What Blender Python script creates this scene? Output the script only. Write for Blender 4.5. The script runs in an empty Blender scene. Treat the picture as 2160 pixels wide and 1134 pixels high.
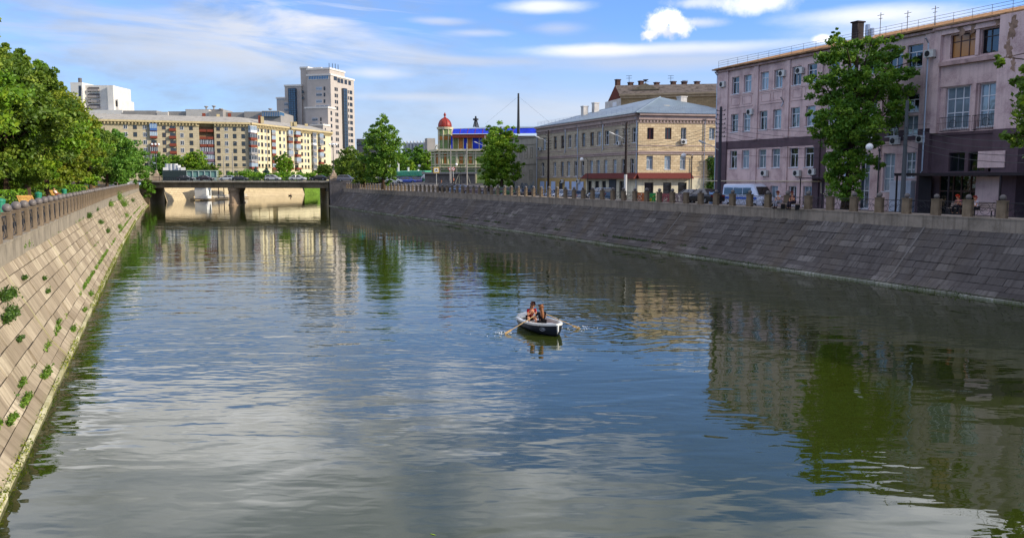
SKYS=0.135; SUNP=4.1; EXPO=0.46; BOATROT=-0.22
import bpy, bmesh, math, random
import numpy as np
from mathutils import Vector, Matrix
R=random.Random(7); NR=np.random.RandomState(5)
sc=bpy.context.scene; COL=sc.collection
rad=math.radians; PI=math.pi
# ---------------------------------------------------------------- camera
F_PX=1750.; HY=377.; EYE=6.9
PITCH=math.atan((567-HY)/F_PX); YAW=rad(23.355)
cam=bpy.data.cameras.new('camera'); camo=bpy.data.objects.new('camera',cam); COL.objects.link(camo)
camo.location=(0,0,EYE); camo.rotation_euler=(PI/2-PITCH,0,-YAW)
cam.lens=36*F_PX/2160; cam.sensor_width=36; cam.clip_end=9000; cam.clip_start=.1
sc.camera=camo
FW=(math.sin(YAW),math.cos(YAW)); RT=(math.cos(YAW),-math.sin(YAW))
def ray(px,py):
    x=(px-1080)/F_PX; y=-(py-567)/F_PX
    f=math.cos(PITCH)+y*math.sin(PITCH); z=-math.sin(PITCH)+y*math.cos(PITCH)
    return Vector((x*RT[0]+f*FW[0], x*RT[1]+f*FW[1], z)), f
def onz(px,py,z):
    r,f=ray(px,py); return Vector((0,0,EYE))+r*((z-EYE)/r.z)
def onX(px,py,X):
    r,f=ray(px,py); return Vector((0,0,EYE))+r*(X/r.x)
def atD(px,py,D):
    r,f=ray(px,py); return Vector((0,0,EYE))+r*(D/f)
def dz(py,D): return atD(1080,py,D).z
# ---------------------------------------------------------------- materials
def lin(h):
    h=h.lstrip('#'); v=[int(h[i:i+2],16)/255 for i in (0,2,4)]
    return tuple((c/12.92 if c<=.04045 else ((c+.055)/1.055)**2.4) for c in v)+(1,)
class NT:
    def __init__(s,tree): s.t=tree; tree.nodes.clear()
    def n(s,typ,**kw):
        nd=s.t.nodes.new(typ)
        ins=kw.pop('i',{})
        for k,v in kw.items(): setattr(nd,k,v)
        for k,v in ins.items():
            if hasattr(v,'is_output') or isinstance(v,bpy.types.NodeSocket): s.t.links.new(v,nd.inputs[k])
            else: nd.inputs[k].default_value=v
        return nd
    def m(s,op,a,b=0.,c=None,clamp=False):
        d={0:a,1:b}
        if c is not None: d[2]=c
        return s.n('ShaderNodeMath',operation=op,use_clamp=clamp,i=d).outputs[0]
    def mix(s,f,a,b,blend='MIX'):
        nd=s.n('ShaderNodeMix',data_type='RGBA',blend_type=blend)
        for k,v in ((0,f),(6,a),(7,b)):
            if isinstance(v,bpy.types.NodeSocket): s.t.links.new(v,nd.inputs[k])
            else: nd.inputs[k].default_value=v
        return nd.outputs[2]
    def ramp(s,f,pts):
        nd=s.n('ShaderNodeValToRGB',i={0:f}); e=nd.color_ramp.elements
        while len(e)<len(pts): e.new(.5)
        for q,(p,c) in zip(e,pts): q.position=p; q.color=c if len(c)==4 else tuple(c)+(1,)
        return nd.outputs[0]
    def mr(s,v,a,b,c=0.,d=1.,it='LINEAR'):
        return s.n('ShaderNodeMapRange',interpolation_type=it,i={0:v,1:a,2:b,3:c,4:d}).outputs[0]
MC={}
def mat(name,col,rough=.75,var=.18,scale=1.2,spec=.3,metal=0.,streak=0.,bump=0.,obj_var=0.,dark=None,fine=18.):
    """general weathered paint/plaster/stone: two noise scales, optional rain streaks"""
    if name in MC: return MC[name]
    m=bpy.data.materials.new(name); m.use_nodes=True; t=NT(m.node_tree); MC[name]=m
    c=lin(col) if isinstance(col,str) else tuple(col)+(1,)
    tc=t.n('ShaderNodeTexCoord').outputs['Object']
    n1=t.n('ShaderNodeTexNoise',i={'Vector':tc,'Scale':scale,'Detail':6.,'Roughness':.62}).outputs[0]
    n2=t.n('ShaderNodeTexNoise',i={'Vector':tc,'Scale':scale*fine,'Detail':3.}).outputs[0]
    s=t.m('ADD',t.m('MULTIPLY',n1,.75),t.m('MULTIPLY',n2,.25))
    dk=lin(dark) if dark else tuple(x*(1-min(.9,var*2.2)) for x in c[:3])+(1,)
    lt=tuple(min(1,x*(1+var)) for x in c[:3])+(1,)
    colr=t.ramp(s,[(.3,dk),(.52,c),(.75,lt)])
    if streak:
        mp=t.n('ShaderNodeMapping',i={'Vector':tc,'Scale':(3.5,3.5,.16)}).outputs[0]
        n3=t.n('ShaderNodeTexNoise',i={'Vector':mp,'Scale':1.,'Detail':5.}).outputs[0]
        colr=t.mix(t.m('MULTIPLY',t.mr(n3,.5,.72),streak),colr,tuple(x*.45 for x in c[:3])+(1,))
    if obj_var:
        r=t.n('ShaderNodeObjectInfo').outputs['Random']
        colr=t.mix(t.m('MULTIPLY',r,obj_var),colr,tuple(x*.5 for x in c[:3])+(1,))
    d={'Base Color':colr,'Roughness':rough,'Metallic':metal,'Specular IOR Level':spec}
    if bump:
        d['Normal']=t.n('ShaderNodeBump',i={'Height':s,'Strength':1.,'Distance':bump}).outputs[0]
    b=t.n('ShaderNodeBsdfPrincipled',i=d)
    t.n('ShaderNodeOutputMaterial',i={0:b.outputs[0]})
    return m
def flat(name,col,rough=.5,spec=.5,metal=0.): return mat(name,col,rough,.06,3.,spec,metal)
def leafmat(name,c1,c2,c3,trans=.3):
    if name in MC: return MC[name]
    m=bpy.data.materials.new(name); m.use_nodes=True; t=NT(m.node_tree); MC[name]=m
    a=t.n('ShaderNodeAttribute',attribute_name='tone').outputs['Fac']
    col=t.ramp(a,[(0,lin(c1)),(.5,lin(c2)),(1,lin(c3))])
    b=t.n('ShaderNodeBsdfPrincipled',i={'Base Color':col,'Roughness':.55,'Specular IOR Level':.35})
    tr=t.n('ShaderNodeBsdfTranslucent',i={0:t.mix(.35,col,lin('#8fb02a'))})
    mx=t.n('ShaderNodeMixShader',i={0:trans,1:b.outputs[0],2:tr.outputs[0]})
    t.n('ShaderNodeOutputMaterial',i={0:mx.outputs[0]})
    return m
def blockmat(name,c1,c2,c3,stain,green=0.):
    if name in MC: return MC[name]
    m=bpy.data.materials.new(name); m.use_nodes=True; t=NT(m.node_tree); MC[name]=m
    tc=t.n('ShaderNodeTexCoord').outputs['Object']
    a=t.n('ShaderNodeAttribute',attribute_name='tone').outputs['Fac']
    col=t.ramp(a,[(0,lin(c1)),(.55,lin(c2)),(1,lin(c3))])
    n1=t.n('ShaderNodeTexNoise',i={'Vector':tc,'Scale':.35,'Detail':7.,'Roughness':.65}).outputs[0]
    mp=t.n('ShaderNodeMapping',i={'Vector':tc,'Scale':(.35,4.5,.5)}).outputs[0]
    n2=t.n('ShaderNodeTexNoise',i={'Vector':mp,'Scale':1.3,'Detail':6.,'Roughness':.6}).outputs[0]
    n3=t.n('ShaderNodeTexNoise',i={'Vector':tc,'Scale':14.,'Detail':5.,'Roughness':.7}).outputs[0]
    col=t.mix(t.mr(n2,.45,.66,0,.8),col,lin(stain))
    col=t.mix(t.mr(n1,.45,.7,0,.6),col,lin(stain))
    n4=t.n('ShaderNodeTexNoise',i={'Vector':t.n('ShaderNodeMapping',i={'Vector':tc,'Scale':(.05,.22,.05)}).outputs[0],'Scale':1.,'Detail':5.}).outputs[0]
    col=t.mix(t.mr(n4,.53,.68,0,.5),col,t.mix(.5,lin(stain),lin('#6b5a3c')))
    col=t.mix(t.mr(n3,.35,.7,0,.35),col,tuple(x*.55 for x in lin(c2)[:3])+(1,))
    if green:
        z=t.n('ShaderNodeSeparateXYZ',i={0:tc}).outputs[2]
        g=t.m('MULTIPLY',t.mr(z,.05,.3,1,0),t.mr(n3,.4,.6))
        col=t.mix(t.m('MULTIPLY',g,green),col,lin('#5f7020'))
    b=t.n('ShaderNodeBsdfPrincipled',i={'Base Color':col,'Roughness':.9,'Specular IOR Level':.15,
       'Normal':t.n('ShaderNodeBump',i={'Height':n3,'Distance':.012}).outputs[0]})
    t.n('ShaderNodeOutputMaterial',i={0:b.outputs[0]})
    return m
def brickmat(name,c1,c2,mortar,ang,bw,bh,ms=.03,streak=0.,rough=.85,off=.5):
    """masonry laid in facade coordinates: u along direction ang, v = z"""
    if name in MC: return MC[name]
    m=bpy.data.materials.new(name); m.use_nodes=True; t=NT(m.node_tree); MC[name]=m
    tc=t.n('ShaderNodeTexCoord').outputs['Object']
    sp=t.n('ShaderNodeSeparateXYZ',i={0:tc})
    u=t.m('ADD',t.m('MULTIPLY',sp.outputs[0],math.cos(ang)),t.m('MULTIPLY',sp.outputs[1],math.sin(ang)))
    v=t.n('ShaderNodeCombineXYZ',i={0:u,1:sp.outputs[2]}).outputs[0]
    br=t.n('ShaderNodeTexBrick',offset=off,i={'Vector':v,'Color1':lin(c1),'Color2':lin(c2),'Mortar':lin(mortar),'Scale':1.,
        'Mortar Size':ms,'Mortar Smooth':.3,'Brick Width':bw,'Row Height':bh,'Bias':0.}).outputs[0]
    n1=t.n('ShaderNodeTexNoise',i={'Vector':tc,'Scale':.5,'Detail':7.,'Roughness':.6}).outputs[0]
    n2=t.n('ShaderNodeTexNoise',i={'Vector':tc,'Scale':7.,'Detail':4.}).outputs[0]
    col=t.mix(t.mr(n1,.45,.75,0,.45),br,tuple(x*.55 for x in lin(c2)[:3])+(1,))
    col=t.mix(t.mr(n2,.4,.7,0,.3),col,tuple(x*.6 for x in lin(c1)[:3])+(1,))
    b=t.n('ShaderNodeBsdfPrincipled',i={'Base Color':col,'Roughness':rough,'Specular IOR Level':.2})
    t.n('ShaderNodeOutputMaterial',i={0:b.outputs[0]})
    return m
def glassmat(name,c1,c2,spec=.8,rough=.04):
    if name in MC: return MC[name]
    m=bpy.data.materials.new(name); m.use_nodes=True; t=NT(m.node_tree); MC[name]=m
    r=t.n('ShaderNodeObjectInfo').outputs['Random']
    tc=t.n('ShaderNodeTexCoord').outputs['Object']
    n=t.n('ShaderNodeTexNoise',i={'Vector':tc,'Scale':1.3,'Detail':2.}).outputs[0]
    k=t.m('ADD',t.m('MULTIPLY',r,.8),t.m('MULTIPLY',n,.35))
    col=t.ramp(k,[(.2,lin(c1)),(.42,lin(c1)),(.5,tuple(x*.5 for x in lin(c2)[:3])+(1,)),(.8,lin(c2))])
    b=t.n('ShaderNodeBsdfPrincipled',i={'Base Color':col,'Roughness':rough,'Specular IOR Level':spec,'IOR':1.5,
      'Normal':t.n('ShaderNodeBump',i={'Height':n,'Distance':.015}).outputs[0]})
    t.n('ShaderNodeOutputMaterial',i={0:b.outputs[0]})
    return m
# ---------------------------------------------------------------- mesh helpers
class MB:
    def __init__(s): s.v=[]; s.f=[]; s.mi=[]; s.tone=[]; s.cur=0; s.ct=.5
    def face(s,pts):
        k=len(s.v); s.v+= [tuple(p) for p in pts]; s.f.append(tuple(range(k,k+len(pts)))); s.mi.append(s.cur); s.tone.append(s.ct)
    def addvf(s,v,f):
        k=len(s.v); s.v+=[tuple(p) for p in v]
        for q in f: s.f.append(tuple(k+i for i in q)); s.mi.append(s.cur); s.tone.append(s.ct)
    def hexa(s,p):   # 8 points: bottom 4 ccw, top 4 ccw
        s.addvf(p,[(3,2,1,0),(4,5,6,7),(0,1,5,4),(1,2,6,5),(2,3,7,6),(3,0,4,7)])
    def box(s,x0,x1,y0,y1,z0,z1):
        s.hexa([(x0,y0,z0),(x1,y0,z0),(x1,y1,z0),(x0,y1,z0),(x0,y0,z1),(x1,y0,z1),(x1,y1,z1),(x0,y1,z1)])
    def cyl(s,c,r0,r1,z0,z1,n=10,cap=True):
        v=[(c[0]+r0*math.cos(2*PI*i/n),c[1]+r0*math.sin(2*PI*i/n),z0) for i in range(n)]
        v+=[(c[0]+r1*math.cos(2*PI*i/n),c[1]+r1*math.sin(2*PI*i/n),z1) for i in range(n)]
        f=[(i,(i+1)%n,n+(i+1)%n,n+i) for i in range(n)]
        if cap: f+=[tuple(range(n-1,-1,-1)),tuple(range(n,2*n))]
        s.addvf(v,f)
    def tube(s,pts,r,n=6,closed=False):
        pts=[Vector(p) for p in pts]; N=len(pts); rs=r if isinstance(r,(list,tuple)) else [r]*N
        v=[]; up=Vector((0,0,1))
        for i,p in enumerate(pts):
            a=pts[(i-1)%N] if (closed or i>0) else p; b=pts[(i+1)%N] if (closed or i<N-1) else p
            d=(b-a).normalized()
            ref=up if abs(d.z)<.95 else Vector((1,0,0))
            s1=d.cross(ref).normalized(); s2=d.cross(s1)
            for k in range(n):
                an=2*PI*k/n; v.append(p+(s1*math.cos(an)+s2*math.sin(an))*rs[i])
        f=[]
        for i in range(N if closed else N-1):
            for k in range(n):
                j=(i+1)%N; f.append((i*n+k,i*n+(k+1)%n,j*n+(k+1)%n,j*n+k))
        if not closed: f+=[tuple(range(n-1,-1,-1)),tuple(range((N-1)*n,N*n))]
        s.addvf(v,f)
    def lathe(s,c,prof,n=12):   # prof [(r,z)]
        v=[(c[0]+r*math.cos(2*PI*i/n),c[1]+r*math.sin(2*PI*i/n),c[2]+z) for r,z in prof for i in range(n)]
        f=[(j*n+i,j*n+(i+1)%n,(j+1)*n+(i+1)%n,(j+1)*n+i) for j in range(len(prof)-1) for i in range(n)]
        f+=[tuple(range(n-1,-1,-1)),tuple(range((len(prof)-1)*n,len(prof)*n))]
        s.addvf(v,f)
    def ball(s,c,r,n=10,m=7,sz=1.):
        s.lathe(c,[(max(.001,r*math.sin(PI*j/m)),-r*sz*math.cos(PI*j/m)) for j in range(m+1)],n)
    def mesh(s,name,mats,smooth=False):
        me=bpy.data.meshes.new(name); me.from_pydata(s.v,[],s.f)
        for m in (mats if isinstance(mats,(list,tuple)) else [mats]): me.materials.append(m)
        me.polygons.foreach_set('material_index',s.mi)
        if smooth: me.polygons.foreach_set('use_smooth',[True]*len(s.f))
        if len(set(s.tone))>1:
            a=me.attributes.new('tone','FLOAT','FACE'); a.data.foreach_set('value',s.tone)
        me.update(); return me
    def build(s,name,mats,parent=None,smooth=False):
        return link(name,s.mesh(name,mats,smooth),parent)
def link(name,me,parent=None):
    o=bpy.data.objects.new(name,me); COL.objects.link(o)
    if parent is not None: setp(o,parent)
    return o
def world(o):
    m=o.matrix_basis
    return m if o.parent is None else world(o.parent)@o.matrix_parent_inverse@m
def setp(o,p):
    o.parent=p; o.matrix_parent_inverse=world(p).inverted()
def tag(o,label,cat,group=None,kind=None):
    o['label']=label; o['category']=cat
    if group: o['group']=group
    if kind: o['kind']=kind
    return o
def thing(name,loc,label,cat,group=None,rz=0.):
    o=bpy.data.objects.new(name,None); COL.objects.link(o); o.location=loc; o.rotation_euler=(0,0,rz); o.empty_display_size=.3
    return tag(o,label,cat,group)
def struct(o): o['kind']='structure'; return o
def loc_part(name,me,parent,loc=(0,0,0),rz=0.,rot=None,sc_=None):   # child in parent's local frame
    o=bpy.data.objects.new(name,me); COL.objects.link(o); o.parent=parent; o.location=loc
    o.rotation_euler=rot if rot else (0,0,rz)
    if sc_: o.scale=sc_
    return o
def copy_tree(o,parent=None):
    c=o.copy(); COL.objects.link(c); c.parent=parent
    if parent is not None: c.matrix_parent_inverse=o.matrix_parent_inverse.copy()
    for ch in list(o.children): copy_tree(ch,c)
    return c
def bparts(F,T,name,m,L):
    for a in L:
        b=MB(); F.box(b,*a); b.build(name,m,T)
def lathe_smooth(me):
    me.polygons.foreach_set('use_smooth',[True]*len(me.polygons)); return me
# facade frame -------------------------------------------------------------
class Fac:
    def __init__(s,A,B):
        s.A=Vector((A[0],A[1],0)); B=Vector((B[0],B[1],0)); s.L=(B-s.A).length; s.t=(B-s.A).normalized(); s.n=Vector((s.t.y,-s.t.x,0)); s.ang=math.atan2(s.t.y,s.t.x)
    def p(s,u,z,o=0.): q=s.A+s.t*u+s.n*o; return Vector((q.x,q.y,z))
    def uz(s,px,py):
        r,f=ray(px,py); E=Vector((0,0,EYE)); k=(s.A-E).dot(s.n)/r.dot(s.n); q=E+r*k
        return (q-s.A).dot(s.t), q.z
    def u(s,px): return s.uz(px,377.)[0]
    def box(s,mb,u0,u1,z0,z1,o0,o1):
        mb.hexa([s.p(u0,z0,o1),s.p(u1,z0,o1),s.p(u1,z0,o0),s.p(u0,z0,o0),s.p(u0,z1,o1),s.p(u1,z1,o1),s.p(u1,z1,o0),s.p(u0,z1,o0)])
    def wall(s,mb,u0,u1,z0,z1,holes=(),depth=.2,zones=None):
        """holes: (u0,u1,z0,z1); zones: fn(uc,zc)->material index"""
        us=sorted({u0,u1,*[h[0] for h in holes],*[h[1] for h in holes]}); zs=sorted({z0,z1,*[h[2] for h in holes],*[h[3] for h in holes]})
        if zones and isinstance(zones,tuple): 
            zf,ue,ze=zones; us=sorted(set(us)|{q for q in ue if u0<q<u1}); zs=sorted(set(zs)|{q for q in ze if z0<q<z1})
        else: zf=None
        us=[a for i,a in enumerate(us) if i==0 or a-us[i-1]>1e-4]; zs=[a for i,a in enumerate(zs) if i==0 or a-zs[i-1]>1e-4]
        for i in range(len(us)-1):
            for j in range(len(zs)-1):
                uc=(us[i]+us[i+1])/2; zc=(zs[j]+zs[j+1])/2
                if uc<u0 or uc>u1 or zc<z0 or zc>z1: continue
                if any(h[0]<uc<h[1] and h[2]<zc<h[3] for h in holes): continue
                if zf: mb.cur=zf(uc,zc)
                mb.face([s.p(us[i],zs[j]),s.p(us[i+1],zs[j]),s.p(us[i+1],zs[j+1]),s.p(us[i],zs[j+1])])
        for a,b,c,d in holes:
            if zf: mb.cur=zf(a-.05,(c+d)/2)
            q=[(a,c),(b,c),(b,d),(a,d)]
            for k in range(4):
                x,y=q[k],q[(k+1)%4]
                mb.face([s.p(*y),s.p(*x),s.p(x[0],x[1],-depth),s.p(y[0],y[1],-depth)])
        mb.cur=0
WC={}
def window(fac,parent,u0,u1,z0,z1,fm,gm,kind='cross',depth=.2,sill=None,bar=.07,tiny=False,extra=None):
    """window part (frame) > pane, sill"""
    w=round(u1-u0,2); h=round(z1-z0,2); key=(w,h,kind,fm.name,gm.name,depth,tiny,bar)
    if key not in WC:
        f=MB(); b=bar
        def vb(x): f.box(x-b/2,x+b/2,0.004,.07,b,h-b)
        f.box(0,w,0,.07,0,b); f.box(0,w,0,.07,h-b,h); f.box(0,b,0,.07,b,h-b); f.box(w-b,w,0,.07,b,h-b)
        hs=[]
        if kind=='cross': vb(w/2); hs=[.68]
        elif kind=='two': vb(w/2)
        elif kind=='tee': f.box(w/2-b/2,w/2+b/2,.004,.07,b,h*.68); hs=[.68]
        elif kind=='grid32': vb(w/3); vb(2*w/3); hs=[.38,.72]
        elif kind=='grid23': vb(w/2); hs=[.33,.66]
        elif kind=='three': vb(w/3); vb(2*w/3); hs=[.7]
        elif kind=='bars':
            for k in range(1,7): f.box(w*k/7-.015,w*k/7+.015,-.02,.02,b,h-b)
            hs=[.3,.65]
        for q in hs: f.box(b,w-b,.008,.064,h*q-b/2,h*q+b/2)
        g=MB(); g.face([(b*.5,.05,b*.5),(w-b*.5,.05,b*.5),(w-b*.5,.05,h-b*.5),(b*.5,.05,h-b*.5)])
        if tiny:
            f.cur=1; f.addvf(g.v,g.f); f.cur=0
            f.cur=0
            WC[key]=(f.mesh('window',[fm,gm]),None)
        else: WC[key]=(f.mesh('window',fm),g.mesh('pane',gm))
    fme,gme=WC[key]
    o=bpy.data.objects.new('window',fme); COL.objects.link(o)
    o.location=fac.p(u0,z0,-depth); o.rotation_euler=(0,0,fac.ang); setp(o,parent)
    if gme: loc_part('pane',gme,o)
    if sill:
        k=('sill',w,sill.name)
        if k not in WC:
            s=MB(); s.box(-.06,w+.06,-.06,depth-.004,-.06,-.004); WC[k]=s.mesh('sill',sill)
        loc_part('sill',WC[k],o,(0,-depth-.002,0))
    return o
# foliage -----------------------------------------------------------------
def leafmesh(name,P,size,tone,m,flat_=0.):
    """diamond leaves at points P (N,3)"""
    N=len(P); s=size*(.6+.8*NR.rand(N))[:,None]
    a=NR.randn(N,3); a[:,2]*=(1-flat_*.6); a/=np.linalg.norm(a,axis=1)[:,None]
    b=np.cross(a,NR.randn(N,3)); b/=np.linalg.norm(b,axis=1)[:,None]
    V=np.stack([P-a*s,P+b*s*.62,P+a*s,P-b*s*.62],1).reshape(-1,3).astype(np.float32)
    me=bpy.data.meshes.new(name); me.vertices.add(4*N); me.vertices.foreach_set('co',V.ravel())
    me.loops.add(4*N); me.loops.foreach_set('vertex_index',np.arange(4*N,dtype=np.int32))
    me.polygons.add(N); me.polygons.foreach_set('loop_start',np.arange(0,4*N,4,dtype=np.int32))
    try: me.polygons.foreach_set('loop_total',np.full(N,4,dtype=np.int32))
    except Exception: pass
    at=me.attributes.new('tone','FLOAT','FACE'); at.data.foreach_set('value',np.clip(tone,0,1).astype(np.float32))
    me.materials.append(m); me.update(calc_edges=True); me.validate(); return me
def crown_pts(blobs,n,clump=.3,dens=7.,inner=.25,droop=0.):
    """blobs: (x,y,z,rx,ry,rz) ; leaves gathered in clumps near the surface"""
    W=np.array([b[3]*b[5]+b[4]*b[5] for b in blobs]); W=W/W.sum(); P=[];T=[]
    for b,w in zip(blobs,W):
        c=np.array(b[:3]); r=np.array(b[3:6]); k=max(6,int(dens*r.mean()**2))
        d=NR.randn(k,3); d/=np.linalg.norm(d,axis=1)[:,None]
        q=.55+.5*NR.rand(k)**.7
        inn=NR.rand(k)<inner; q[inn]*=.6
        cc=c+d*q[:,None]*r; rr=(clump*(.5+.9*NR.rand(k)))
        nn=int(n*w); idx=NR.randint(0,k,nn)
        e=NR.randn(nn,3); e/=np.linalg.norm(e,axis=1)[:,None]
        e*=(NR.rand(nn)**.5)[:,None]*rr[idx][:,None]*min(r.mean(),4.5)
        e[:,2]*=.65; e[:,2]-=droop*np.abs(e[:,0])
        P.append(cc[idx]+e); ct=NR.rand(k); T.append(.25+.5*ct[idx]+.3*(NR.rand(nn)-.5))
    return np.concatenate(P),np.concatenate(T)
BARK=None
def trunk_mb(base,top,r,branches,lean=0.):
    mb=MB(); b=Vector(base); t=Vector(top); pts=[];rs=[]
    for i in range(6):
        k=i/5; p=b.lerp(t,k); p.x+=math.sin(k*5+base[0])*r*.5; p.y+=math.cos(k*4+base[1])*r*.4; pts.append(p); rs.append(r*(1.25 if i==0 else 1-.62*k))
    mb.tube(pts,rs,8)
    for j,(k,q) in enumerate(branches):
        s=b.lerp(t,k); e=Vector(q); m=s.lerp(e,.5)+Vector((0,0,.1*(e-s).length)); rr=r*(1-.6*k)*.55
        mb.tube([s,m,e],[rr,rr*.65,rr*.2],5)
    return mb
def tree(name,label,cat,base,blobs,n,leaf,m,r=.25,group=None,bark='#4a3c2e',clump=.3,dens=7.,inner=.25,nb=9,top=None):
    """blobs in coordinates relative to base"""
    t=thing(name,base,label,cat,group)
    P,T=crown_pts(blobs,n,clump,dens,inner)
    loc_part('crown',leafmesh('crown',P,leaf,T,m),t)
    zt=top or max(b[2]+b[5]*.3 for b in blobs); cx=np.mean([b[0] for b in blobs]); cy=np.mean([b[1] for b in blobs])
    br=[]
    for i in range(nb):
        b=blobs[i%len(blobs)]; a=R.random()*6.28
        br.append((.25+.6*R.random()*1,(b[0]+b[3]*.6*math.cos(a),b[1]+b[4]*.6*math.sin(a),b[2]+b[5]*R.uniform(-.3,.6))))
    loc_part('trunk',trunk_mb((0,0,-.2),(cx*.6,cy*.6,zt),r,br).mesh('trunk',mat('bark'+bark,bark,.9,.3,4.,.1,bump=.03)),t)
    return t
# ================================================================ sky and sun
SUN_EL=rad(24); SA=rad(15)   # azimuth measured from camera-right toward behind the camera
sdir=(math.cos(SA)*RT[0]-math.sin(SA)*FW[0], math.cos(SA)*RT[1]-math.sin(SA)*FW[1])
sun=bpy.data.lights.new('sun','SUN'); suno=bpy.data.objects.new('sun',sun); COL.objects.link(suno)
sv=Vector((sdir[0]*math.cos(SUN_EL),sdir[1]*math.cos(SUN_EL),math.sin(SUN_EL)))
suno.rotation_euler=sv.to_track_quat('Z','Y').to_euler(); sun.energy=SUNP; sun.angle=rad(.55); sun.color=(1,.89,.72)
w=bpy.data.worlds.new('World'); sc.world=w; w.use_nodes=True; t=NT(w.node_tree)
sky=t.n('ShaderNodeTexSky',sky_type='NISHITA',sun_disc=False,sun_elevation=SUN_EL,sun_rotation=math.atan2(sdir[0],sdir[1]),
        air_density=1.,dust_density=.6,ozone_density=2.5)
gen=t.n('ShaderNodeTexCoord').outputs['Generated']
sp=t.n('ShaderNodeSeparateXYZ',i={0:gen}); X,Y,Z=sp.outputs[0],sp.outputs[1],sp.outputs[2]
az=t.m('MULTIPLY',t.m('ARCTAN2',X,Y),57.2958); el=t.m('MULTIPLY',t.m('ARCSINE',Z),57.2958)
zz=t.m('ADD',t.m('MAXIMUM',Z,0.),.12)
pl=t.n('ShaderNodeCombineXYZ',i={0:t.m('DIVIDE',X,zz),1:t.m('DIVIDE',Y,zz),2:0.}).outputs[0]
# domain-warp noises used for edges (angular space)
ae=t.n('ShaderNodeCombineXYZ',i={0:t.m('MULTIPLY',az,.35),1:el,2:0.}).outputs[0]
wn=t.n('ShaderNodeTexNoise',i={'Vector':ae,'Scale':.55,'Detail':8.,'Roughness':.62}).outputs[0]
wn2=t.n('ShaderNodeTexNoise',i={'Vector':gen,'Scale':38.,'Detail':7.,'Roughness':.6}).outputs[0]
wisp=t.n('ShaderNodeTexNoise',i={'Vector':t.n('ShaderNodeCombineXYZ',i={0:t.m('MULTIPLY',az,.10),1:t.m('ADD',t.m('MULTIPLY',el,.62),t.m('MULTIPLY',az,.035)),2:2.}).outputs[0],
        'Scale':.7,'Detail':9.,'Roughness':.57,'Distortion':.6}).outputs[0]
def sazel(px,py):
    r,f=ray(px,py); return math.degrees(math.atan2(r.x,r.y)), math.degrees(math.atan2(r.z,math.hypot(r.x,r.y)))
def blob(px,py,rx,ry,soft=.5,warp=.8,noise=None,flatb=0.):
    a0,e0=sazel(px,py); a1,_=sazel(px+rx,py); _,e1=sazel(px,py-ry); ra=abs(a1-a0); re=max(.05,abs(e1-e0))
    dx=t.m('DIVIDE',t.m('SUBTRACT',az,a0),ra); dy=t.m('DIVIDE',t.m('SUBTRACT',el,e0),re)
    d=t.m('SQRT',t.m('ADD',t.m('MULTIPLY',dx,dx),t.m('MULTIPLY',dy,dy)))
    if flatb: d=t.m('MAXIMUM',d,t.m('MULTIPLY',t.m('MULTIPLY',dy,-1.),flatb))
    d=t.m('SUBTRACT',d,t.m('MULTIPLY',t.m('SUBTRACT',noise or wn,.5),warp*2))
    return t.mr(d,1.+soft*.5,1.-soft,0.,1.,'SMOOTHSTEP')
skyc=t.mix(1.,sky.outputs[0],(.64,.84,1.27,1),'MULTIPLY')
WHT=9.5
def cl(k,c=(1,.985,1.0)): return (c[0]*WHT*k,c[1]*WHT*k,c[2]*WHT*k,1)
col=skyc
# lavender-white veil low over the far bank, right of the tower
hb=t.mr(el,10.5,2.5,0.,1.,'SMOOTHSTEP'); hz=t.m('MULTIPLY',hb,t.mr(az,2.,14.,.25,1.,'SMOOTHSTEP'))
hz=t.m('MULTIPLY',hz,t.mr(wisp,.3,.6,.72,1.))
col=t.mix(t.m('MULTIPLY',hz,.8),col,cl(.42,(.86,.95,1.17)))
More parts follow.
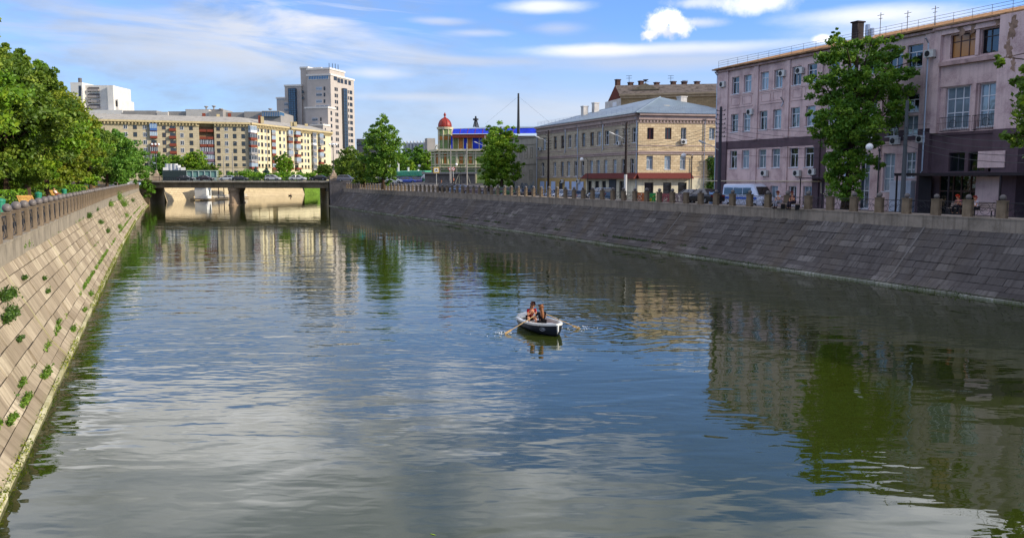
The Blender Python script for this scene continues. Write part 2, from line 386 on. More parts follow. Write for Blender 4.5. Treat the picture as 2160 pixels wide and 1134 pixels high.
# grey-lilac veil upper left with lighter streaks
v1=blob(330,110,680,240,1.2,.9); v1=t.m('MULTIPLY',v1,t.mr(wn,.35,.62,.6,1.))
col=t.mix(t.m('MULTIPLY',v1,.7),col,cl(.27,(.80,.97,1.25)))
v2=blob(680,40,260,90,1.4,1.2,wisp); col=t.mix(t.m('MULTIPLY',v2,t.m('MULTIPLY',t.mr(wisp,.44,.60),.8)),col,cl(.64))
v3=blob(330,45,560,110,1.3,1.0,wisp); col=t.mix(t.m('MULTIPLY',v3,t.m('MULTIPLY',t.mr(wisp,.45,.66),.7)),col,cl(.42,(.94,.98,1.08)))
for px,py,rx,ry,so,wa,k,op,nn,fb in [
   (1145,14,95,15,.6,.35,1.0,.9,None,0),(920,44,65,9,.9,.6,.75,.55,None,0),(1000,70,70,9,1.,.7,.8,.5,wisp,0),
   (1400,103,330,13,.7,.35,.92,.8,None,0),(1240,108,130,15,.6,.3,.95,.8,None,0),(1405,128,340,22,1.2,.5,.62,.65,wisp,0),
   (1830,32,190,20,.8,.4,.98,.9,None,0),(1960,60,300,32,.9,.5,.9,.75,None,0),(1600,8,85,22,.6,.7,1.1,.9,wn2,0),
   (1480,5,70,12,.7,.6,1.0,.7,wn2,0),(1402,66,52,18,.35,1.0,.78,.95,wn2,0),(1385,54,34,26,.3,1.,1.0,.97,wn2,0),(1408,36,30,22,.3,1.,1.32,.97,wn2,0),(1432,56,34,18,.3,1.,1.12,.95,wn2,0),(1372,72,20,9,.3,1.,.9,.9,wn2,0),(1475,48,55,10,.8,.6,.85,.7,wn2,0),
   (1735,82,22,9,.5,.6,1.2,.9,wn2,0),(980,128,160,10,1.1,.6,.6,.5,wisp,0),(860,205,160,10,1.,.6,.72,.5,wisp,0),(790,155,75,13,.9,.5,.85,.65,None,0),
   (1300,230,420,34,1.3,.6,.7,.5,wisp,0),(1180,60,60,14,1.,.7,.7,.5,wisp,0)]:
    col=t.mix(t.m('MULTIPLY',blob(px,py,rx,ry,min(.95,so+.15),wa*1.3,nn,fb),op*.82),col,cl(k*.70))
# higher cloud deck (overhead of the frame, seen in the water)
cn=t.n('ShaderNodeTexNoise',i={'Vector':pl,'Scale':.7,'Detail':7.,'Roughness':.55,'Distortion':.3}).outputs[0]
cov=t.mr(cn,.41,.52,0.,1.,'SMOOTHSTEP')
shade=t.n('ShaderNodeTexNoise',i={'Vector':pl,'Scale':1.3,'Detail':4.}).outputs[0]
up=t.mr(el,11.9,14.5,0.,1.,'SMOOTHSTEP')
col=t.mix(t.m('MULTIPLY',t.m('MULTIPLY',t.m('MULTIPLY',cov,t.mr(el,16.,23.,1.,.6)),up),.92),col,t.mix(t.mr(shade,.36,.62),cl(.42),cl(1.5)))
bg=t.n('ShaderNodeBackground',i={0:col,1:SKYS}); t.n('ShaderNodeOutputWorld',i={0:bg.outputs[0]})
sc.view_settings.view_transform='Standard'; sc.view_settings.look='None'; sc.view_settings.exposure=EXPO; sc.view_settings.gamma=1.
# ================================================================ water
wm=bpy.data.materials.new('river_water'); wm.use_nodes=True; t=NT(wm.node_tree)
tc=t.n('ShaderNodeTexCoord').outputs['Object']
def rotm(a,s): return t.n('ShaderNodeMapping',i={'Vector':t.n('ShaderNodeMapping',i={'Vector':tc,'Rotation':(0,0,a)}).outputs[0],'Scale':s}).outputs[0]
nA=t.n('ShaderNodeTexNoise',i={'Vector':rotm(YAW+.06,(.7,1.5,1)),'Scale':2.3,'Detail':.8,'Roughness':.4,'Distortion':.3}).outputs[0]
nB=t.n('ShaderNodeTexNoise',i={'Vector':rotm(YAW-.08,(.6,1.3,1)),'Scale':.6,'Detail':1.2,'Roughness':.4,'Distortion':.6}).outputs[0]
nC=t.n('ShaderNodeTexNoise',i={'Vector':rotm(YAW,(.5,1.,1)),'Scale':.2,'Detail':1.,'Distortion':.5}).outputs[0]
sp=t.n('ShaderNodeSeparateXYZ',i={0:tc})
# ruffled zone: mid river, downstream of the boat ; calm near and along the right wall
big=t.n('ShaderNodeTexNoise',i={'Vector':tc,'Scale':.055,'Detail':3.}).outputs[0]
yy=t.m('ADD',sp.outputs[1],t.m('MULTIPLY',t.m('SUBTRACT',big,.5),60.))
ruf=t.m('MULTIPLY',t.mr(yy,12.,34.,.3,1.,'SMOOTHSTEP'),t.mr(t.m('ADD',sp.outputs[0],t.m('MULTIPLY',t.m('SUBTRACT',big,.5),14.)),24.,38.,1.,.3,'SMOOTHSTEP'))
BC=onz(1150,697,0)
def rings(c,k,amp,rf):
    dx=t.m('SUBTRACT',sp.outputs[0],c[0]); dy=t.m('SUBTRACT',sp.outputs[1],c[1])
    r=t.m('SQRT',t.m('ADD',t.m('MULTIPLY',dx,dx),t.m('MULTIPLY',dy,dy)))
    rr=t.m('ADD',r,t.m('MULTIPLY',nB,1.6))
    return t.m('MULTIPLY',t.m('SINE',t.m('MULTIPLY',rr,k)),t.m('MULTIPLY',t.m('EXPONENT',t.m('DIVIDE',r,-rf)),amp))
far=t.mr(sp.outputs[1],38.,120.,1.,.33,'SMOOTHSTEP')
h=t.m('ADD',t.m('MULTIPLY',t.m('MULTIPLY',t.m('MULTIPLY',nA,ruf),t.mr(sp.outputs[1],40.,95.,1.,.5)),.009),t.m('MULTIPLY',nB,t.m('ADD',t.m('MULTIPLY',ruf,.012),.018)))
h=t.m('MULTIPLY',t.m('ADD',h,t.m('MULTIPLY',nC,.06)),far)
h=t.m('ADD',h,t.m('MULTIPLY',rings((BC.x+1.5,BC.y+3),9.,.006,4.5),t.mr(nC,.35,.65,.0,1.))); h=t.m('ADD',h,rings((BC.x-1.6,BC.y+.4),13.,.004,1.2)); h=t.m('ADD',h,rings((BC.x+1.9,BC.y-.4),11.,.006,1.8))
bmp=t.n('ShaderNodeBump',i={'Height':h,'Distance':1.,'Strength':1.}).outputs[0]
dc=t.mix(big,lin('#2f370b'),lin('#273011'))
b=t.n('ShaderNodeBsdfPrincipled',i={'Base Color':dc,'Roughness':.012,'IOR':1.45,'Specular IOR Level':.62,'Normal':bmp})
t.n('ShaderNodeOutputMaterial',i={0:b.outputs[0]})
mb=MB(); mb.face([(-30,-60,0),(500,-60,0),(500,640,0),(-30,640,0)])
struct(mb.build('river_water',wm))
# ================================================================ banks
WL=[(-3.2,-30),(-3.2,60),(-3.1,100),(-2.7,150),(-2.0,200),(-1.0,238)]
WR=[(43.7,-30),(43.8,100),(42.4,142),(41.3,180),(41.0,213)]
def lerp_line(L,Y):
    for (a,b),(c,d) in zip(L,L[1:]):
        if b<=Y<=d or (c,d)==L[-1]: return a+(c-a)*(Y-b)/(d-b)
    return L[0][0]
# profile: (offset outward, z)
PL=[(0,-.4),(0,.1),(.1,.13),(.6,.75),(2.15,3.75)]
PRo=[(0,-.4),(0,.12),(.12,.16),(.85,.75),(3.55,3.75)]
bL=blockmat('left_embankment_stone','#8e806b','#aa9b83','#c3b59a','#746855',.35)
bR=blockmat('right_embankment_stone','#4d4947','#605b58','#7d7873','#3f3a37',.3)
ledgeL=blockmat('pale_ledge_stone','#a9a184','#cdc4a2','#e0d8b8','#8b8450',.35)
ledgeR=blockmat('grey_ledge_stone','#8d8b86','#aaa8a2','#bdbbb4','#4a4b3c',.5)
concL=mat('left_curb_concrete','#8f8676',.9,.22,1.,.1,streak=.6,bump=.01)
concR=mat('right_curb_concrete','#8c8174',.9,.22,1.,.1,streak=.7,bump=.01)
jointm=mat('dark_joint','#4a4438',.95,.2,2.,.05)
def embank(name,label,L,prof,sgn,stone,ledge,conc,y0,y1,rows,seed):
    rr=random.Random(seed); T=thing(name,(L[0][0],0,0),label,'embankment wall')
    lx=lambda Y: lerp_line(L,Y)
    def P(Y,o,z): return (lx(Y)+sgn*o,Y,z)
    mb=MB()
    # backing sheet just behind the blocks
    ys=sorted({y0,y1,*[p[1] for p in L if y0<p[1]<y1]}); 
    for a,b in zip(ys,ys[1:]):
        for (o0,z0),(o1,z1) in zip(prof,prof[1:]):
            q=[P(a,o0+.05,z0-.02),P(b,o0+.05,z0-.02),P(b,o1+.05,z1-.02),P(a,o1+.05,z1-.02)]
            mb.ct=.0; mb.cur=1; mb.face(q if sgn<0 else q[::-1]); mb.cur=0
    # courses
    segs=[]
    (ok,zk),(ot,zt)=prof[3],prof[4]; (o2,z2)=prof[2]
    for k in range(2): segs.append((o2+(ok-o2)*k/2,z2+(zk-z2)*k/2,o2+(ok-o2)*(k+1)/2,z2+(zk-z2)*(k+1)/2,1.5))
    for k in range(rows): segs.append((ok+(ot-ok)*k/rows,zk+(zt-zk)*k/rows,ok+(ot-ok)*(k+1)/rows,zk+(zt-zk)*(k+1)/rows,1.3 if k<rows-1 else .8))
    for si,(a0,c0,a1,c1,ln) in enumerate(segs):
        Y=y0+rr.random(); nx,nz=-(c1-c0),(a1-a0); l=math.hypot(nx,nz); nx/=l; nz/=l
        while Y<y1:
            w=ln*rr.uniform(.65,1.35); e=min(Y+w,y1); g=(.008+.016*rr.random())
            th=rr.uniform(.0,.035)+(.03 if rr.random()<.08 else 0); mb.ct=min(1,max(0,rr.gauss(.5,.3 if sgn<0 else .2)))
            d0=th+rr.uniform(-.008,.008); d1=th+rr.uniform(-.008,.008)
            f=.055
            def Q(YY,k,d): 
                o=a0+(a1-a0)*k; z=c0+(c1-c0)*k; return P(YY,o+nx*d,z+nz*d)
            k0=f*.5; k1=1-f*.5
            lo=[Q(Y+g,k0,-.08),Q(e-g,k0,-.08),Q(e-g,k1,-.08),Q(Y+g,k1,-.08)]
            hi=[Q(Y+g,k0,d0),Q(e-g,k0,d1),Q(e-g,k1,d1),Q(Y+g,k1,d0)]
            if sgn<0: mb.hexa(lo[::-1]+hi[::-1]) if False else mb.addvf(lo+hi,[(4,5,6,7),(0,1,5,4),(1,2,6,5),(2,3,7,6),(3,0,4,7)])
            else: mb.addvf(lo+hi,[(7,6,5,4),(4,5,1,0),(5,6,2,1),(6,7,3,2),(7,4,0,3)])
            Y=e
    o=mb.build('stone_facing',[stone,jointm],T)
    # drainage ribs (pale vertical seams)
    mb=MB(); Y=y0+3
    while Y<y1-2:
        for (oa,za),(ob,zb) in ((prof[2],prof[3]),(prof[3],prof[4])):
            l=math.hypot(ob-oa,zb-za); nx,nz=-(zb-za)/l*.05,(ob-oa)/l*.05
            A=[P(Y,oa+nx,za+nz),P(Y+.13,oa+nx,za+nz),P(Y+.13,ob+nx,zb+nz),P(Y,ob+nx,zb+nz)]
            B=[P(Y,oa,za-.02),P(Y+.13,oa,za-.02),P(Y+.13,ob,zb-.02),P(Y,ob,zb-.02)]
            mb.hexa(B+A)
        Y+=rr.uniform(15,19) if sgn<0 else rr.uniform(24,34)
    mb.build('drain_rib',ledge if sgn<0 else mat('dull_rib_stone','#696561',.9,.2,2.,.1),T)
    # waterline ledge blocks
    mb=MB(); Y=y0
    while Y<y1:
        e=min(y1,Y+rr.uniform(1.6,2.6)); mb.ct=rr.random(); d=rr.uniform(.0,.04); zt=.1+rr.uniform(-.015,.02)
        q=[P(Y+.02,-d,-.4),P(e-.02,-d,-.4),P(e-.02,.1,-.4),P(Y+.02,.1,-.4),P(Y+.02,-d,zt),P(e-.02,-d,zt),P(e-.02,.08,zt+.03),P(Y+.02,.08,zt+.03)]
        if sgn>0: mb.hexa(q)
        else: mb.hexa(q)
        Y=e
    mb.build('waterline_ledge',ledge,T)
    # curb
    mb=MB(); Y=y0; ot,zt=prof[4]
    while Y<y1:
        e=min(y1,Y+rr.uniform(3,5)); mb.ct=rr.random()
        q=[P(Y+.004,ot-.1,zt-.1),P(e-.004,ot-.1,zt-.1),P(e-.004,ot+.75,zt-.1),P(Y+.004,ot+.75,zt-.1)]
        mb.hexa(q+[(x,y,4.42) for x,y,z in q])
        q=[P(Y+.004,ot-.14,4.42),P(e-.004,ot-.14,4.42),P(e-.004,ot+.79,4.42),P(Y+.004,ot+.79,4.42)]
        mb.hexa(q+[(x,y,4.5) for x,y,z in q]); Y=e
    mb.build('curb',conc,T)
    return T
EL=embank('embankment_wall','sunlit beige stone embankment sloping into the river below the tree promenade',WL,PL,-1,bL,ledgeL,concL,2,237.,6,3)
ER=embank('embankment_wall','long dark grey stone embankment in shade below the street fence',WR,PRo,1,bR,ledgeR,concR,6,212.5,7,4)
# ---- ground
paveL=mat('promenade_paving','#8d877e',.9,.2,.8,.1)
asph=mat('asphalt','#6e6861',.9,.2,.5,.15,fine=40.)
pav=mat('pavement_slabs','#a3978a',.9,.18,.6,.15)
grassm=mat('lawn','#5d7a2c',.95,.35,.8,.1)
dirt=mat('bare_soil','#6b5a41',.95,.3,.9,.1)
def gzR(x,y):
    k=min(1,max(0,(y-118)/80)); base=3.85+(6.25-3.85)*k*k*(3-2*k)
    d=min(1,max(0,(x-(lerp_line(WR,max(-30,min(213,y)))+4.2+2.6))/2.4)); d=d*d*(3-2*d)
    if k>0: d=min(1,max(0,(x-(lerp_line(WR,max(-30,min(213,y)))+4.2+1.5))/(2.4+9*k))) if d<2 else d
    return 4.46+(base-4.46)*d
def grid(name,xs,ys,fz,m,flipx=None):
    mb=MB()
    for a,b in zip(ys,ys[1:]):
        X0=xs(a);X1=xs(b)
        for i in range(len(X0)-1):
            mb.face([(X0[i],a,fz(X0[i],a)),(X0[i+1],a,fz(X0[i+1],a)),(X1[i+1],b,fz(X1[i+1],b)),(X1[i],b,fz(X1[i],b))])
    return struct(mb.build(name,m,smooth=True))
ysR=[-60,-20]+[i for i in range(0,214,6)]+[213]
def exR(y): return lerp_line(WR,max(-30,min(213,y)))+3.55+.7
grid('pavement',lambda y:[exR(y),exR(y)+1.2,exR(y)+2.6,exR(y)+3.4,exR(y)+4.2,exR(y)+5.2,exR(y)+5.8],ysR,gzR,pav)
grid('road',lambda y:[exR(y)+5.8,exR(y)+8,exR(y)+11,exR(y)+16,exR(y)+24,exR(y)+40,exR(y)+120,exR(y)+900],ysR,lambda x,y:gzR(x,y)-.004,asph)
# left bank
def gzL(x,y):
    k=min(1,max(0,(y-205)/30)); return 4.44+(6.3-4.44)*k*k*(3-2*k)
ysL=[-60]+[i for i in range(-20,210,20)]+[210,216,222,228,234,240]
def exL(y): return lerp_line(WL,max(-30,min(238,y)))-2.15-.7
grid('path',lambda y:[exL(y)-5.2,exL(y)-2.5,exL(y)],ysL,gzL,paveL)
grid('ground',lambda y:[-900,-200,-60,-30,-15,exL(y)-5.2],ysL,lambda x,y:gzL(x,y)-.004,dirt)
# far side beyond the bridge
FB=[(4.,269.),(4.6,285.),(14,295),(29,328),(36.5,343),(62,375),(75,396),(120,440),(260,520),(500,560)]
mb=MB()
top=[(x-1.2,y+2.6) for x,y in FB]
mb.face([(-0.8,240,6.3),(2.6,268,6.3)]+[(x,y,6.3) for x,y in top]+[(500,3500,8.),(-3000,3500,8.),(-900,240,6.3)])
mb.face([(500,3500,8.),(500,562.6,6.3),(3500,500,6.3),(3500,3500,8.)])
struct(mb.build('ground',mat('far_ground','#57603f',.95,.3,.05,.1)))
fbm=brickmat('far_bank_stone','#b3a283','#c2b18f','#7d7058',.8,1.6,.6,.05)
T=thing('embankment_wall',(14,295,0),'pale stone river wall seen under the bridge on the far bank','embankment wall')
mb=MB()
for (a,b),(c,d),(e,f),(g,h) in zip(FB,FB[1:],top,top[1:]):
    if a>=62: break
    mb.face([(a,b,-.4),(c,d,-.4),(g,h,4.9),(e,f,4.9)]); mb.face([(e,f,4.9),(g,h,4.9),(g,h,6.31),(e,f,6.31)])
mb.build('stone_facing',fbm,T)
mb=MB()
for (a,b),(c,d),(e,f),(g,h) in zip(FB[5:],FB[6:],top[5:],top[6:]):
    mb.face([(a,b,-.4),(c,d,-.4),(g+2,h+5,6.3),(e+2,f+5,6.3)])
struct(mb.build('grass_slope',grassm))
# right bank beyond the bridge
mb=MB(); mb.face([(41,213,6.24),(1000,213,6.24),(1000,500,6.3),(300,420,6.3),(110,300,6.3),(52,246,6.3),(44,242,6.3)])
struct(mb.build('ground',mat('bank_beyond_ground','#6a6355',.95,.3,.05,.1)))
mb=MB(); 
for a,b in zip([(41.3,214),(44.3,242),(52.3,246),(110.3,300),(300,420)],[(44.3,242),(52.3,246),(110.3,300),(300,420),(1000,500)]):
    mb.face([(a[0],a[1],-.4),(a[0],a[1],6.23),(b[0],b[1],6.23),(b[0],b[1],-.4)])
mb.build('retaining_wall',fbm,None); tag(bpy.data.objects['retaining_wall'],'stone retaining wall of the right bank hidden beyond the bridge','retaining wall')
# ================================================================ bridge
def bridge():
    T=thing('road_bridge',(20.5,227,0),'low grey concrete road bridge with one round-ended pier over the river','bridge')
    L=Vector((-3.5,241.8,0)); Rr=Vector((42.5,214.2,0)); d=(Rr-L).normalized(); back=Vector((-d.y,d.x,0)); n=-back
    F=Fac(L,Rr); bd=Vector((.153,.988,0)).normalized()
    class SF(Fac):
        def p(s,u,z,o=0.): q=s.A+s.t*u-bd*o; return Vector((q.x,q.y,z))
    F=SF(L,Rr); back=bd; n=-bd
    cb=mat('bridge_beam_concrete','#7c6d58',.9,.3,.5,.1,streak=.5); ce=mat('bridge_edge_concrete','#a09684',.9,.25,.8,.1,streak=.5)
    W=26.
    mb=MB(); F.box(mb,0,F.L,5.95,6.33,-W-.9,.9)
    mb.build('deck',ce,T)
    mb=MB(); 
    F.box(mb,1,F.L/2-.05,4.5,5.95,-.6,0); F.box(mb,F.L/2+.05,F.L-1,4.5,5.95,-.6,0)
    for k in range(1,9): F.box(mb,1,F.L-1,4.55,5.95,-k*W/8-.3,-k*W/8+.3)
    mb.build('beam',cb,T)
    rd=MB(); F.box(rd,0,F.L,6.33,6.334,-W+1.5,-2.6); rd.build('roadway',asph,T)
    # pier: wall with rounded nose and flared head
    mb=MB(); c=F.p(F.L*.5,0,-1.6); bb=F.p(F.L*.5,0,-W+1.6)
    def outline(r):
        pts=[]
        for i in range(9):
            a=PI*i/8; v=Vector((1,0,0))*math.cos(a)*r-back*math.sin(a)*r; pts.append(Vector((c.x+v.x,c.y+v.y,0)))
        pts=pts[::-1]
        for i in range(9):
            a=PI*i/8; v=Vector((1,0,0))*math.cos(a)*r+back*math.sin(a)*r; pts.append(Vector((bb.x+v.x,bb.y+v.y,0)))
        return pts
    lv=[(1.55,-.4),(1.55,.25),(1.3,.3),(1.22,3.2),(1.55,3.9),(1.62,4.5)]; rings_=[[(p.x,p.y,z) for p in outline(r)] for r,z in lv]
    N=len(rings_[0]); v=[p for q in rings_ for p in q]
    f=[(j*N+i,j*N+(i+1)%N,(j+1)*N+(i+1)%N,(j+1)*N+i) for j in range(len(lv)-1) for i in range(N)]
    mb.addvf(v,f); mb.build('pier',mat('pier_stone','#96816a',.9,.25,1.,.1,streak=.3),T)
    # abutments
    mb=MB(); F.box(mb,-6,3.1,-.4,4.5,-W-1,-.4); mb.build('abutment',mat('abutment_stone','#9b8768',.9,.25,1.,.1,streak=.3),T)
    mb=MB(); F.box(mb,F.L-.5,F.L+5,-.4,4.5,-W-1,.2); F.box(mb,F.L-1.8,F.L-.5,3.7,4.5,-W,0.)
    mb.build('abutment',bR,T)
    mb=MB(); F.box(mb,F.L-.9,F.L+7,-.4,6.32,.205,2.2); mb.build('wing_wall',mat('wing_wall_stone','#6a6460',.9,.25,1.2,.1,streak=.5),T)
    # railings
    iron=flat('black_iron','#1c1d20',.5,.4)
    for off in (.6,-W-.6):
        mb=MB(); 
        F.box(mb,.5,F.L-1,7.25,7.33,off-.04,off+.04); F.box(mb,.5,F.L-1,6.5,6.55,off-.03,off+.03)
        u=.5
        while u<F.L-1: F.box(mb,u,u+.035,6.33,7.25,off-.02,off+.02); u+=.19
        u=.5
        while u<F.L-1: F.box(mb,u,u+.12,6.33,7.4,off-.07,off+.07); u+=2.9
        mb.build('railing',iron,T)
    return T,F
BR,BF=bridge()
# stone pylons with lamps at the bridge corners
stn=mat('pylon_stone','#8f7f6c',.85,.2,1.2,.15)
iron=MC['black_iron']; globe=flat('white_globe_glass','#e6e6e2',.25,.5)
def bridge_lamp(px,D,base_z,label,side):
    q=atD(px,377,D); T=thing('bridge_lamp_pylon',(q.x,q.y,base_z),label,'street lamp','lamp columns on stone pylons at the bridge corners')
    mb=MB(); mb.box(-1.1,1.1,-1.1,1.1,-4 if side else -1,1.3); mb.box(-1.2,1.2,-1.2,1.2,1.3,1.5)
    mb.box(-.62,.62,-.62,.62,1.5,2.1); mb.lathe((0,0,2.1),[(.62,0),(.5,.12),(.38,.3),(.3,.65),(.22,.9)],8)
    loc_part('pedestal',mb.mesh('pedestal',stn),T)
    H=dz(302,D)-base_z
    mb=MB(); mb.lathe((0,0,2.9),[(.2,0),(.16,.4),(.1,.6),(.085,H-4.6),(.13,H-4.4),(.07,H-4.2),(.05,H-2.6)],8)
    for k in range(4):
        a=PI/2*k; x,y=math.cos(a),math.sin(a); mb.tube([(x*.05,y*.05,H-.9),(x*.5,y*.5,H-1.15),(x*.85,y*.85,H-.8),(x*.85,y*.85,H-.6)],.035,5)
    loc_part('column',mb.mesh('column',iron),T)
    for k in range(4):
        a=PI/2*k; g=MB(); g.ball((0,0,0),.3); loc_part('globe',g.mesh('globe',globe,True),T,(math.cos(a)*.85,math.sin(a)*.85,H-.32))
    return T
bridge_lamp(704,214.,6.1,'tall four-globe lamp on stone pylon at right end of bridge',1)
bridge_lamp(331,228.,6.2,'tall four-globe lamp on stone pylon at left end of bridge',0)
# ================================================================ balustrades
postm=mat('post_concrete','#80705c',.9,.25,1.5,.1,streak=.5,bump=.01,obj_var=.35); ballm=mat('ball_stone','#6c6560',.45,.2,3.,.3,obj_var=.3)
def balustrade(label,L,off,sgn,y0,y1,sp_,seed,tops):
    rr=random.Random(seed); T=thing('embankment_fence',(lerp_line(L,y0)+sgn*off,y0,4.5),label,'fence')
    pm=MB(); pm.box(-.15,.15,-.3,.3,0,1.03); pm.box(-.17,.17,-.32,.32,1.03,1.08); pme=pm.mesh('post',postm)
    b=MB(); b.ball((0,0,.17),.185,14,9); bme=b.mesh('ball',ballm,True)
    hw=(sp_-.6)/2; p=MB(); r=.014
    def ln(*q,rr_=r): p.tube([(0,y,z) for y,z in q],rr_,4)
    ln((-hw,.93),(hw,.93),rr_=.022); ln((-hw,.1),(hw,.1),rr_=.022)
    def arc(cy,cz,R_,a0,a1,n=12): ln(*[(cy+R_*math.cos(a0+(a1-a0)*i/n),cz+R_*math.sin(a0+(a1-a0)*i/n)) for i in range(n+1)])
    arc(0,.52,.36,0,2*PI,18)
    for s in (-1,1):
        arc(s*hw*.75,.72,.2,PI/2,PI/2+s*PI*1.3,9); arc(s*hw*.75,.3,.19,-PI/2,-PI/2-s*PI*1.3,9)
        ln((s*.36,.52),(s*.6,.62),(s*hw*.8,.42),(s*hw,.52)); ln((s*hw,.1),(s*hw,.93))
    ln((-.36,.5),(-.15,.62),(0,.5),(.15,.38),(.36,.52)); ln((-.3,.7),(-.1,.45),(.1,.6),(.3,.34))
    pam=p.mesh('iron_panel',iron)
    Y=y0; k=0; sag=tops
    while Y<y1:
        x=lerp_line(L,Y)+sgn*off
        o=link('post',pme); o.location=(x,Y,4.5); o.rotation_euler=(rr.uniform(-.012,.012),rr.uniform(-.012,.012),0); setp(o,T)
        if rr.random()<tops:
            q=loc_part('ball',bme,o,(rr.uniform(-.02,.02),0,1.075)); q.scale=[rr.uniform(.92,1.06)]*3
        if Y+sp_<y1: loc_part('iron_panel',pam,T,(0,0,0)); a=COL.objects[-1]; a.location=(x-T.location.x+.02,Y+sp_/2-T.location.y,0)
        Y+=sp_; k+=1
    return T
balustrade('stone post fence with ball tops along the sunny tree promenade',WL,2.18,-1,12.4,236,2.6,2,.995)
balustrade('stone post fence with ball tops and iron scrollwork along the shaded street',WR,3.9,1,23.,209,2.35,3,.94)
# ================================================================ buildings
framew=flat('white_window_frame','#c9ccd2',.45,.4); frameb=flat('brown_window_frame','#4a2c24',.5,.4); framed=flat('dark_window_frame','#25242a',.5,.4)
glass=glassmat('window_glass','#131b21','#8496a4'); glass2=glassmat('window_glass_dark','#0a0c10','#20242a'); glass3=glassmat('curtained_window','#56341c','#a2703a',.5,.3)
glassb=glassmat('blue_glass','#0f2a3e','#2c5f86',.9,.05)
acw=flat('air_conditioner_casing','#b9b9b6',.5,.4); grille=flat('dark_grille','#1e1f22',.6,.3); zinc=flat('zinc_pipe','#a3a9b4',.35,.5,.6)
def ac(fac,parent,u,z,w=.85,h=.6):
    if 'ac' not in WC:
        m=MB(); m.box(-.42,.42,-.38,-.08,0,.58); m.cur=1; m.box(-.4,-.36,-.08,0,-.08,0); m.box(.36,.4,-.08,0,-.08,0)
        g=MB(); g.v=[]; n=16
        pts=[(-.12+.22*math.cos(2*PI*i/n),-.39,.29+.22*math.sin(2*PI*i/n)) for i in range(n)]; g.face(pts); g.tube([(x,y-.01,z) for x,y,z in pts],.012,4,True)
        WC['ac']=(m.mesh('air_conditioner',[acw,framed]),g.mesh('fan_grille',grille))
    o=link('air_conditioner',WC['ac'][0]); o.location=fac.p(u,z,.0); o.rotation_euler=(0,0,fac.ang); setp(o,parent)
    loc_part('fan_grille',WC['ac'][1],o); return o
def downpipe(fac,parent,u,z0,z1,name='drainpipe',off=.12):
    m=MB(); m.tube([fac.p(u,z0,off+.25),fac.p(u,z0+.35,off),fac.p(u,z1-.5,off),fac.p(u,z1-.1,off+.35)],.065,6); return m.build(name,zinc,parent)
def box_shell(mb,pts,z0,z1,skip=()):
    n=len(pts)
    for i in range(n):
        if i in skip: continue
        a,b=pts[i],pts[(i+1)%n]; mb.face([(a[0],a[1],z0),(b[0],b[1],z0),(b[0],b[1],z1),(a[0],a[1],z1)])
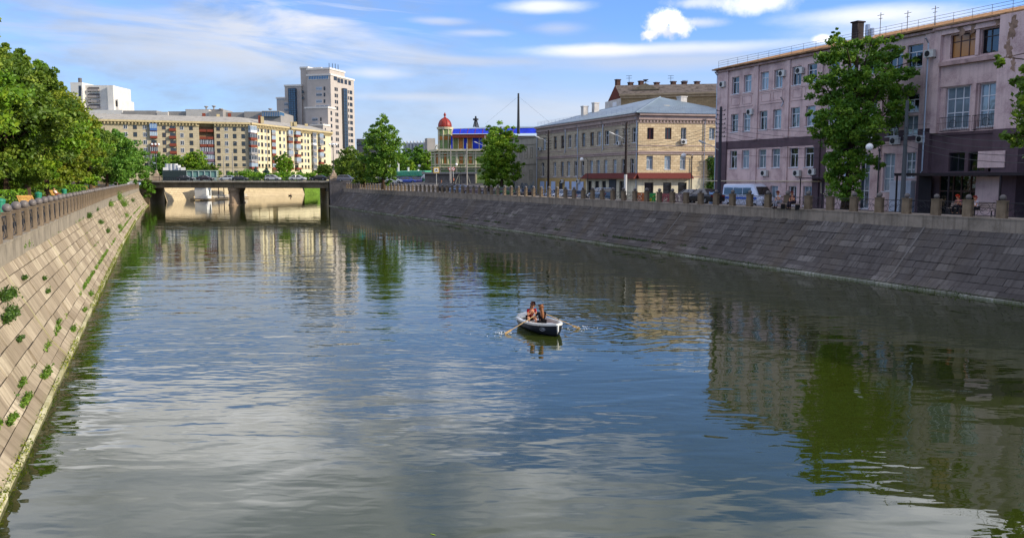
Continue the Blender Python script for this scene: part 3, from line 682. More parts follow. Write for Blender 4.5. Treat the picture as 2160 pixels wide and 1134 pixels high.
# ---------------------------------------------------------------- pink building
def pink():
    X=57.; A=(X,75.5); B=(X,-8.); F=Fac(A,B); U=lambda y:75.5-y
    T=thing('pink_building',(X,40,3.85),'long pink four-storey building with dark purple band facing the street on the right','building')
    pk=mat('pink_plaster','#c6aeab',.9,.12,.7,.15,streak=.35,dark='#94797c'); br=mat('purple_brown_plaster','#5a4a50',.85,.15,.7,.2,streak=.3)
    rev=flat('pale_blue_reveal','#a9b9cf',.6,.3); dkst=mat('dark_cladding','#241d22',.6,.2,1.,.3)
    peel=mat('peeled_plaster','#8d7566',.95,.35,2.5,.1)
    H=[];W=[]
    c4=[72.5,70.55,67.95,65.93,63.4,61.35,58.6,56.4]; wd=[1.2,1.2,1.2,1.2,1.25,1.25,1.25,1.25]
    for y,w_ in zip(c4,wd):
        for z0,z1,k in ((15.8,17.56,'tee'),(11.82,13.7,'tee'),(7.99,9.86,'tee')):
            if z0<9 and y in (58.6,): continue
            W.append((U(y)-w_/2,U(y)+w_/2,z0,z1,k,'w'))
    for y in (72.5,70.5,68,66,63.4,61.4): W.append((U(y)-.55,U(y)+.55,4.35,6.2,'two','w'))
    for y in (54.2,51.85,49.95):
        W.append((U(y)-.75,U(y)+.75,15.85,17.65,'tee','w'))
        W.append((U(y)-.65,U(y)+.65,10.42,12.0,'two','w')); W.append((U(y)-.65,U(y)+.65,12.3,13.75,'tee','w'))
    W.append((U(52.6),U(51.4),5.85,9.04,'grid23','w')); W.append((U(50.4),U(49.35),6.98,9.04,'grid23','w')); W.append((U(55.4),U(54.0),4.3,9.04,'grid23','w'))
    W.append((U(46.7),U(44.5),16.1,17.85,'three','b')); W.append((U(44.05),U(42.1),16.1,17.85,'three','d'))
    W.append((U(46.85),U(44.75),10.75,13.9,'grid32','w')); W.append((U(44.0),U(42.05),10.75,13.9,'grid32','w'))
    for a,b in ((46.3,44.9),(44.6,43.2),(42.9,42.0)): W.append((U(a),U(b),7.45,8.9,'two','d'))
    for y in range(38,-6,-4):
        W.append((U(y)-1,U(y)+1,16.1,17.85,'three','w')); W.append((U(y)-1,U(y)+1,10.75,13.9,'grid32','w')); W.append((U(y)-1,U(y)+1,5.2,8.6,'grid23','d'))
    E3=U(47.9); W3=U(41.9)
    def zf(u,z):
        if u>E3-.2: return 1 if z<10.45 else 0
        if 10.0<z<10.88: return 1
        if z<10.9 and (u<U(73.6) or U(61.0-.05)+.0<u<U(59.2)): return 1
        if z<10.88 and u>U(48.9): return 1
        return 0
    zones=(zf,[U(73.6),U(60.7),U(59.2),U(48.9),E3-.2],[10.0,10.45,10.88])
    mb=MB(); F.wall(mb,0,F.L,3.3,18.55,[w[:4] for w in W],.22,zones)
    # ends, back
    d=14.; q=[F.p(0,0),F.p(F.L,0),F.p(F.L,0,-d),F.p(0,0,-d)]
    for a,b in ((1,2),(2,3),(3,0)):
        mb.cur=0; mb.face([(q[a].x,q[a].y,3.3),(q[b].x,q[b].y,3.3),(q[b].x,q[b].y,18.55),(q[a].x,q[a].y,18.55)])
    mb.build('wall',[pk,br],T)
    for i,(u0,u1,z0,z1,k,c) in enumerate(W):
        fm={'w':framew,'b':frameb,'d':framed}[c]; gm=glass3 if c=='b' else (glass2 if (c=='d' or i%5==2) else glass)
        window(F,T,u0,u1,z0,z1,fm,gm,k,.2 if c!='b' else .21,framew if c=='w' else None)
    # pale reveals of the tall windows (left side faces show pale blue)
    for (u0,u1,z0,z1,k,c) in W:
        if c=='w' and (z1-z0)>1.8 and u0<W3 : bparts(F,T,'window_reveal',rev,[(u1-.03,u1-.003,z0+.003,z1-.003,-.19,.012)])
    # pilasters, bands, cornice, relief panels
    PB=[];LB=[];RP=[]
    for a,b in ((75.5,73.6),(69.43,68.75),(64.85,64.2),(60.6,59.9),(55.3,54.9),(53.2,52.9),(48.9,47.9)):
        PB.append((U(a),U(b),10.88,18.5,0,.14))
        if a not in (75.5,48.9,60.6): PB.append((U(a),U(b),3.3,10.0,0,.13))
    PB+= [(E3,E3+.55,10.46,18.5,.003,.32),(W3-.1,W3+1.9,10.46,18.5,.003,.9),(U(44.45),U(44.15),10.46,13.97,0,.2),(U(44.42),U(44.12),16.06,17.94,0,.2)]
    for yy in (34,26,18,10,2): PB.append((U(yy)-.5,U(yy)+.5,3.3,18.5,0,.5))
    bparts(F,T,'pilaster',pk,PB)
    bparts(F,T,'wall_band',pk,[(E3+.56,W3-.11,17.95,18.5,0,.3),(E3+.56,W3-.11,13.98,16.05,0,.12)])
    for (a,b) in ((73.4,69.6),(68.6,65.0),(64.1,60.7)):
        m_=(a+b)/2
        for (p,r_) in ((a-.25,m_+.2),(m_-.2,b+.25)):
            mb=MB(); F.box(mb,U(p),U(r_),15.42,15.47,0,.05);F.box(mb,U(p),U(r_),14.62,14.67,0,.05);F.box(mb,U(p),U(p)+.05,14.67,15.42,0,.05);F.box(mb,U(r_)-.05,U(r_),14.67,15.42,0,.05); mb.build('relief_panel',pk,T)
        bparts(F,T,'string_course',pk,[(U(a),U(b),15.58,15.66,0,.06),(U(a),U(b),14.36,14.44,0,.06)])
    bparts(F,T,'cornice',mat('worn_cornice','#a98f8c',.9,.3,2.,.1,streak=.5),[(U(47.3),U(42.1),15.55,15.86,.123,.5),(0,E3,18.3,18.5,.142,.3),(E3,F.L,18.34,18.52,.302,.55)])
    bparts(F,T,'dark_pilaster',br,[(U(75.5),U(73.6),3.3,10.88,0,.142),(U(60.6),U(59.9),3.3,10.88,0,.142),(U(48.9),U(47.9),3.3,10.45,.001,.33),(W3-.1,W3+1.9,3.3,10.45,.003,.93)])
    bparts(F,T,'dark_band',br,[(E3+.56,W3-.11,10.25,10.46,.0,.12)])
    # peeled plaster patches on the bay
    rr=random.Random(5)
    for cu,cz,s in ((U(45.6),18.2,.5),(U(44.6),18.1,.35),(W3+.9,17.5,.62),(W3+.7,16.0,.5),(W3+1.1,14.9,.35),(U(42.6),18.2,.3)):
        o=.905 if cu>W3-.1 else .305; mb=MB(); pts=[]
        ph=[rr.random()*6 for _ in range(5)]
        for i in range(48):
            a=i*2*PI/48; q=1+.3*math.sin(2*a+ph[0])+.22*math.sin(5*a+ph[1])+.14*math.sin(9*a+ph[2])+.1*math.sin(17*a+ph[3])
            z=cz+s*q*1.1*math.sin(a); pts.append(F.p(cu+s*q*.6*math.cos(a),min(18.33,z),o))
        mb.face(pts); mb.build('bare_plaster_patch',peel,T)
    # roof
    tile=mat('rusty_roof_sheet','#8f6f52',.85,.3,1.5,.2,streak=.3)
    mb=MB(); 
    mb.hexa([F.p(-.35,18.55,.6),F.p(F.L,18.55,.6),F.p(F.L,18.55,-d),F.p(-.35,18.55,-d),F.p(-.35,18.67,.6),F.p(F.L,18.67,.6),F.p(F.L,18.67,-d),F.p(-.35,18.67,-d)])
    mb.face([F.p(-.3,18.68,.55),F.p(F.L,18.68,.55),F.p(F.L,20.5,-d/2),F.p(5,20.5,-d/2)]); mb.face([F.p(-.3,18.68,-d),F.p(-.3,18.68,.55),F.p(5,20.5,-d/2)]); mb.face([F.p(F.L,18.68,-d),F.p(-.3,18.68,-d),F.p(5,20.5,-d/2),F.p(F.L,20.5,-d/2)])
    u=0
    while u<F.L: mb.tube([F.p(u,18.7,.5),F.p(max(u,5),20.5,-d/2+.1)],.025,4); u+=.6
    ro=mb.build('roof',tile,T)
    mb=MB(); z0=18.75; 
    for zz_ in (.3,.52,.75): mb.tube([F.p(.3,z0+zz_,.2),F.p(F.L,z0+zz_,.2)],.014,4)
    u=.3
    while u<F.L: mb.tube([F.p(u,z0,.2),F.p(u,z0+.75,.2)],.018,4); u+=1.6
    mb.build('roof_railing',flat('railing_paint','#5b5550',.7,.3),ro)
    # chimney with cap : behind the tree
    c=onX(1809,70,60.); mb=MB(); mb.box(c.x-.38,c.x+.38,c.y-.35,c.y+.35,18.8,c.z+.9); mb.box(c.x-.48,c.x+.48,c.y-.45,c.y+.45,c.z+.9,c.z+1.02)
    mb.build('chimney',mat('sooty_chimney','#3b3434',.9,.3,2.,.1),ro)
    mb=MB(); mb.cyl((c.x+.2,c.y-1.0),.22,.22,18.8,c.z+.6,8); mb.cyl((c.x+.2,c.y-1.5),.2,.2,18.8,c.z+.2,8); mb.build('flue',zinc,ro)
    for px,py in ((1858,32),(1915,28),(1973,18)):
        q=onX(px,py,58.); mb=MB(); mb.tube([(q.x,q.y,19),(q.x,q.y,q.z+.2)],.03,5); mb.tube([(q.x,q.y-.35,q.z),(q.x,q.y+.35,q.z)],.02,4); mb.tube([(q.x,q.y-.2,q.z-.3),(q.x,q.y+.2,q.z-.3)],.02,4); mb.build('antenna',iron,ro)
    # air conditioners
    for px,py in ((1528,178),(1654,155),(1691,149),(1586,236),(1616,365),(1685,365),(1717,362),(1972,114),(1892,297),(1948,293)):
        u,z=F.uz(px,py); o=ac(F,T,u,z-.3)
        if px>1960: o.location=F.p(u,z-.3,.33)
    # gas pipe
    mb=MB(); mb.tube([F.p(-1.5,6.66,.25),F.p(U(59.6),6.66,.25),F.p(U(59.4),6.6,.25),F.p(U(59.35),5.6,.25),F.p(U(58.9),5.5,.25),F.p(U(58.7),5.6,.25),F.p(U(58.65),6.6,.25)],.06,6)
    mb.build('gas_pipe',flat('cream_pipe','#b5a890',.5,.4),T)
    downpipe(F,T,.05,3.6,18.5); downpipe(F,T,U(48.35),7.2,18.0,off=.42); downpipe(F,T,U(66.0)+1.0,13.9,14.9,off=.1)
    # balconettes under the tall windows
    for a,b in ((47.0,44.6),(44.15,41.9)):
        mb=MB(); 
        for z in (10.55,11.6): mb.tube([F.p(U(a),z,.0),F.p(U(a),z,.38),F.p(U(b),z,.38),F.p(U(b),z,0)],.022,4)
        u=U(a)
        while u<U(b): mb.tube([F.p(u,10.55,.38),F.p(u,11.6,.38)],.012,4); u+=.14
        mb.tube([F.p((U(a)+U(b))/2+.3*math.cos(i*.5),11.07+.3*math.sin(i*.5),.4) for i in range(13)],.02,4)
        mb.build('balcony_rail',iron,T)
    # entrance: canopy, dark glazing, pink panel, rails
    mb=MB(); F.box(mb,U(48.7),U(35),7.12,7.24,.2,3.0); F.box(mb,U(48.7),U(35),7.24,7.34,2.9,3.02); mb.build('canopy',dkst,T)
    bparts(F,T,'canopy_post',dkst,[(U(y),U(y)+.1,3.3,7.12,2.8,2.9) for y in (48.6,43.9,39.8,36)]+[(U(48.6),U(47.4),3.6,7.12,.34,.4)])
    mb=MB(); F.box(mb,U(46.9),U(42.2),3.3,7.1,.005,.06); mb.build('glazed_entrance',glass2,T)
    mb=MB(); 
    for y in (46.9,45.7,45.0,44.2,43.6,42.9): F.box(mb,U(y),U(y)+.09,3.3,7.1,.065,.12)
    F.box(mb,U(46.9),U(42.2),5.9,6.0,.066,.115); mb.build('door_frames',frameb,T)
    mb=MB(); F.box(mb,U(43.0),U(40.9),7.7,8.9,.95,1.05); F.box(mb,U(43.05),U(41.2),3.3,7.05,.94,1.04); mb.build('pink_panel',pk,T)
    mb=MB(); F.box(mb,U(51.35),U(49.25),3.3,6.55,.01,.5); F.box(mb,U(51.4),U(49.2),6.55,6.75,.01,.56); mb.build('roller_shutter',flat('white_shutter','#b3bac6',.5,.4),T)
    mb=MB(); F.box(mb,U(60.8),U(57.8),6.9,7.0,.15,1.6)
    for y in (60.7,57.9): F.box(mb,U(y),U(y)+.07,3.3,6.9,1.5,1.58)
    mb.build('door_canopy',dkst,T)
    mb=MB(); F.box(mb,U(56.9),U(56.1),3.3,8.4,.01,.05); mb.build('side_door',rev,T)
    # thin wires on the wall
    mb=MB()
    for (a,za,b,zb,s) in ((75.3,10.4,48,10.0,.5),(75.3,9.7,50,8.9,.4),(60,12,42,11.2,.3)):
        mb.tube([F.p(U(a)+(U(b)-U(a))*i/10,za+(zb-za)*i/10-s*math.sin(PI*i/10),.2) for i in range(11)],.012,4)
    mb.build('wall_cables',iron,T)
pink()
# ---------------------------------------------------------------- stone corner building
def stone():
    zE=16.05
    C=atD(1347,241,118.); C=(C.x,C.y); L=atD(1133.5,271,151.4); L=(L.x,L.y)
    Rr=atD(1545,244,121.); Rr=(Rr.x,Rr.y)
    FL=Fac(L,C); FR=Fac(C,Rr)
    T=thing('stone_corner_building',(C[0],C[1],3.9),'yellow stone three-storey corner building with blue-grey metal roof and red awning','building')
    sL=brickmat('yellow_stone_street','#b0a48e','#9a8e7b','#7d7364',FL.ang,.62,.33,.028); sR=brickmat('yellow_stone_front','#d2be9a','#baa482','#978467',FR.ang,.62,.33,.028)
    ochre=mat('ochre_plaster','#a98f5f',.9,.15,1.,.15,streak=.3); cream=mat('cream_plaster','#c9c0a6',.9,.15,1.,.15,streak=.4); corn=mat('dusky_cornice','#a08d86',.85,.15,1.,.2,streak=.3)
    red=flat('red_awning_fabric','#5e2c27',.8,.2); shut=flat('pale_blue_shutter','#9fb0cc',.6,.3)
    WL_=[];WR_=[]
    z3=(11.85,14.05); z2=(7.25,9.75)
    cL3=[1147.7,1170.7,1186,1201,1215,1230,1247.7,1262.6,1279.4,1299,1318,1336.5]; cL2=[1145,1170,1185.7,1199,1214,1228.4,1246.8,1261.4,1276.8,1296,1314.7,1333]
    za=FL.uz(1299,275)[1],FL.uz(1299,297)[1]
    for i,x in enumerate(cL3): u=FL.u(x); WL_.append((u-.62,u+.62,12.0,14.1,'tee' if i%3 else 'cross','b' if i in (1,2,5,6) else 'w'))
    for i,x in enumerate(cL2): u=FL.u(x); WL_.append((u-.58,u+.58,7.3,9.75,'tee','b' if i in (2,) else 'w'))
    r=lambda x,y:(1330+x/4.93,200+y/4.93)
    for a,b,c in ((175,243,'b'),(360,427,'b'),(525,582,'w'),(820,880,'w')):
        u0=FR.uz(*r(a,342))[0];u1=FR.uz(*r(b,342))[0]; WR_.append((u0,u1,FR.uz(*r(a,463))[1],FR.uz(*r(a,342))[1],'two','r' if c=='b' else 'w'))
    for a,b in ((172,240),(360,427),(522,582),(812,873)):
        u0=FR.uz(*r(a,342))[0];u1=FR.uz(*r(b,342))[0]; WR_.append((u0,u1,FR.uz(*r(a,775))[1],FR.uz(*r(a,633))[1],'tee','w'))
    for a,b in ((155,250),(350,437),(507,598)):
        u0=FR.uz(*r(a,342))[0];u1=FR.uz(*r(b,342))[0]; WR_.append((u0,u1,3.95,FR.uz(*r(a,912))[1],'bars','d'))
    r2=lambda x:1080+x/6.67
    G=[]  # ground floor left
    uS=FL.u(r2(1040))
    for a,b in ((1065,1120),(1165,1222),(1262,1322),(1508,1575)): WL_.append((FL.u(r2(a)),FL.u(r2(b)),4.0,6.55,'two','d'))
    z1t=6.95; zb=7.0
    def zL(u,z): 
        if z<zb: return 1 if u<uS else 2
        return 0
    def zR(u,z): return 2 if z<zb else 0
    mb=MB()
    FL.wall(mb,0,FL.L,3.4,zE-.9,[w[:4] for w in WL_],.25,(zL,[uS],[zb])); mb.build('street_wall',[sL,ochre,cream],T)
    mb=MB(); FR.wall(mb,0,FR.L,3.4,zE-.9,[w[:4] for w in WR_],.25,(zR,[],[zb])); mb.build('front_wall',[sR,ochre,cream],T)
    # back walls
    d=16.; i0=FL.p(0,0,-d); i1=FR.p(FR.L,0,-d)
    mb=MB(); box_shell(mb,[Rr,(i1.x,i1.y),(i0.x,i0.y),L],3.4,zE-.9,(3,)); mb.build('back_wall',sL,T)
    fr=flat('dark_red_frame','#5a2024',.5,.4)
    for F,ws in ((FL,WL_),(FR,WR_)):
        for i,(u0,u1,z0,z1,k,c) in enumerate(ws): 
            window(F,T,u0,u1,z0,z1,{'w':framew,'b':frameb,'r':fr,'d':framed}[c],glass2 if c in 'dr' else glass,k,.22,framew if c=='w' else None)
    # bands, cornice, dentils
    mb=MB()
    for F in (FL,FR):
        F.box(mb,-.02 if F is FL else 0,F.L+(.3 if F is FL else 0),10.62,10.78,.002,.22); F.box(mb,0,F.L,10.35,10.62,.002,.12); F.box(mb,0,F.L,11.5,11.6,.002,.06); F.box(mb,0,F.L,7.9-.75,7.9-.65,.002,.06)
        F.box(mb,0,F.L,zE-.9,zE-.3,-.3,.25); F.box(mb,0,F.L,zE-.3,zE-.03,-.3,.6)
        u=.2
        while u<F.L-.2: F.box(mb,u,u+.22,zE-1.25,zE-.92,.002,.14); u+=.5
        F.box(mb,0,F.L,zE-1.35,zE-1.27,.002,.1)
    mb.build('cornice',corn,T)
    mb=MB(); F=FR; uR=FR.uz(*r(640,342))[0]
    q=[F.p(-.1,7.0,.02),F.p(uR,7.0,.02),F.p(uR,6.95,1.0),F.p(-.1,6.95,1.0)]; 
    mb.hexa([F.p(-.1,6.9,1.0),F.p(uR,6.9,1.0),F.p(uR,6.9,.02),F.p(-.1,6.9,.02),F.p(-.1,7.0,1.0),F.p(uR,7.0,1.0),F.p(uR,7.75,.02),F.p(-.1,7.75,.02)])
    F=FL; mb.hexa([F.p(uS,6.9,1.0),F.p(F.L+.6,6.9,1.0),F.p(F.L+.1,6.9,.02),F.p(uS,6.9,.02),F.p(uS,7.0,1.0),F.p(F.L+.6,7.0,1.0),F.p(F.L+.1,7.75,.02),F.p(uS,7.75,.02)])
    mb.build('awning',red,T)
    for a,b in ((400,455),(485,515),(555,612),(750,808),(845,905),(935,1010)):
        mb=MB(); FL.box(mb,FL.u(r2(a)),FL.u(r2(b)),3.9,6.45,.01,.07); mb.build('roller_shutter',shut,T)
    mb=MB(); FL.box(mb,FL.u(r2(668)),FL.u(r2(712)),3.7,6.4,.01,.05); mb.build('door',flat('navy_door','#141a2c',.5,.4),T)
    mb=MB(); FL.box(mb,FL.u(r2(1370)),FL.u(r2(1468)),3.7,6.8,.01,.09); mb.build('door',framed,T)
    for x,y in ((1188,382),(1222,382)): u,z=FL.uz(x,y); ac(FL,T,u,z-.3)
    u,z=FL.uz(1308,302); ac(FL,T,u,z-.3)
    u,z=FL.uz(1141,314); ac(FL,T,u,z-.3)
    u,z=FR.uz(*r(548,490)); ac(FR,T,u,z-.3)
    downpipe(FL,T,FL.L-.2,3.8,zE-.5); 
    for px in (1219,1193,1272): downpipe(FL,T,FL.u(px),3.8 if px==1219 else 11.,zE-.5)
    downpipe(FR,T,FR.uz(*r(770,342))[0],3.8,zE-.5); downpipe(FR,T,uR,3.8,10.4); downpipe(FL,T,.1,3.8,zE-.5)
    # hipped roof
    rf=mat('blue_grey_roof','#7f8e98',.45,.12,.6,.5,.3,streak=.25)
    # eave corners and ridge
    hr=3.0; eL=FL.p(-.4,zE,.65); eC=FR.p(0,zE,.65)+FL.n*.65; eC.z=zE; eR=FR.p(FR.L,zE,.65)
    rL=FL.p(9.,zE+hr-.3,-8); rR=FR.p(FR.L,zE+hr-1.2,-8); 
    Pc=Vector((C[0],C[1],0))-(FL.n+FR.n).normalized()*9.5; rC=Vector((Pc.x,Pc.y,zE+hr))
    bL_=FL.p(-.4,zE,-16.5); 
    mb=MB(); mb.face([eL,eC,rC,rL]); mb.face([eC,eR,rR,rC]); mb.face([bL_,eL,rL]); 
    bC=rC-Vector((FL.n.x+FR.n.x,FL.n.y+FR.n.y,0)).normalized()*9; bC.z=zE; mb.face([rL,rC,bC,bL_]); br_=FR.p(FR.L,zE,-16.5); mb.face([rC,rR,br_,bC])
    mb.face([eC,eL,bL_,bC,br_,eR])
    for i in range(1,60):
        k=i/60; a=eL.lerp(eC,k); b=rL.lerp(rC,k); mb.tube([a+Vector((0,0,.02)),b+Vector((0,0,.02))],.025,4)
    for i in range(1,36):
        k=i/36; a=eC.lerp(eR,k); b=rC.lerp(rR,k); mb.tube([a+Vector((0,0,.02)),b+Vector((0,0,.02))],.025,4)
    mb.tube([eC+Vector((0,0,.05)),rC+Vector((0,0,.05))],.09,5)
    ro=mb.build('roof',rf,T)
    mb=MB()
    for (a,b,c,d_) in ((eL,eC,rL,rC),(eC,eR,rC,rR)):
        n=int((b-a).length/1.6); P0=[]
        for i in range(n+1):
            k=i/n; q=a.lerp(b,k); s=c.lerp(d_,k); q=q.lerp(s,.07); mb.tube([q,q+Vector((0,0,.75))],.02,4); P0.append(q)
        for h_ in (.35,.55,.75): mb.tube([q+Vector((0,0,h_)) for q in P0],.016,4)
    mb.build('snow_rail',zinc,ro)
    def chim(px,py,k,w_,h_,D=None,m='whitewashed_brick'):
        q=atD(px,py,D); mb=MB(); zb_=q.z; mb.box(q.x-w_/2,q.x+w_/2,q.y-w_/2,q.y+w_/2,zb_-2.4,zb_+h_); mb.box(q.x-w_/2-.08,q.x+w_/2+.08,q.y-w_/2-.08,q.y+w_/2+.08,zb_+h_,zb_+h_+.15); mb.build('chimney',mat(m,'#b9b4ae',.9,.15,1.,.2,streak=.4),ro)
    chim(1402,262,0,.9,2.6,124); chim(1356,243,0,1.0,1.9,136); chim(1438,224,0,1.1,1.3,128); chim(1233,241,0,.9,1.2,142); chim(1256,235,0,.9,1.3,142)
    # dormer
    q=rC+ (eC-rC)*.18; mb=MB(); mb.hexa([q+Vector(v) for v in ((-1.2,-1.2,-1),(1.2,-1.2,-1),(1.2,1.2,-1),(-1.2,1.2,-1),(-.05,-1.2,.5),(.05,-1.2,.5),(.05,1.2,.5),(-.05,1.2,.5))]); 
    # cables
    mb=MB()
    for za,zb_,s in ((10.2,9.8,.7),(11.9,11.,.5)):
        mb.tube([FR.p(FR.L*i/12,za+(zb_-za)*i/12-s*math.sin(PI*i/12),.3) for i in range(13)],.015,4)
    mb.build('wall_cables',iron,T)
    # climbing vine
    P=[];
    for i in range(2500):
        u=FR.uz(1502,377)[0]+NR.randn()*.45; z=3.9+6.*NR.rand()**1.1; q=FR.p(u+.3*math.sin(z),z,.1+abs(NR.randn())*.35); P.append(q[:])
    P=np.array(P); v=thing('climbing_vine',FR.p(FR.uz(1502,377)[0],3.9,.3),'dark green vine climbing between the stone building and the pink building','vine')
    o=link('foliage',leafmesh('foliage',P,.14,NR.rand(len(P)),leafmat('vine_leaf','#1f3a14','#35571d','#527a2a'))); setp(o,v)
    return FL,FR,T
FL_,FR_,_=stone()
# ---------------------------------------------------------------- grey blind-window building with graffiti
def grey():
    a=atD(1081,293,160); b=atD(1133.3,291,151.6); F=Fac((a.x,a.y),(b.x,b.y)); zt=14.6
    T=thing('grey_building',(a.x,a.y,4.),'narrow grey plastered building with blind windows and graffiti along its foot','building')
    gm=mat('grey_plaster','#9b9488',.9,.12,.8,.15,streak=.35); tm=flat('plaster_trim','#7d776d',.9,.2)
    s=lambda x,y:(1080+x/6.67,260+y/6.67)
    mb=MB(); F.wall(mb,0,F.L,3.4,zt); 
    q=[F.p(0,0),F.p(F.L,0),F.p(F.L,0,-14),F.p(0,0,-14)]; box_shell(mb,[(p.x,p.y) for p in q],3.4,zt,(0,)); mb.face([(p.x,p.y,zt) for p in q]); mb.build('wall',gm,T)
    mb=MB(); F.box(mb,0,F.L,zt-.2,zt,.0,.18); F.box(mb,0,F.L,zt-1.5,zt-1.42,0,.08); z=F.uz(*s(200,583))[1]; F.box(mb,0,F.L,z,z+.12,.0,.09); F.box(mb,0,.12,3.4,zt-.2,0,.09); F.box(mb,F.L-.12,F.L,3.4,zt-.2,0,.09); mb.build('cornice',tm,T)
    def blind(a_,b_,y0,y1,n):
        u0=F.uz(*s(a_,y0))[0];u1=F.uz(*s(b_,y0))[0];z1=F.uz(*s(a_,y0))[1];z0=F.uz(*s(a_,y1))[1]
        mb=MB(); e=.06
        F.box(mb,u0,u1,z1-e,z1,0,.05);F.box(mb,u0,u1,z0,z0+e,0,.05);F.box(mb,u0,u0+e,z0+e,z1-e,0,.05);F.box(mb,u1-e,u1,z0+e,z1-e,0,.05)
        for k in range(1,n): zz_=z0+(z1-z0)*k/n; F.box(mb,u0+e,u1-e,zz_-.03,zz_+.03,0,.045)
        mb.build('blind_window',tm,T)
    for a_,b_,y0,y1 in ((40,73,355,498),(108,143,352,498),(180,217,345,496),(258,292,342,490)): blind(a_,b_,y0,y1,3)
    blind(30,63,660,800,4); blind(250,285,655,800,4)
    u0=F.uz(*s(125,680))[0];u1=F.uz(*s(187,680))[0];z0=F.uz(*s(150,800))[1];z1=F.uz(*s(150,690))[1]
    window(F,T,u0,u1,z0,z1,tm,glass2,'tee',.0)
    # graffiti strokes
    rr=random.Random(11); 
    for nm,colr,k in (('graffiti','#2c4f72',34),('graffiti','#6f93ad',22)):
        mb=MB()
        for i in range(k):
            u=.3+(F.L-.9)*rr.random(); z=4.2+rr.random()*1.6; pts=[]
            a0=rr.random()*6.28; r_=rr.uniform(.15,.5)
            for j in range(7): an=a0+j*rr.uniform(.5,.8); pts.append(F.p(min(F.L-.05,max(.05,u+r_*math.cos(an)*.7)),z+r_*1.5*math.sin(an)+.1,.012))
            mb.tube(pts,.035,4)
        mb.build(nm,flat('spray_paint'+colr,colr,.7,.2),T)
grey()
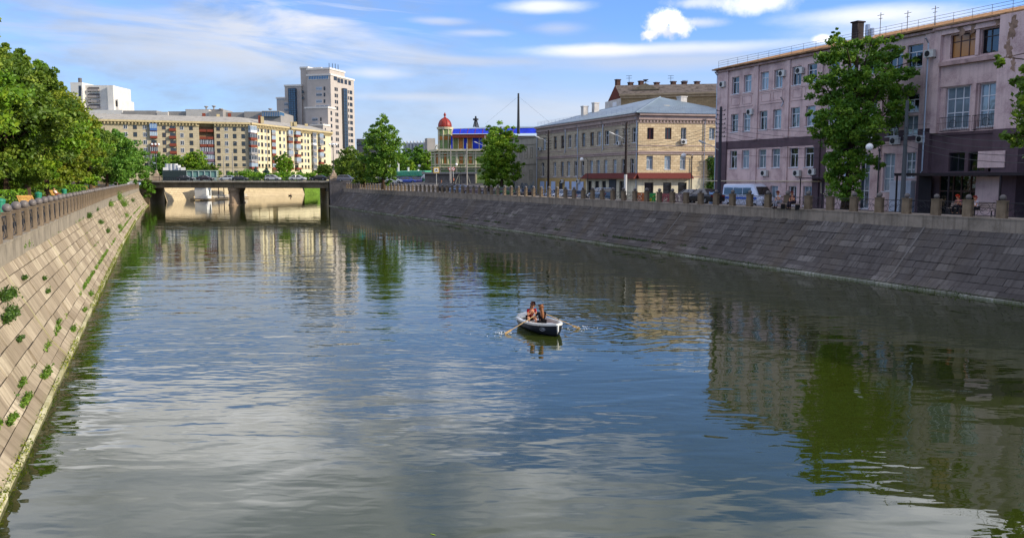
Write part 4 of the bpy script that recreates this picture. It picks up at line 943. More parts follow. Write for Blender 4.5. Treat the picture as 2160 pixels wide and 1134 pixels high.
# ---------------------------------------------------------------- brick building above
def oldbrick():
    D=172.; a=atD(1310,205,D); b=atD(1545,213,D-6); c=atD(1277,222,D+9)
    F=Fac((a.x,a.y),(b.x,b.y)); G=Fac((c.x,c.y),(a.x,a.y))
    T=thing('old_tenement_building',(a.x,a.y,4.),'old tenement with red brick gable and brown tiled roof rising behind the stone building','building')
    sm=brickmat('tan_brick','#a08a68','#8b7757','#77674e',F.ang,.9,.3,.03); rb=brickmat('red_brick','#6b3429','#5b2c24','#4b2d28',G.ang,.8,.25,.02)
    ze=dz(203,D)
    mb=MB(); W=[]
    for px in (1325,1352,1382,1412,1438,1465,1492): u=F.u(px); W.append((u-.7,u+.7,ze-5.2,ze-3.2,'two','w'))
    F.wall(mb,0,F.L,4,ze,[w_[:4] for w_ in W],.2); mb.build('wall',sm,T)
    for w_ in W: window(F,T,*w_[:4],framew,glass,'two',.2)
    d=14.; g=MB(); zr=dz(176,D+4)-1.3
    p0=G.p(0,0);p1=G.p(G.L,0);m1=G.p(G.L*.62,0)
    m1=G.p(G.L*.62,0); g.face([(p0.x,p0.y,4),(p1.x,p1.y,4),(p1.x,p1.y,ze+.2),(m1.x,m1.y,zr+.8),(p0.x,p0.y,zr-3.2)]); 
    g.build('gable_wall',rb,T)
    g=MB(); G.box(g,-.05,G.L+.02,4,dz(211,D+4),.005,.06); g.build('whitewashed_strip',MC['whitewashed_brick'],T)
    W2=MB(); G.box(W2,G.u(1291),G.u(1299),dz(226,D+5),dz(217,D+5),.062,.1); W2.build('window',framew,T)
    mb=MB(); F.box(mb,-.3,F.L,ze,ze+.35,-.2,.7); F.box(mb,-.1,F.L,ze-.5,ze,-.2,.35)
    u=0
    while u<F.L: F.box(mb,u,u+.18,ze-.18,ze,.36,.6); u+=.55
    mb.build('cornice',mat('pale_cornice','#a8957a',.9,.2,1.,.1),T)
    rt=mat('dark_tile_roof','#6a6058',.9,.4,1.2,.15,streak=.4,bump=.04)
    mb=MB(); om=(m1-F.A).dot(F.n); ob=(p0-F.A).dot(F.n); ap=Vector((m1.x,m1.y,zr+.82)); bk=Vector((p0.x,p0.y,zr-3.1)); mb.face([F.p(-.3,ze+.36,.7),F.p(F.L,ze+.36,.7),F.p(F.L,zr+.5,om),ap]); mb.face([ap,F.p(F.L,zr+.5,om),F.p(F.L,zr-3.1,ob),bk])
    ro=mb.build('roof',rt,T)
    for px,py in ((1330,186),(1385,186),(1420,184),(1303,180),(1352,183),(1443,184),(1470,184)):
        q=atD(px,py,D+6); mb=MB(); mb.box(q.x-.45,q.x+.45,q.y-.4,q.y+.4,zr-2.4,q.z+1.0); mb.box(q.x-.55,q.x+.55,q.y-.5,q.y+.5,q.z+1.0,q.z+1.2); mb.build('chimney',mat('brick_chimney','#4a3833',.9,.3,2.,.1),ro)
    # dormer gable
    q=atD(1362,190,D); mb=MB(); mb.hexa([Vector((q.x,q.y,q.z))+F.t*a_+F.n*b_+Vector((0,0,c_)) for a_,b_,c_ in ((-2.4,.6,-1),(2.4,.6,-1),(2.4,-2,-1),(-2.4,-2,-1),(-2.4,.6,0),(2.4,.6,0),(2.4,-2,0),(-2.4,-2,0))]); 
    mb.face([q+F.t*-2.8+F.n*.8,q+F.t*2.8+F.n*.8,q+F.n*.8+Vector((0,0,1.3))]); mb.face([q+F.t*-2.8+F.n*.8,q+F.n*.8+Vector((0,0,1.3)),q-F.n*2.5+Vector((0,0,1.3)),q+F.t*-2.8-F.n*2.5]); mb.face([q+F.n*.8+Vector((0,0,1.3)),q+F.t*2.8+F.n*.8,q+F.t*2.8-F.n*2.5,q-F.n*2.5+Vector((0,0,1.3))]); mb.build('dormer',mat('dormer_paint','#8f8169',.9,.2,1.,.1),ro)
    for px,py0,py1 in ((1327,180,160),(1362,184,168),(1415,184,160),(1445,184,170)):
        a_=atD(px,py0,D+3);b_=atD(px,py1,D+3); mb=MB(); mb.tube([a_,b_],.05,4); 
        for k in (.0,.25): mb.tube([b_-Vector((0,0,k*2))+F.t*-.6,b_-Vector((0,0,k*2))+F.t*.6],.035,4)
        if px==1362: mb.lathe((b_.x,b_.y,b_.z-.4),[(.1,0),(.5,.3),(.55,.35)],10)
        mb.build('antenna',iron,ro)
oldbrick()
# ---------------------------------------------------------------- green ornate building
def green():
    D=192.; a=atD(912,377,D+6); c=atD(928,377,D); b=atD(1082,377,D-2); 
    F=Fac((c.x,c.y),(b.x,b.y)); G=Fac((a.x,a.y),(c.x,c.y))
    z=lambda py:dz(py,D)
    T=thing('green_mansion',(c.x,c.y,5.),'ornate green mansion with red onion dome, cream trim and blue sheeting on its upper storey','building')
    gr=mat('green_plaster','#7f9460',.9,.2,.9,.15,streak=.4,dark='#6c7a50'); tr=mat('cream_trim','#c2b99c',.9,.15,1.,.15,streak=.4); blue=mat('blue_tarpaulin','#1a35b8',.55,.25,.8,.3,bump=.05)
    ply=mat('plywood','#a8703a',.85,.2,1.,.2); zt=z(318); redm=mat('red_painted_metal','#8e2a1c',.5,.2,1.5,.4)
    s=lambda x,y:(900+x/6.67,230+y/6.67)
    W=[]
    for x0,x1 in ((240,278),(458,512),(588,640)): 
        u0,_=F.uz(*s(x0,650)); u1,_=F.uz(*s(x1,650)); W.append((u0,u1,z(345.5),z(322)))
    mb=MB(); F.wall(mb,0,F.L,4.2,zt,W,.25); g0,_=G.uz(*s(122,650)); g1,_=G.uz(*s(165,650)); G.wall(mb,0,G.L,4.2,zt,[(g0,g1,z(345.5),z(322))],.25)
    q=[F.p(F.L,0),F.p(F.L,0,-16),G.p(0,0,-8),G.p(0,0)]; box_shell(mb,[(p.x,p.y) for p in q],4.2,zt,(3,)); mb.face([F.p(0,zt,0),F.p(F.L,zt,0),F.p(F.L,zt,-16),G.p(0,zt,-8),G.p(0,zt,0)])
    mb.build('wall',gr,T)
    for FF,h in [(F,w_) for w_ in W]+[(G,(g0,g1,z(345.5),z(322)))]:
        mb=MB(); FF.box(mb,h[0]+.003,h[1]-.003,h[2],h[3],-.2,-.12); FF.box(mb,h[0],h[1],h[2]+(h[3]-h[2])*.62,h[2]+(h[3]-h[2])*.67,-.12,-.08); bd=mb.build('boarded_window',ply,T)
        # arched surround
        mb=MB(); uc=(h[0]+h[1])/2; w_=(h[1]-h[0])/2+.35; n=10
        zc=h[3]-.1
        pts=[FF.p(uc-w_,h[2],.06)]+[FF.p(uc-w_*math.cos(PI*i/n),zc+w_*1.1*math.sin(PI*i/n),.06) for i in range(n+1)]+[FF.p(uc+w_,h[2],.06)]
        mb.tube(pts,.11,6); FF.box(mb,uc-w_-.1,uc+w_+.1,h[2]-.25,h[2],0,.25); mb.build('window_surround',tr,T)
    mb=MB()
    for FF in (F,G):
        for z0,z1,o in ((zt-.1,zt+.35,.7),(zt-.7,zt-.45,.3),(z(330),z(330)+.15,.12),(z(347.5),z(346.3),.25),(z(353.5),z(351.5),.55),(z(358),z(356.5),.3)): FF.box(mb,-.1,FF.L+.02,z0,z1,0,o)
        for k in (0,.5,1):
            u=k*FF.L
            if FF is F and k==.5: continue
            FF.box(mb,max(0,u-.2),min(FF.L,u+.2),4.2,zt,0,.2)
    for x in (420,550,690): u=F.uz(*s(x,650))[0]; F.box(mb,u-.18,u+.18,4.2,zt,0,.2)
    for x0,x1 in ((300,400),(450,540),(590,650),(690,760)): 
        u0=F.uz(*s(x0,550))[0];u1=F.uz(*s(x1,550))[0]; 
        for z0,z1 in ((zt-1.0,zt-.9),(zt-2.0,zt-1.9)): F.box(mb,u0,u1,z0,z1,0,.07)
    mb.build('trim',tr,T)
    # turret : octagonal
    tc=atD(939.5,377,D+4); n=8; rT=atD(939.5+14,377,D+4); rT=(rT-tc).length
    mb=MB(); mb.cyl((tc.x,tc.y),rT,rT,zt,z(271),8,False); tu=mb.build('turret',gr,T)
    mb=MB(); zc=z(271)
    mb.cyl((tc.x,tc.y),rT*1.2,rT*1.25,zc,zc+.5,16); mb.cyl((tc.x,tc.y),rT*1.08,rT*1.08,zt+.2,zt+.6,16); mb.cyl((tc.x,tc.y),rT*1.06,rT*1.06,z(283),z(282),16)
    for i in range(8): an=2*PI*i/8+.2; x,y=tc.x+rT*math.cos(an),tc.y+rT*math.sin(an); mb.cyl((x,y),.18,.18,zt,zc,6)
    mb.build('turret_trim',tr,tu)
    mb=MB(); 
    for i in range(8):
        an=2*PI*(i+.5)/8+.2; x,y=tc.x+(rT*.96)*math.cos(an),tc.y+(rT*.96)*math.sin(an); o_=(-math.sin(an),math.cos(an)); 
        q=[(x+o_[0]*k*.5+math.cos(an)*.05,y+o_[1]*k*.5+math.sin(an)*.05) for k in (-1,1)]
        mb.face([(q[0][0],q[0][1],z(294)),(q[1][0],q[1][1],z(294)),(q[1][0],q[1][1],z(286)),(q[0][0],q[0][1],z(286))])
    mb.build('turret_panels',ply,tu)
    H=z(243)-zc-.5; mb=MB(); mb.lathe((tc.x,tc.y,zc+.5),[(rT*1.0,0),(rT*1.02,H*.15),(rT*.97,H*.35),(rT*.82,H*.55),(rT*.55,H*.73),(rT*.3,H*.83),(rT*.18,H*.92),(.12,H),(.3,H+.25),(.3,H+.45),(.05,H+.9)],16)
    for i in range(8):
        an=2*PI*i/8; mb.tube([(tc.x+r_*math.cos(an),tc.y+r_*math.sin(an),zc+.5+zz_) for r_,zz_ in ((rT*1.03,0),(rT*1.05,H*.15),(rT*1.0,H*.35),(rT*.85,H*.55),(rT*.58,H*.73),(rT*.33,H*.83))],.05,4)
    mb.build('onion_dome',redm,tu,True)
    # blue sheeted attic
    u0=F.uz(*s(360,300))[0]; u1=F.L
    mb=MB(); mb.cur=0; F.box(mb,u0+.2,u1,zt+.36,z(287),-9,-1.0); mb.build('attic_wall',gr,T)
    mb=MB()
    for x0,x1,mi in ((330,355,0),(365,432,1),(440,502,2),(515,560,0),(568,628,2),(640,728,0),(735,780,0)):
        mb.cur=mi; a0=F.uz(*s(x0,430))[0];a1=F.uz(*s(x1,430))[0]; F.box(mb,a0,a1,zt+.4,z(287),-.995,-.9)
    mb.build('sheeting',[blue,mat('weathered_wood','#7c7f4c',.9,.2,1.,.1),ply],T)
    mb=MB(); 
    for x in (362,436,508,564,633,731,784): a0=F.uz(*s(x,430))[0]; F.box(mb,a0-.07,a0+.07,zt+.36,z(287),-.9,-.75)
    F.box(mb,u0,u1,z(286),z(287)+.35,-.9,-.7); mb.build('attic_posts',tr,T)
    mb=MB(); rr=random.Random(4); n=16; a_=u0; zz0=z(282.5); zz1=z(271)
    for i in range(n):
        x0=u0+(u1-u0)*i/n; x1=u0+(u1-u0)*(i+1)/n; e=.1*rr.random()
        mb.face([F.p(x0,zz0,.25),F.p(x1,zz0,.25+e),F.p(x1,zz1,-1.6),F.p(x0,zz1,-1.6+e)])
    o=mb.build('tarpaulin_roof',blue,T)
    mb=MB()
    for i in range(0,n+1,2): x0=u0+(u1-u0)*i/n; mb.tube([F.p(x0,zz0,.32),F.p(x0,zz1,-1.5)],.05,4)
    F.box(mb,u0,u1,zz0-.9,zz0-.1,-.8,.1); mb.build('battens',flat('rust_batten','#7a3a2a',.8,.2),o)
    mb=MB(); ug=u0; mb.face([F.p(ug,z(271.2),-1.5),F.p(u1+6,z(270),-1.5),F.p(u1+6,z(264),-7),F.p(ug+8,z(264),-7)]); mb.build('metal_roof',MC['blue_grey_roof'],T)
    # scaffold fence on ground storey
    mb=MB()
    for k in range(9): u=-1+k*(F.uz(1000,370)[0]+1)/8; mb.tube([F.p(u,4.4,2.5),F.p(u,8.2,2.5)],.06,4)
    mb.face([F.p(-3,5,2.55),F.p(F.uz(1006,370)[0],5,2.55),F.p(F.uz(1006,370)[0],8.0,2.55),F.p(-3,8.0,2.55)]); mb.build('hoarding',mat('grey_hoarding','#6f6a66',.8,.2,1.,.2,streak=.3),T)
    mb=MB(); F.box(mb,-3.5,F.uz(1010,370)[0],8.0,8.4,2.2,3.2); mb.build('hoarding_roof',MC['roller'] if 'roller' in MC else flat('grey_sheet','#8b8782',.7,.3),T)
    mb=MB()
    for x0,x1,x2 in ((430,488,0),(600,660,0)):
        a0=F.uz(*s(x0,1000))[0];a1=F.uz(*s(x1,1000))[0]
        if x0==600: a0,a1=a1,a0
        mb.tube([F.p(a0,5.3,3.4),F.p(a1,8.2,2.6)],.1,4); mb.tube([F.p(a1,5.2,2.7),F.p(a1,8.2,2.7)],.1,4)
    mb.build('props',tr,T)
    # long annex continuing right with blue sheeting
    a2=F.uz(1148,377)[0]; mb=MB(); F.box(mb,F.L+.0,a2,4.2,z(287),-10,-1.2); mb.build('annex_wall',mat('annex_wall','#8f7c62',.9,.2,1.,.1),T)
    mb=MB(); mb.face([F.p(F.L,zz0,.0),F.p(a2,zz0,.0),F.p(a2,zz1,-1.6),F.p(F.L,zz1,-1.6)]); mb.build('annex_tarpaulin',blue,T)
    mb=MB(); mb.face([F.p(F.L+.1,z(271),-1.55),F.p(a2+3,z(271),-1.55),F.p(a2+3,z(266),-7),F.p(F.L+.1,z(266),-7)]); mb.build('annex_roof',MC['blue_grey_roof'],T)
green()
# ================================================================ far apartment block
def apartments():
    zE=27.6
    P=[atD(188,257,303),atD(419,259,317),atD(451,260,319),atD(526,262,323),atD(574,268,338),atD(592,269,343),atD(697,282,388)]
    T=thing('apartment_block',(P[2].x,P[2].y,6.),'long yellow seven-storey apartment block with cornice and red balconies behind the bridge','building')
    ft=atD(188,377,303); xy=[(p.x,p.y) for p in P]
    F1=Fac(xy[0],xy[1]); F2=Fac(xy[2],xy[3]); F3=Fac(xy[3],xy[6])
    s1=brickmat('tan_facing_tile','#b3a78b','#a59a80','#8f856e',F1.ang,2.2,.7,.05); s3=mat('yellow_facing_tile','#cabf9c',.9,.12,.4,.15,streak=.25)
    redb=flat('red_balcony_brick','#71382a',.8,.2); cor=mat('stone_cornice_far','#b3a37d',.9,.15,1.,.1); rfm=mat('pale_slate_roof','#9b968c',.8,.15,.5,.2,streak=.3)
    mb=MB(); F1.wall(mb,0,F1.L,6,zE); mb.build('tan_wall',s1,T)
    # recess with balconies
    ri=[F1.p(F1.L,0,-2.2),F2.p(0,0,-2.2)]; mb=MB()
    for a,b in ((F1.p(F1.L,0),ri[0]),(ri[0],ri[1]),(ri[1],F2.p(0,0))): mb.face([(a.x,a.y,6),(b.x,b.y,6),(b.x,b.y,zE),(a.x,a.y,zE)])
    mb.build('recess_wall',mat('recess_plaster','#8a6f52',.9,.15,1.,.1),T)
    mb=MB(); F2.wall(mb,0,F2.L,6,zE); mb.build('tan_wall',s1,T)
    r0,r1=F3.u(574),F3.u(584.5); mb=MB(); F3.wall(mb,0,r0,6,zE); F3.wall(mb,r1,F3.L,6,zE)
    for a,b in ((F3.p(r0,0),F3.p(r0,0,-2.5)),(F3.p(r0,0,-2.5),F3.p(r1,0,-2.5)),(F3.p(r1,0,-2.5),F3.p(r1,0))): mb.face([(a.x,a.y,6),(b.x,b.y,6),(b.x,b.y,zE),(a.x,a.y,zE)])
    mb.build('yellow_wall',s3,T)
    mb=MB(); d=14
    q=[F3.p(F3.L,0),F3.p(F3.L,0,-d),F3.p(0,0,-d),F1.p(0,0,-d),F1.p(0,0)]; box_shell(mb,[(p.x,p.y) for p in q],6,zE,(4,)); mb.build('back_wall',s3,T)
    # cornice + dentils
    mb=MB()
    for F in (F1,F2,F3):
        F.box(mb,-.3,F.L+.3,zE,zE+.7,-.5,1.3); F.box(mb,-.1,F.L+.1,zE-1.1,zE,-.3,.35)
        u=.2
        while u<F.L: F.box(mb,u,u+.45,zE-.75,zE-.02,.36,1.0); u+=1.15
    F=Fac(ri[0][:2],ri[1][:2]); F.box(mb,0,F.L,zE,zE+.7,0,3.4); F.box(mb,0,F.L,zE-1.,zE,0,.4)
    for F in (F1,F2,F3): F.box(mb,0,F.L,12.9-1.6,12.9-1.4,.0,.15)
    mb.build('cornice',cor,T)
    mb=MB(); h=3.2
    rg=[F1.p(0,zE+.7,1.2),F1.p(F1.L,zE+.7,1.2),F2.p(0,zE+.7,1.2),F2.p(F2.L,zE+.7,1.2),F3.p(F3.L+.5,zE+.7,1.2)]
    ri_=[F1.p(0,zE+h,-7),F1.p(F1.L,zE+h,-7),F2.p(0,zE+h,-7),F2.p(F2.L-4,zE+h,-7),F3.p(F3.L-5,zE+h,-7)]
    bk=[F1.p(0,zE+.7,-d),F1.p(F1.L,zE+.7,-d),F2.p(0,zE+.7,-d),F3.p(3,zE+.7,-d),F3.p(F3.L+.5,zE+.7,-d)]
    for i in range(4): mb.face([rg[i],rg[i+1],ri_[i+1],ri_[i]]); mb.face([ri_[i],ri_[i+1],bk[i+1],bk[i]])
    mb.face([rg[4],bk[4],ri_[4]]); mb.face([bk[0],rg[0],ri_[0]])
    ro=mb.build('roof',rfm,T)
    for px,py in ((276,248),(430,244),(460,246),(484,244),(548,249),(553,251),(616,262),(623,262),(646,266)):
        q=atD(px,py,330 if px<560 else 350); mb=MB(); mb.box(q.x-.6,q.x+.6,q.y-.5,q.y+.5,zE+1,q.z+.9); mb.build('chimney',redb if px in (430,484,548) else cor,ro)
    # windows (tiny)
    rowz=[25.9-2.79*i for i in range(7)]
    items=[]
    for F,cols in ((F1,(310.3,350.6,387.9,407.3,290,270)),(F2,(464.2,481,498.5,516.3)),(F3,(548,555,562.5,569,593,601.5,638.5,645.6,651.8,686.,548-8))):
        for px in cols:
            if px==540: continue
            for i,z in enumerate(rowz):
                if i==6 and F is not F2: continue
                items.append((F,F.u(px),z,i))
    items.sort(key=lambda a:(a[3]>5,a[3]))
    rest=MB(); k=0
    for F,u,z,i in items:
        wd=.62 if F is not F3 else .7
        if k<100:
            window(F,T,u-wd,u+wd,z-.85,z+.8,(framew,framed,frameb,framed,framew)[(k*7)%5],glass2,'two',-.1,None,.09,True)
        else: F.box(rest,u-wd,u+wd,z-.85,z+.8,0,.06)
        k+=1
    if rest.v: o=rest.build('window',glass2,T); o['kind']='stuff'
    # balconies and glazed bays
    def bay(F,px0,px1,i,glz,out=1.1):
        u0,u1=F.u(px0),F.u(px1); z=rowz[i]; mb=MB(); F.box(mb,u0,u1,z-1.35,z-1.2,.0,out); 
        if glz is None:
            F.box(mb,u0,u1,z-1.2,z-.35,out-.1,out); F.box(mb,u0,u0+.1,z-1.2,z-.35,0,out-.1); F.box(mb,u1-.1,u1,z-1.2,z-.35,0,out-.1)
            o=mb.build('balcony',redb,T); g=MB(); F.box(g,u0+.3,u1-.3,z-1.1,z+.8,.01,.06); g.build('balcony_door',glass2,o)
        else:
            F.box(mb,u0,u1,z-1.2,z-.45,0,out); o=mb.build('balcony',glz[0],T); rb_=MB(); F.box(rb_,u0,u1,z+1.1,z+1.25,0,out); rb_.build('balcony_roof',glz[0],o); g=MB(); F.box(g,u0+.05,u1-.05,z-.45,z+1.1,0,out-.06); g.build('balcony_glazing',glass,o)
            m=MB(); n=4
            for q in range(n+1): uu=u0+(u1-u0)*q/n; F.box(m,uu-.05,uu+.05,z-.45,z+1.1,out-.06,out)
            m.build('glazing_bars',glz[1],o)
    wf=(redb,framew); bf=(flat('blue_panel','#33568c',.5,.4),flat('blue_bar','#3f6aa8',.5,.4)); gf=(flat('grey_panel','#8a8683',.6,.3),framew)
    for i in range(6):
        bay(F1,321,336,i,[bf,wf,None,wf,gf,gf][i]); bay(F1,361,375.5,i,None)
        bay(F3,527,540,i,[(framew,framew),wf,wf,gf,gf,(redb,framew)][i])
        bay(F3,607,616,i,[gf,wf,gf,gf,None,wf][i]); bay(F3,622,631,i,[wf,None,gf,None,gf,None][i],1.3)
        bay(F3,658,665,i,[gf,(framew,framew),gf,gf,gf,gf][i]); bay(F3,672,679.5,i,[gf,gf,None,gf,None,gf][i],1.2)
        bay(F3,575.5,583,i,[gf,wf,wf,wf,None,wf][i],-.6+.9)
    Fr=Fac(ri[0][:2],ri[1][:2])
    for i in range(6):
        z=rowz[i]
        for a,b,j in ((.05,.48,0),(.52,.95,1)):
            mb=MB(); u0,u1=Fr.L*a,Fr.L*b; Fr.box(mb,u0,u1,z-1.35,z-.4,1.7,1.85); Fr.box(mb,u0,u1,z-1.35,z-1.2,0,1.7)
            o=mb.build('balcony',redb if i<3 else flat('mauve_panel','#6a5560',.7,.2),T)
            if i>=2: 
                g=MB(); Fr.box(g,u0,u1,z-.4,z+1.2,1.6,1.7); g.build('balcony_glazing',glass,o); m=MB()
                for q in range(5): uu=u0+(u1-u0)*q/4; Fr.box(m,uu-.06,uu+.06,z-.4,z+1.2,1.7,1.78)
                m.build('glazing_bars',framew,o)
    mb=MB()
    for px in (376,): u=F1.u(px); mb.tube([F1.p(u,6,.15),F1.p(u,zE-1,.15)],.1,5)
    for px in (562.5+3,545): u=F3.u(px); mb.tube([F3.p(u,6,.15),F3.p(u,zE-1,.15)],.1,5)
    mb.build('drainpipe',cor,T)
apartments()
# ================================================================ tower
def tower():
    D0=450.; K=atD(702,377,D0); e1=Vector((RT[0]*.96-FW[0]*.28,RT[1]*.96-FW[1]*.28,0)); e2=Vector((RT[0]*.28+FW[0]*.96,RT[1]*.28+FW[1]*.96,0))
    T=thing('residential_tower',(K.x,K.y,6.),'tall beige stepped residential tower with glazed strips, tallest building by the bridge','building')
    wl=mat('tower_render','#aca39a',.85,.06,.3,.2,streak=.12); wt=mat('tower_white_trim','#cfc9bf',.8,.06,.5,.2)
    def loc(a,b,z): return Vector((K.x,K.y,0))+e1*a+e2*b+Vector((0,0,z))
    m=F_PX/D0
    def ax(px,b=0):
        F0=Fac(loc(-100,b,0)[:2],loc(0,b,0)[:2]); return F0.u(px)-100
    def zz(py,D=D0): return dz(py,D)
    def blk(a0,a1,b0,b1,z0,z1,name='wall',mt=wl,cap=True):
        mb=MB(); p=[loc(a0,b0,z0),loc(a1,b0,z0),loc(a1,b1,z0),loc(a0,b1,z0)]; mb.hexa(p+[Vector((v.x,v.y,z1)) for v in p]); o=mb.build(name,mt,T)
        if cap:
            mb=MB(); e=.35; p=[loc(a0-e,b0-e,z1),loc(a1+e,b0-e,z1),loc(a1+e,b1+e,z1),loc(a0-e,b1+e,z1)]; mb.hexa(p+[Vector((v.x,v.y,z1+.9)) for v in p]); mb.build('parapet',wt,o)
        return o
    FLf=Fac(loc(ax(652),0,0)[:2],loc(0,0,0)[:2]); FRt=Fac(loc(0,0,0)[:2],loc(0,27,0)[:2])
    blk(ax(653),0,0,27,6,zz(159)); blk(ax(654,2),-1.5,2,19,zz(159),zz(145)); 
    blk(ax(640,4),ax(655,4),4,20,6,zz(140)); blk(ax(640.2,10),ax(652,10)+9,10,20,zz(150),zz(139))
    xb=ax(695,-8); blk(ax(648,-8),xb,-8,0,6,zz(231)); Fb=Fac(loc(ax(648,-8),-8,0)[:2],loc(xb,-8,0)[:2]); Fbr=Fac(loc(xb,-8,0)[:2],loc(xb,0,0)[:2])
    xc=ax(684,-15); blk(ax(658,-15),xc,-15,-8,6,zz(269)); Fcr=Fac(loc(xc,-15,0)[:2],loc(xc,-8,0)[:2])
    blk(ax(606,3),ax(641,3),3,22,6,zz(178)); blk(ax(588.5,3),ax(606,3),3,18,6,zz(204)); Fl=Fac(loc(ax(588.5,3),3,0)[:2],loc(ax(640,3),3,0)[:2])
    # glazed top strips and glass columns
    def strip(F,px0,px1,py0,py1,name='glazed_strip',D=D0,mt=glassb,bars=6,o=.06,hb=0):
        u0,u1=F.u(px0),F.u(px1); z0,z1=F.uz((px0+px1)/2,py1)[1],F.uz((px0+px1)/2,py0)[1]
        mb=MB(); F.box(mb,u0,u1,z0,z1,0,o); s=mb.build(name,mt,T); m=MB()
        for k in range(bars+1): u=u0+(u1-u0)*k/bars; F.box(m,u-.07,u+.07,z0,z1,o,o+.08)
        for k in range(hb+1): z=z0+(z1-z0)*k/max(1,hb); F.box(m,u0,u1,z-.1,z+.1,o+.01,o+.1)
        m.build('bars',wt if o<1 else framed,s); return s
    q=lambda x,y:(560+x/5.155,120+y/5.155)
    strip(FLf,656.5,698,159.5,167.5,mt=glassb,bars=12)
    strip(Fl,589.2,605.5,205,211,bars=6); strip(Fl,616.5,631,187,262,'glass_column',bars=3,o=1.6,hb=16)
    u0=FRt.u(727); u1=FRt.u(732.5)
    strip(FRt,724.5,732.,188,312,'glass_column',bars=2,o=1.2,hb=18)
    # windows
    n=0
    def W(F,pxs,pys,w_,h_,k='two'):
        for py in pys:
            for px in pxs:
                u,z=F.uz(px,py); window(F,T,round(u-w_/2,2),round(u-w_/2,2)+w_,z-h_/2,z-h_/2+h_,framew if k!='n' else framed,glass if k!='n' else glass2,'two' if k=='n' else k,-.1,None,.12,True)
    r=[186.8,199.7,213.8]
    W(FLf,(673.,),r,3.6,1.7,'three'); W(FLf,(684.5,),r,.9,1.9,'n'); W(FLf,(680,),(225,),8,1.5,'grid32')
    W(Fb,(664.5,),(252,262.5),3.4,1.7,'three'); W(Fb,(677,),(252,262.5),.8,1.9,'n')
    W(Fl,(604.,),(219.5,232,244.5,256),2.6,1.6,'three'); W(Fl,(639-.3,),(194,207),1.2,1.5,'n')
    rows=[155+9+ i*12.6 for i in range(12)]
    z0=FRt.uz(711,189)[1]; 
    def WZ(F,pxs,zs,w_,h_,k='two'):
        for z in zs:
            for px in pxs:
                u=F.u(px); window(F,T,u-w_/2,u-w_/2+w_,z-h_/2,z+h_/2,framed,glass2,k,-.1,None,.12,True)
    fl=[z0-3.35*i for i in range(11)]
    WZ(FRt,(711.3,715.),fl,1.5,1.9,'two'); WZ(FRt,(738.3,),fl,1.1,1.8,'two'); WZ(FRt,(743.7,),fl,3.2,2.0,'three')
    WZ(FRt,(712,),(zz(165,455),),3.6,2.4,'three'); WZ(FRt,(719,725.5,733.5,741.5),(zz(165,455)-.8,),3.,2.4,'three')
    WZ(Fbr,(702-.2,),[zz(240)-3.35*i for i in range(6)],1.6,2.,'two')
    WZ(Fcr,(688.5,),[zz(277)-3.35*i for i in range(6)],1.,1.9,'two')
    for px,py in ((677,134),(684,135),(690,136),(696,138)):
        p=loc(ax(px),12,zz(141)); mb=MB(); mb.tube([p,p+Vector((0,0,zz(py)-zz(141)+2))],.15,4); mb.build('antenna',iron,T)
tower()
def highrise():
    D=430.; 
    T=thing('white_highrise',atD(200,377,D)[:2]+(6.,),'white high-rise block with dark stacked balconies above the left trees','building')
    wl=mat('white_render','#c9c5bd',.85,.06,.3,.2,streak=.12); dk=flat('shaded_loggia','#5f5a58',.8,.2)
    def blk(px0,px1,pt,d0,d1,name='wall',m=wl,zb=6.):
        a=atD(px0,pt,d0);b=atD(px1,pt,d0); t_=(b-a); t_.z=0; t_.normalize(); n=Vector((-t_.y,t_.x,0)); z1=a.z; mb=MB(); p=[a,b,b+n*(d1-d0),a+n*(d1-d0)]
        mb.hexa([Vector((v.x,v.y,zb)) for v in p]+[Vector((v.x,v.y,z1)) for v in p]); return mb.build(name,m,T)
    blk(148,173,174,D+2,D+20); blk(173,236,180,D+5,D+26); blk(226,238,180,D+2,D+5.2); blk(236,249,209,D+4,D+22); blk(185,258,232,D-2,D+4)
    a=atD(176,180,D+5);b=atD(236,180,D+5); F=Fac(a[:2],b[:2])
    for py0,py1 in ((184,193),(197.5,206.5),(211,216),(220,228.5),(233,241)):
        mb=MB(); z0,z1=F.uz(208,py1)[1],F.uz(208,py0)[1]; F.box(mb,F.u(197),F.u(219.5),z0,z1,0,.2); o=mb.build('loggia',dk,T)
        mb=MB(); F.box(mb,F.u(197),F.u(219.5),z0,z0+1.1,.2,1.2); mb.build('parapet',mat('loggia_parapet','#928c88',.8,.1),o)
    for py in (190,203,214,226): u,z=F.uz(188,py); window(F,T,u-.8,u+.8,z-1.,z+1.,framed,glass2,'two',-.1,None,.12,True)
    G=Fac(atD(236,210,D+4)[:2],atD(249,210,D+4)[:2])
    for px in (241,245.5): u,z=G.uz(px,218.5); window(G,T,u-.6,u+.6,z-1.5,z+1.5,framed,glass2,'two',-.1,None,.12,True)
    q=atD(169,174,D+8); mb=MB(); mb.cyl(q[:2],.9,.9,q.z,q.z+2.2,8); mb.build('roof_vent',dk,T)
    H=Fac(atD(148,210,D+2)[:2],atD(173,210,D+2)[:2])
    for py in (186,196,206,216): u,z=H.uz(169,py); window(H,T,u-.6,u+.6,z-1.2,z+1.2,framed,glass2,'two',-.1,None,.12,True)
highrise()
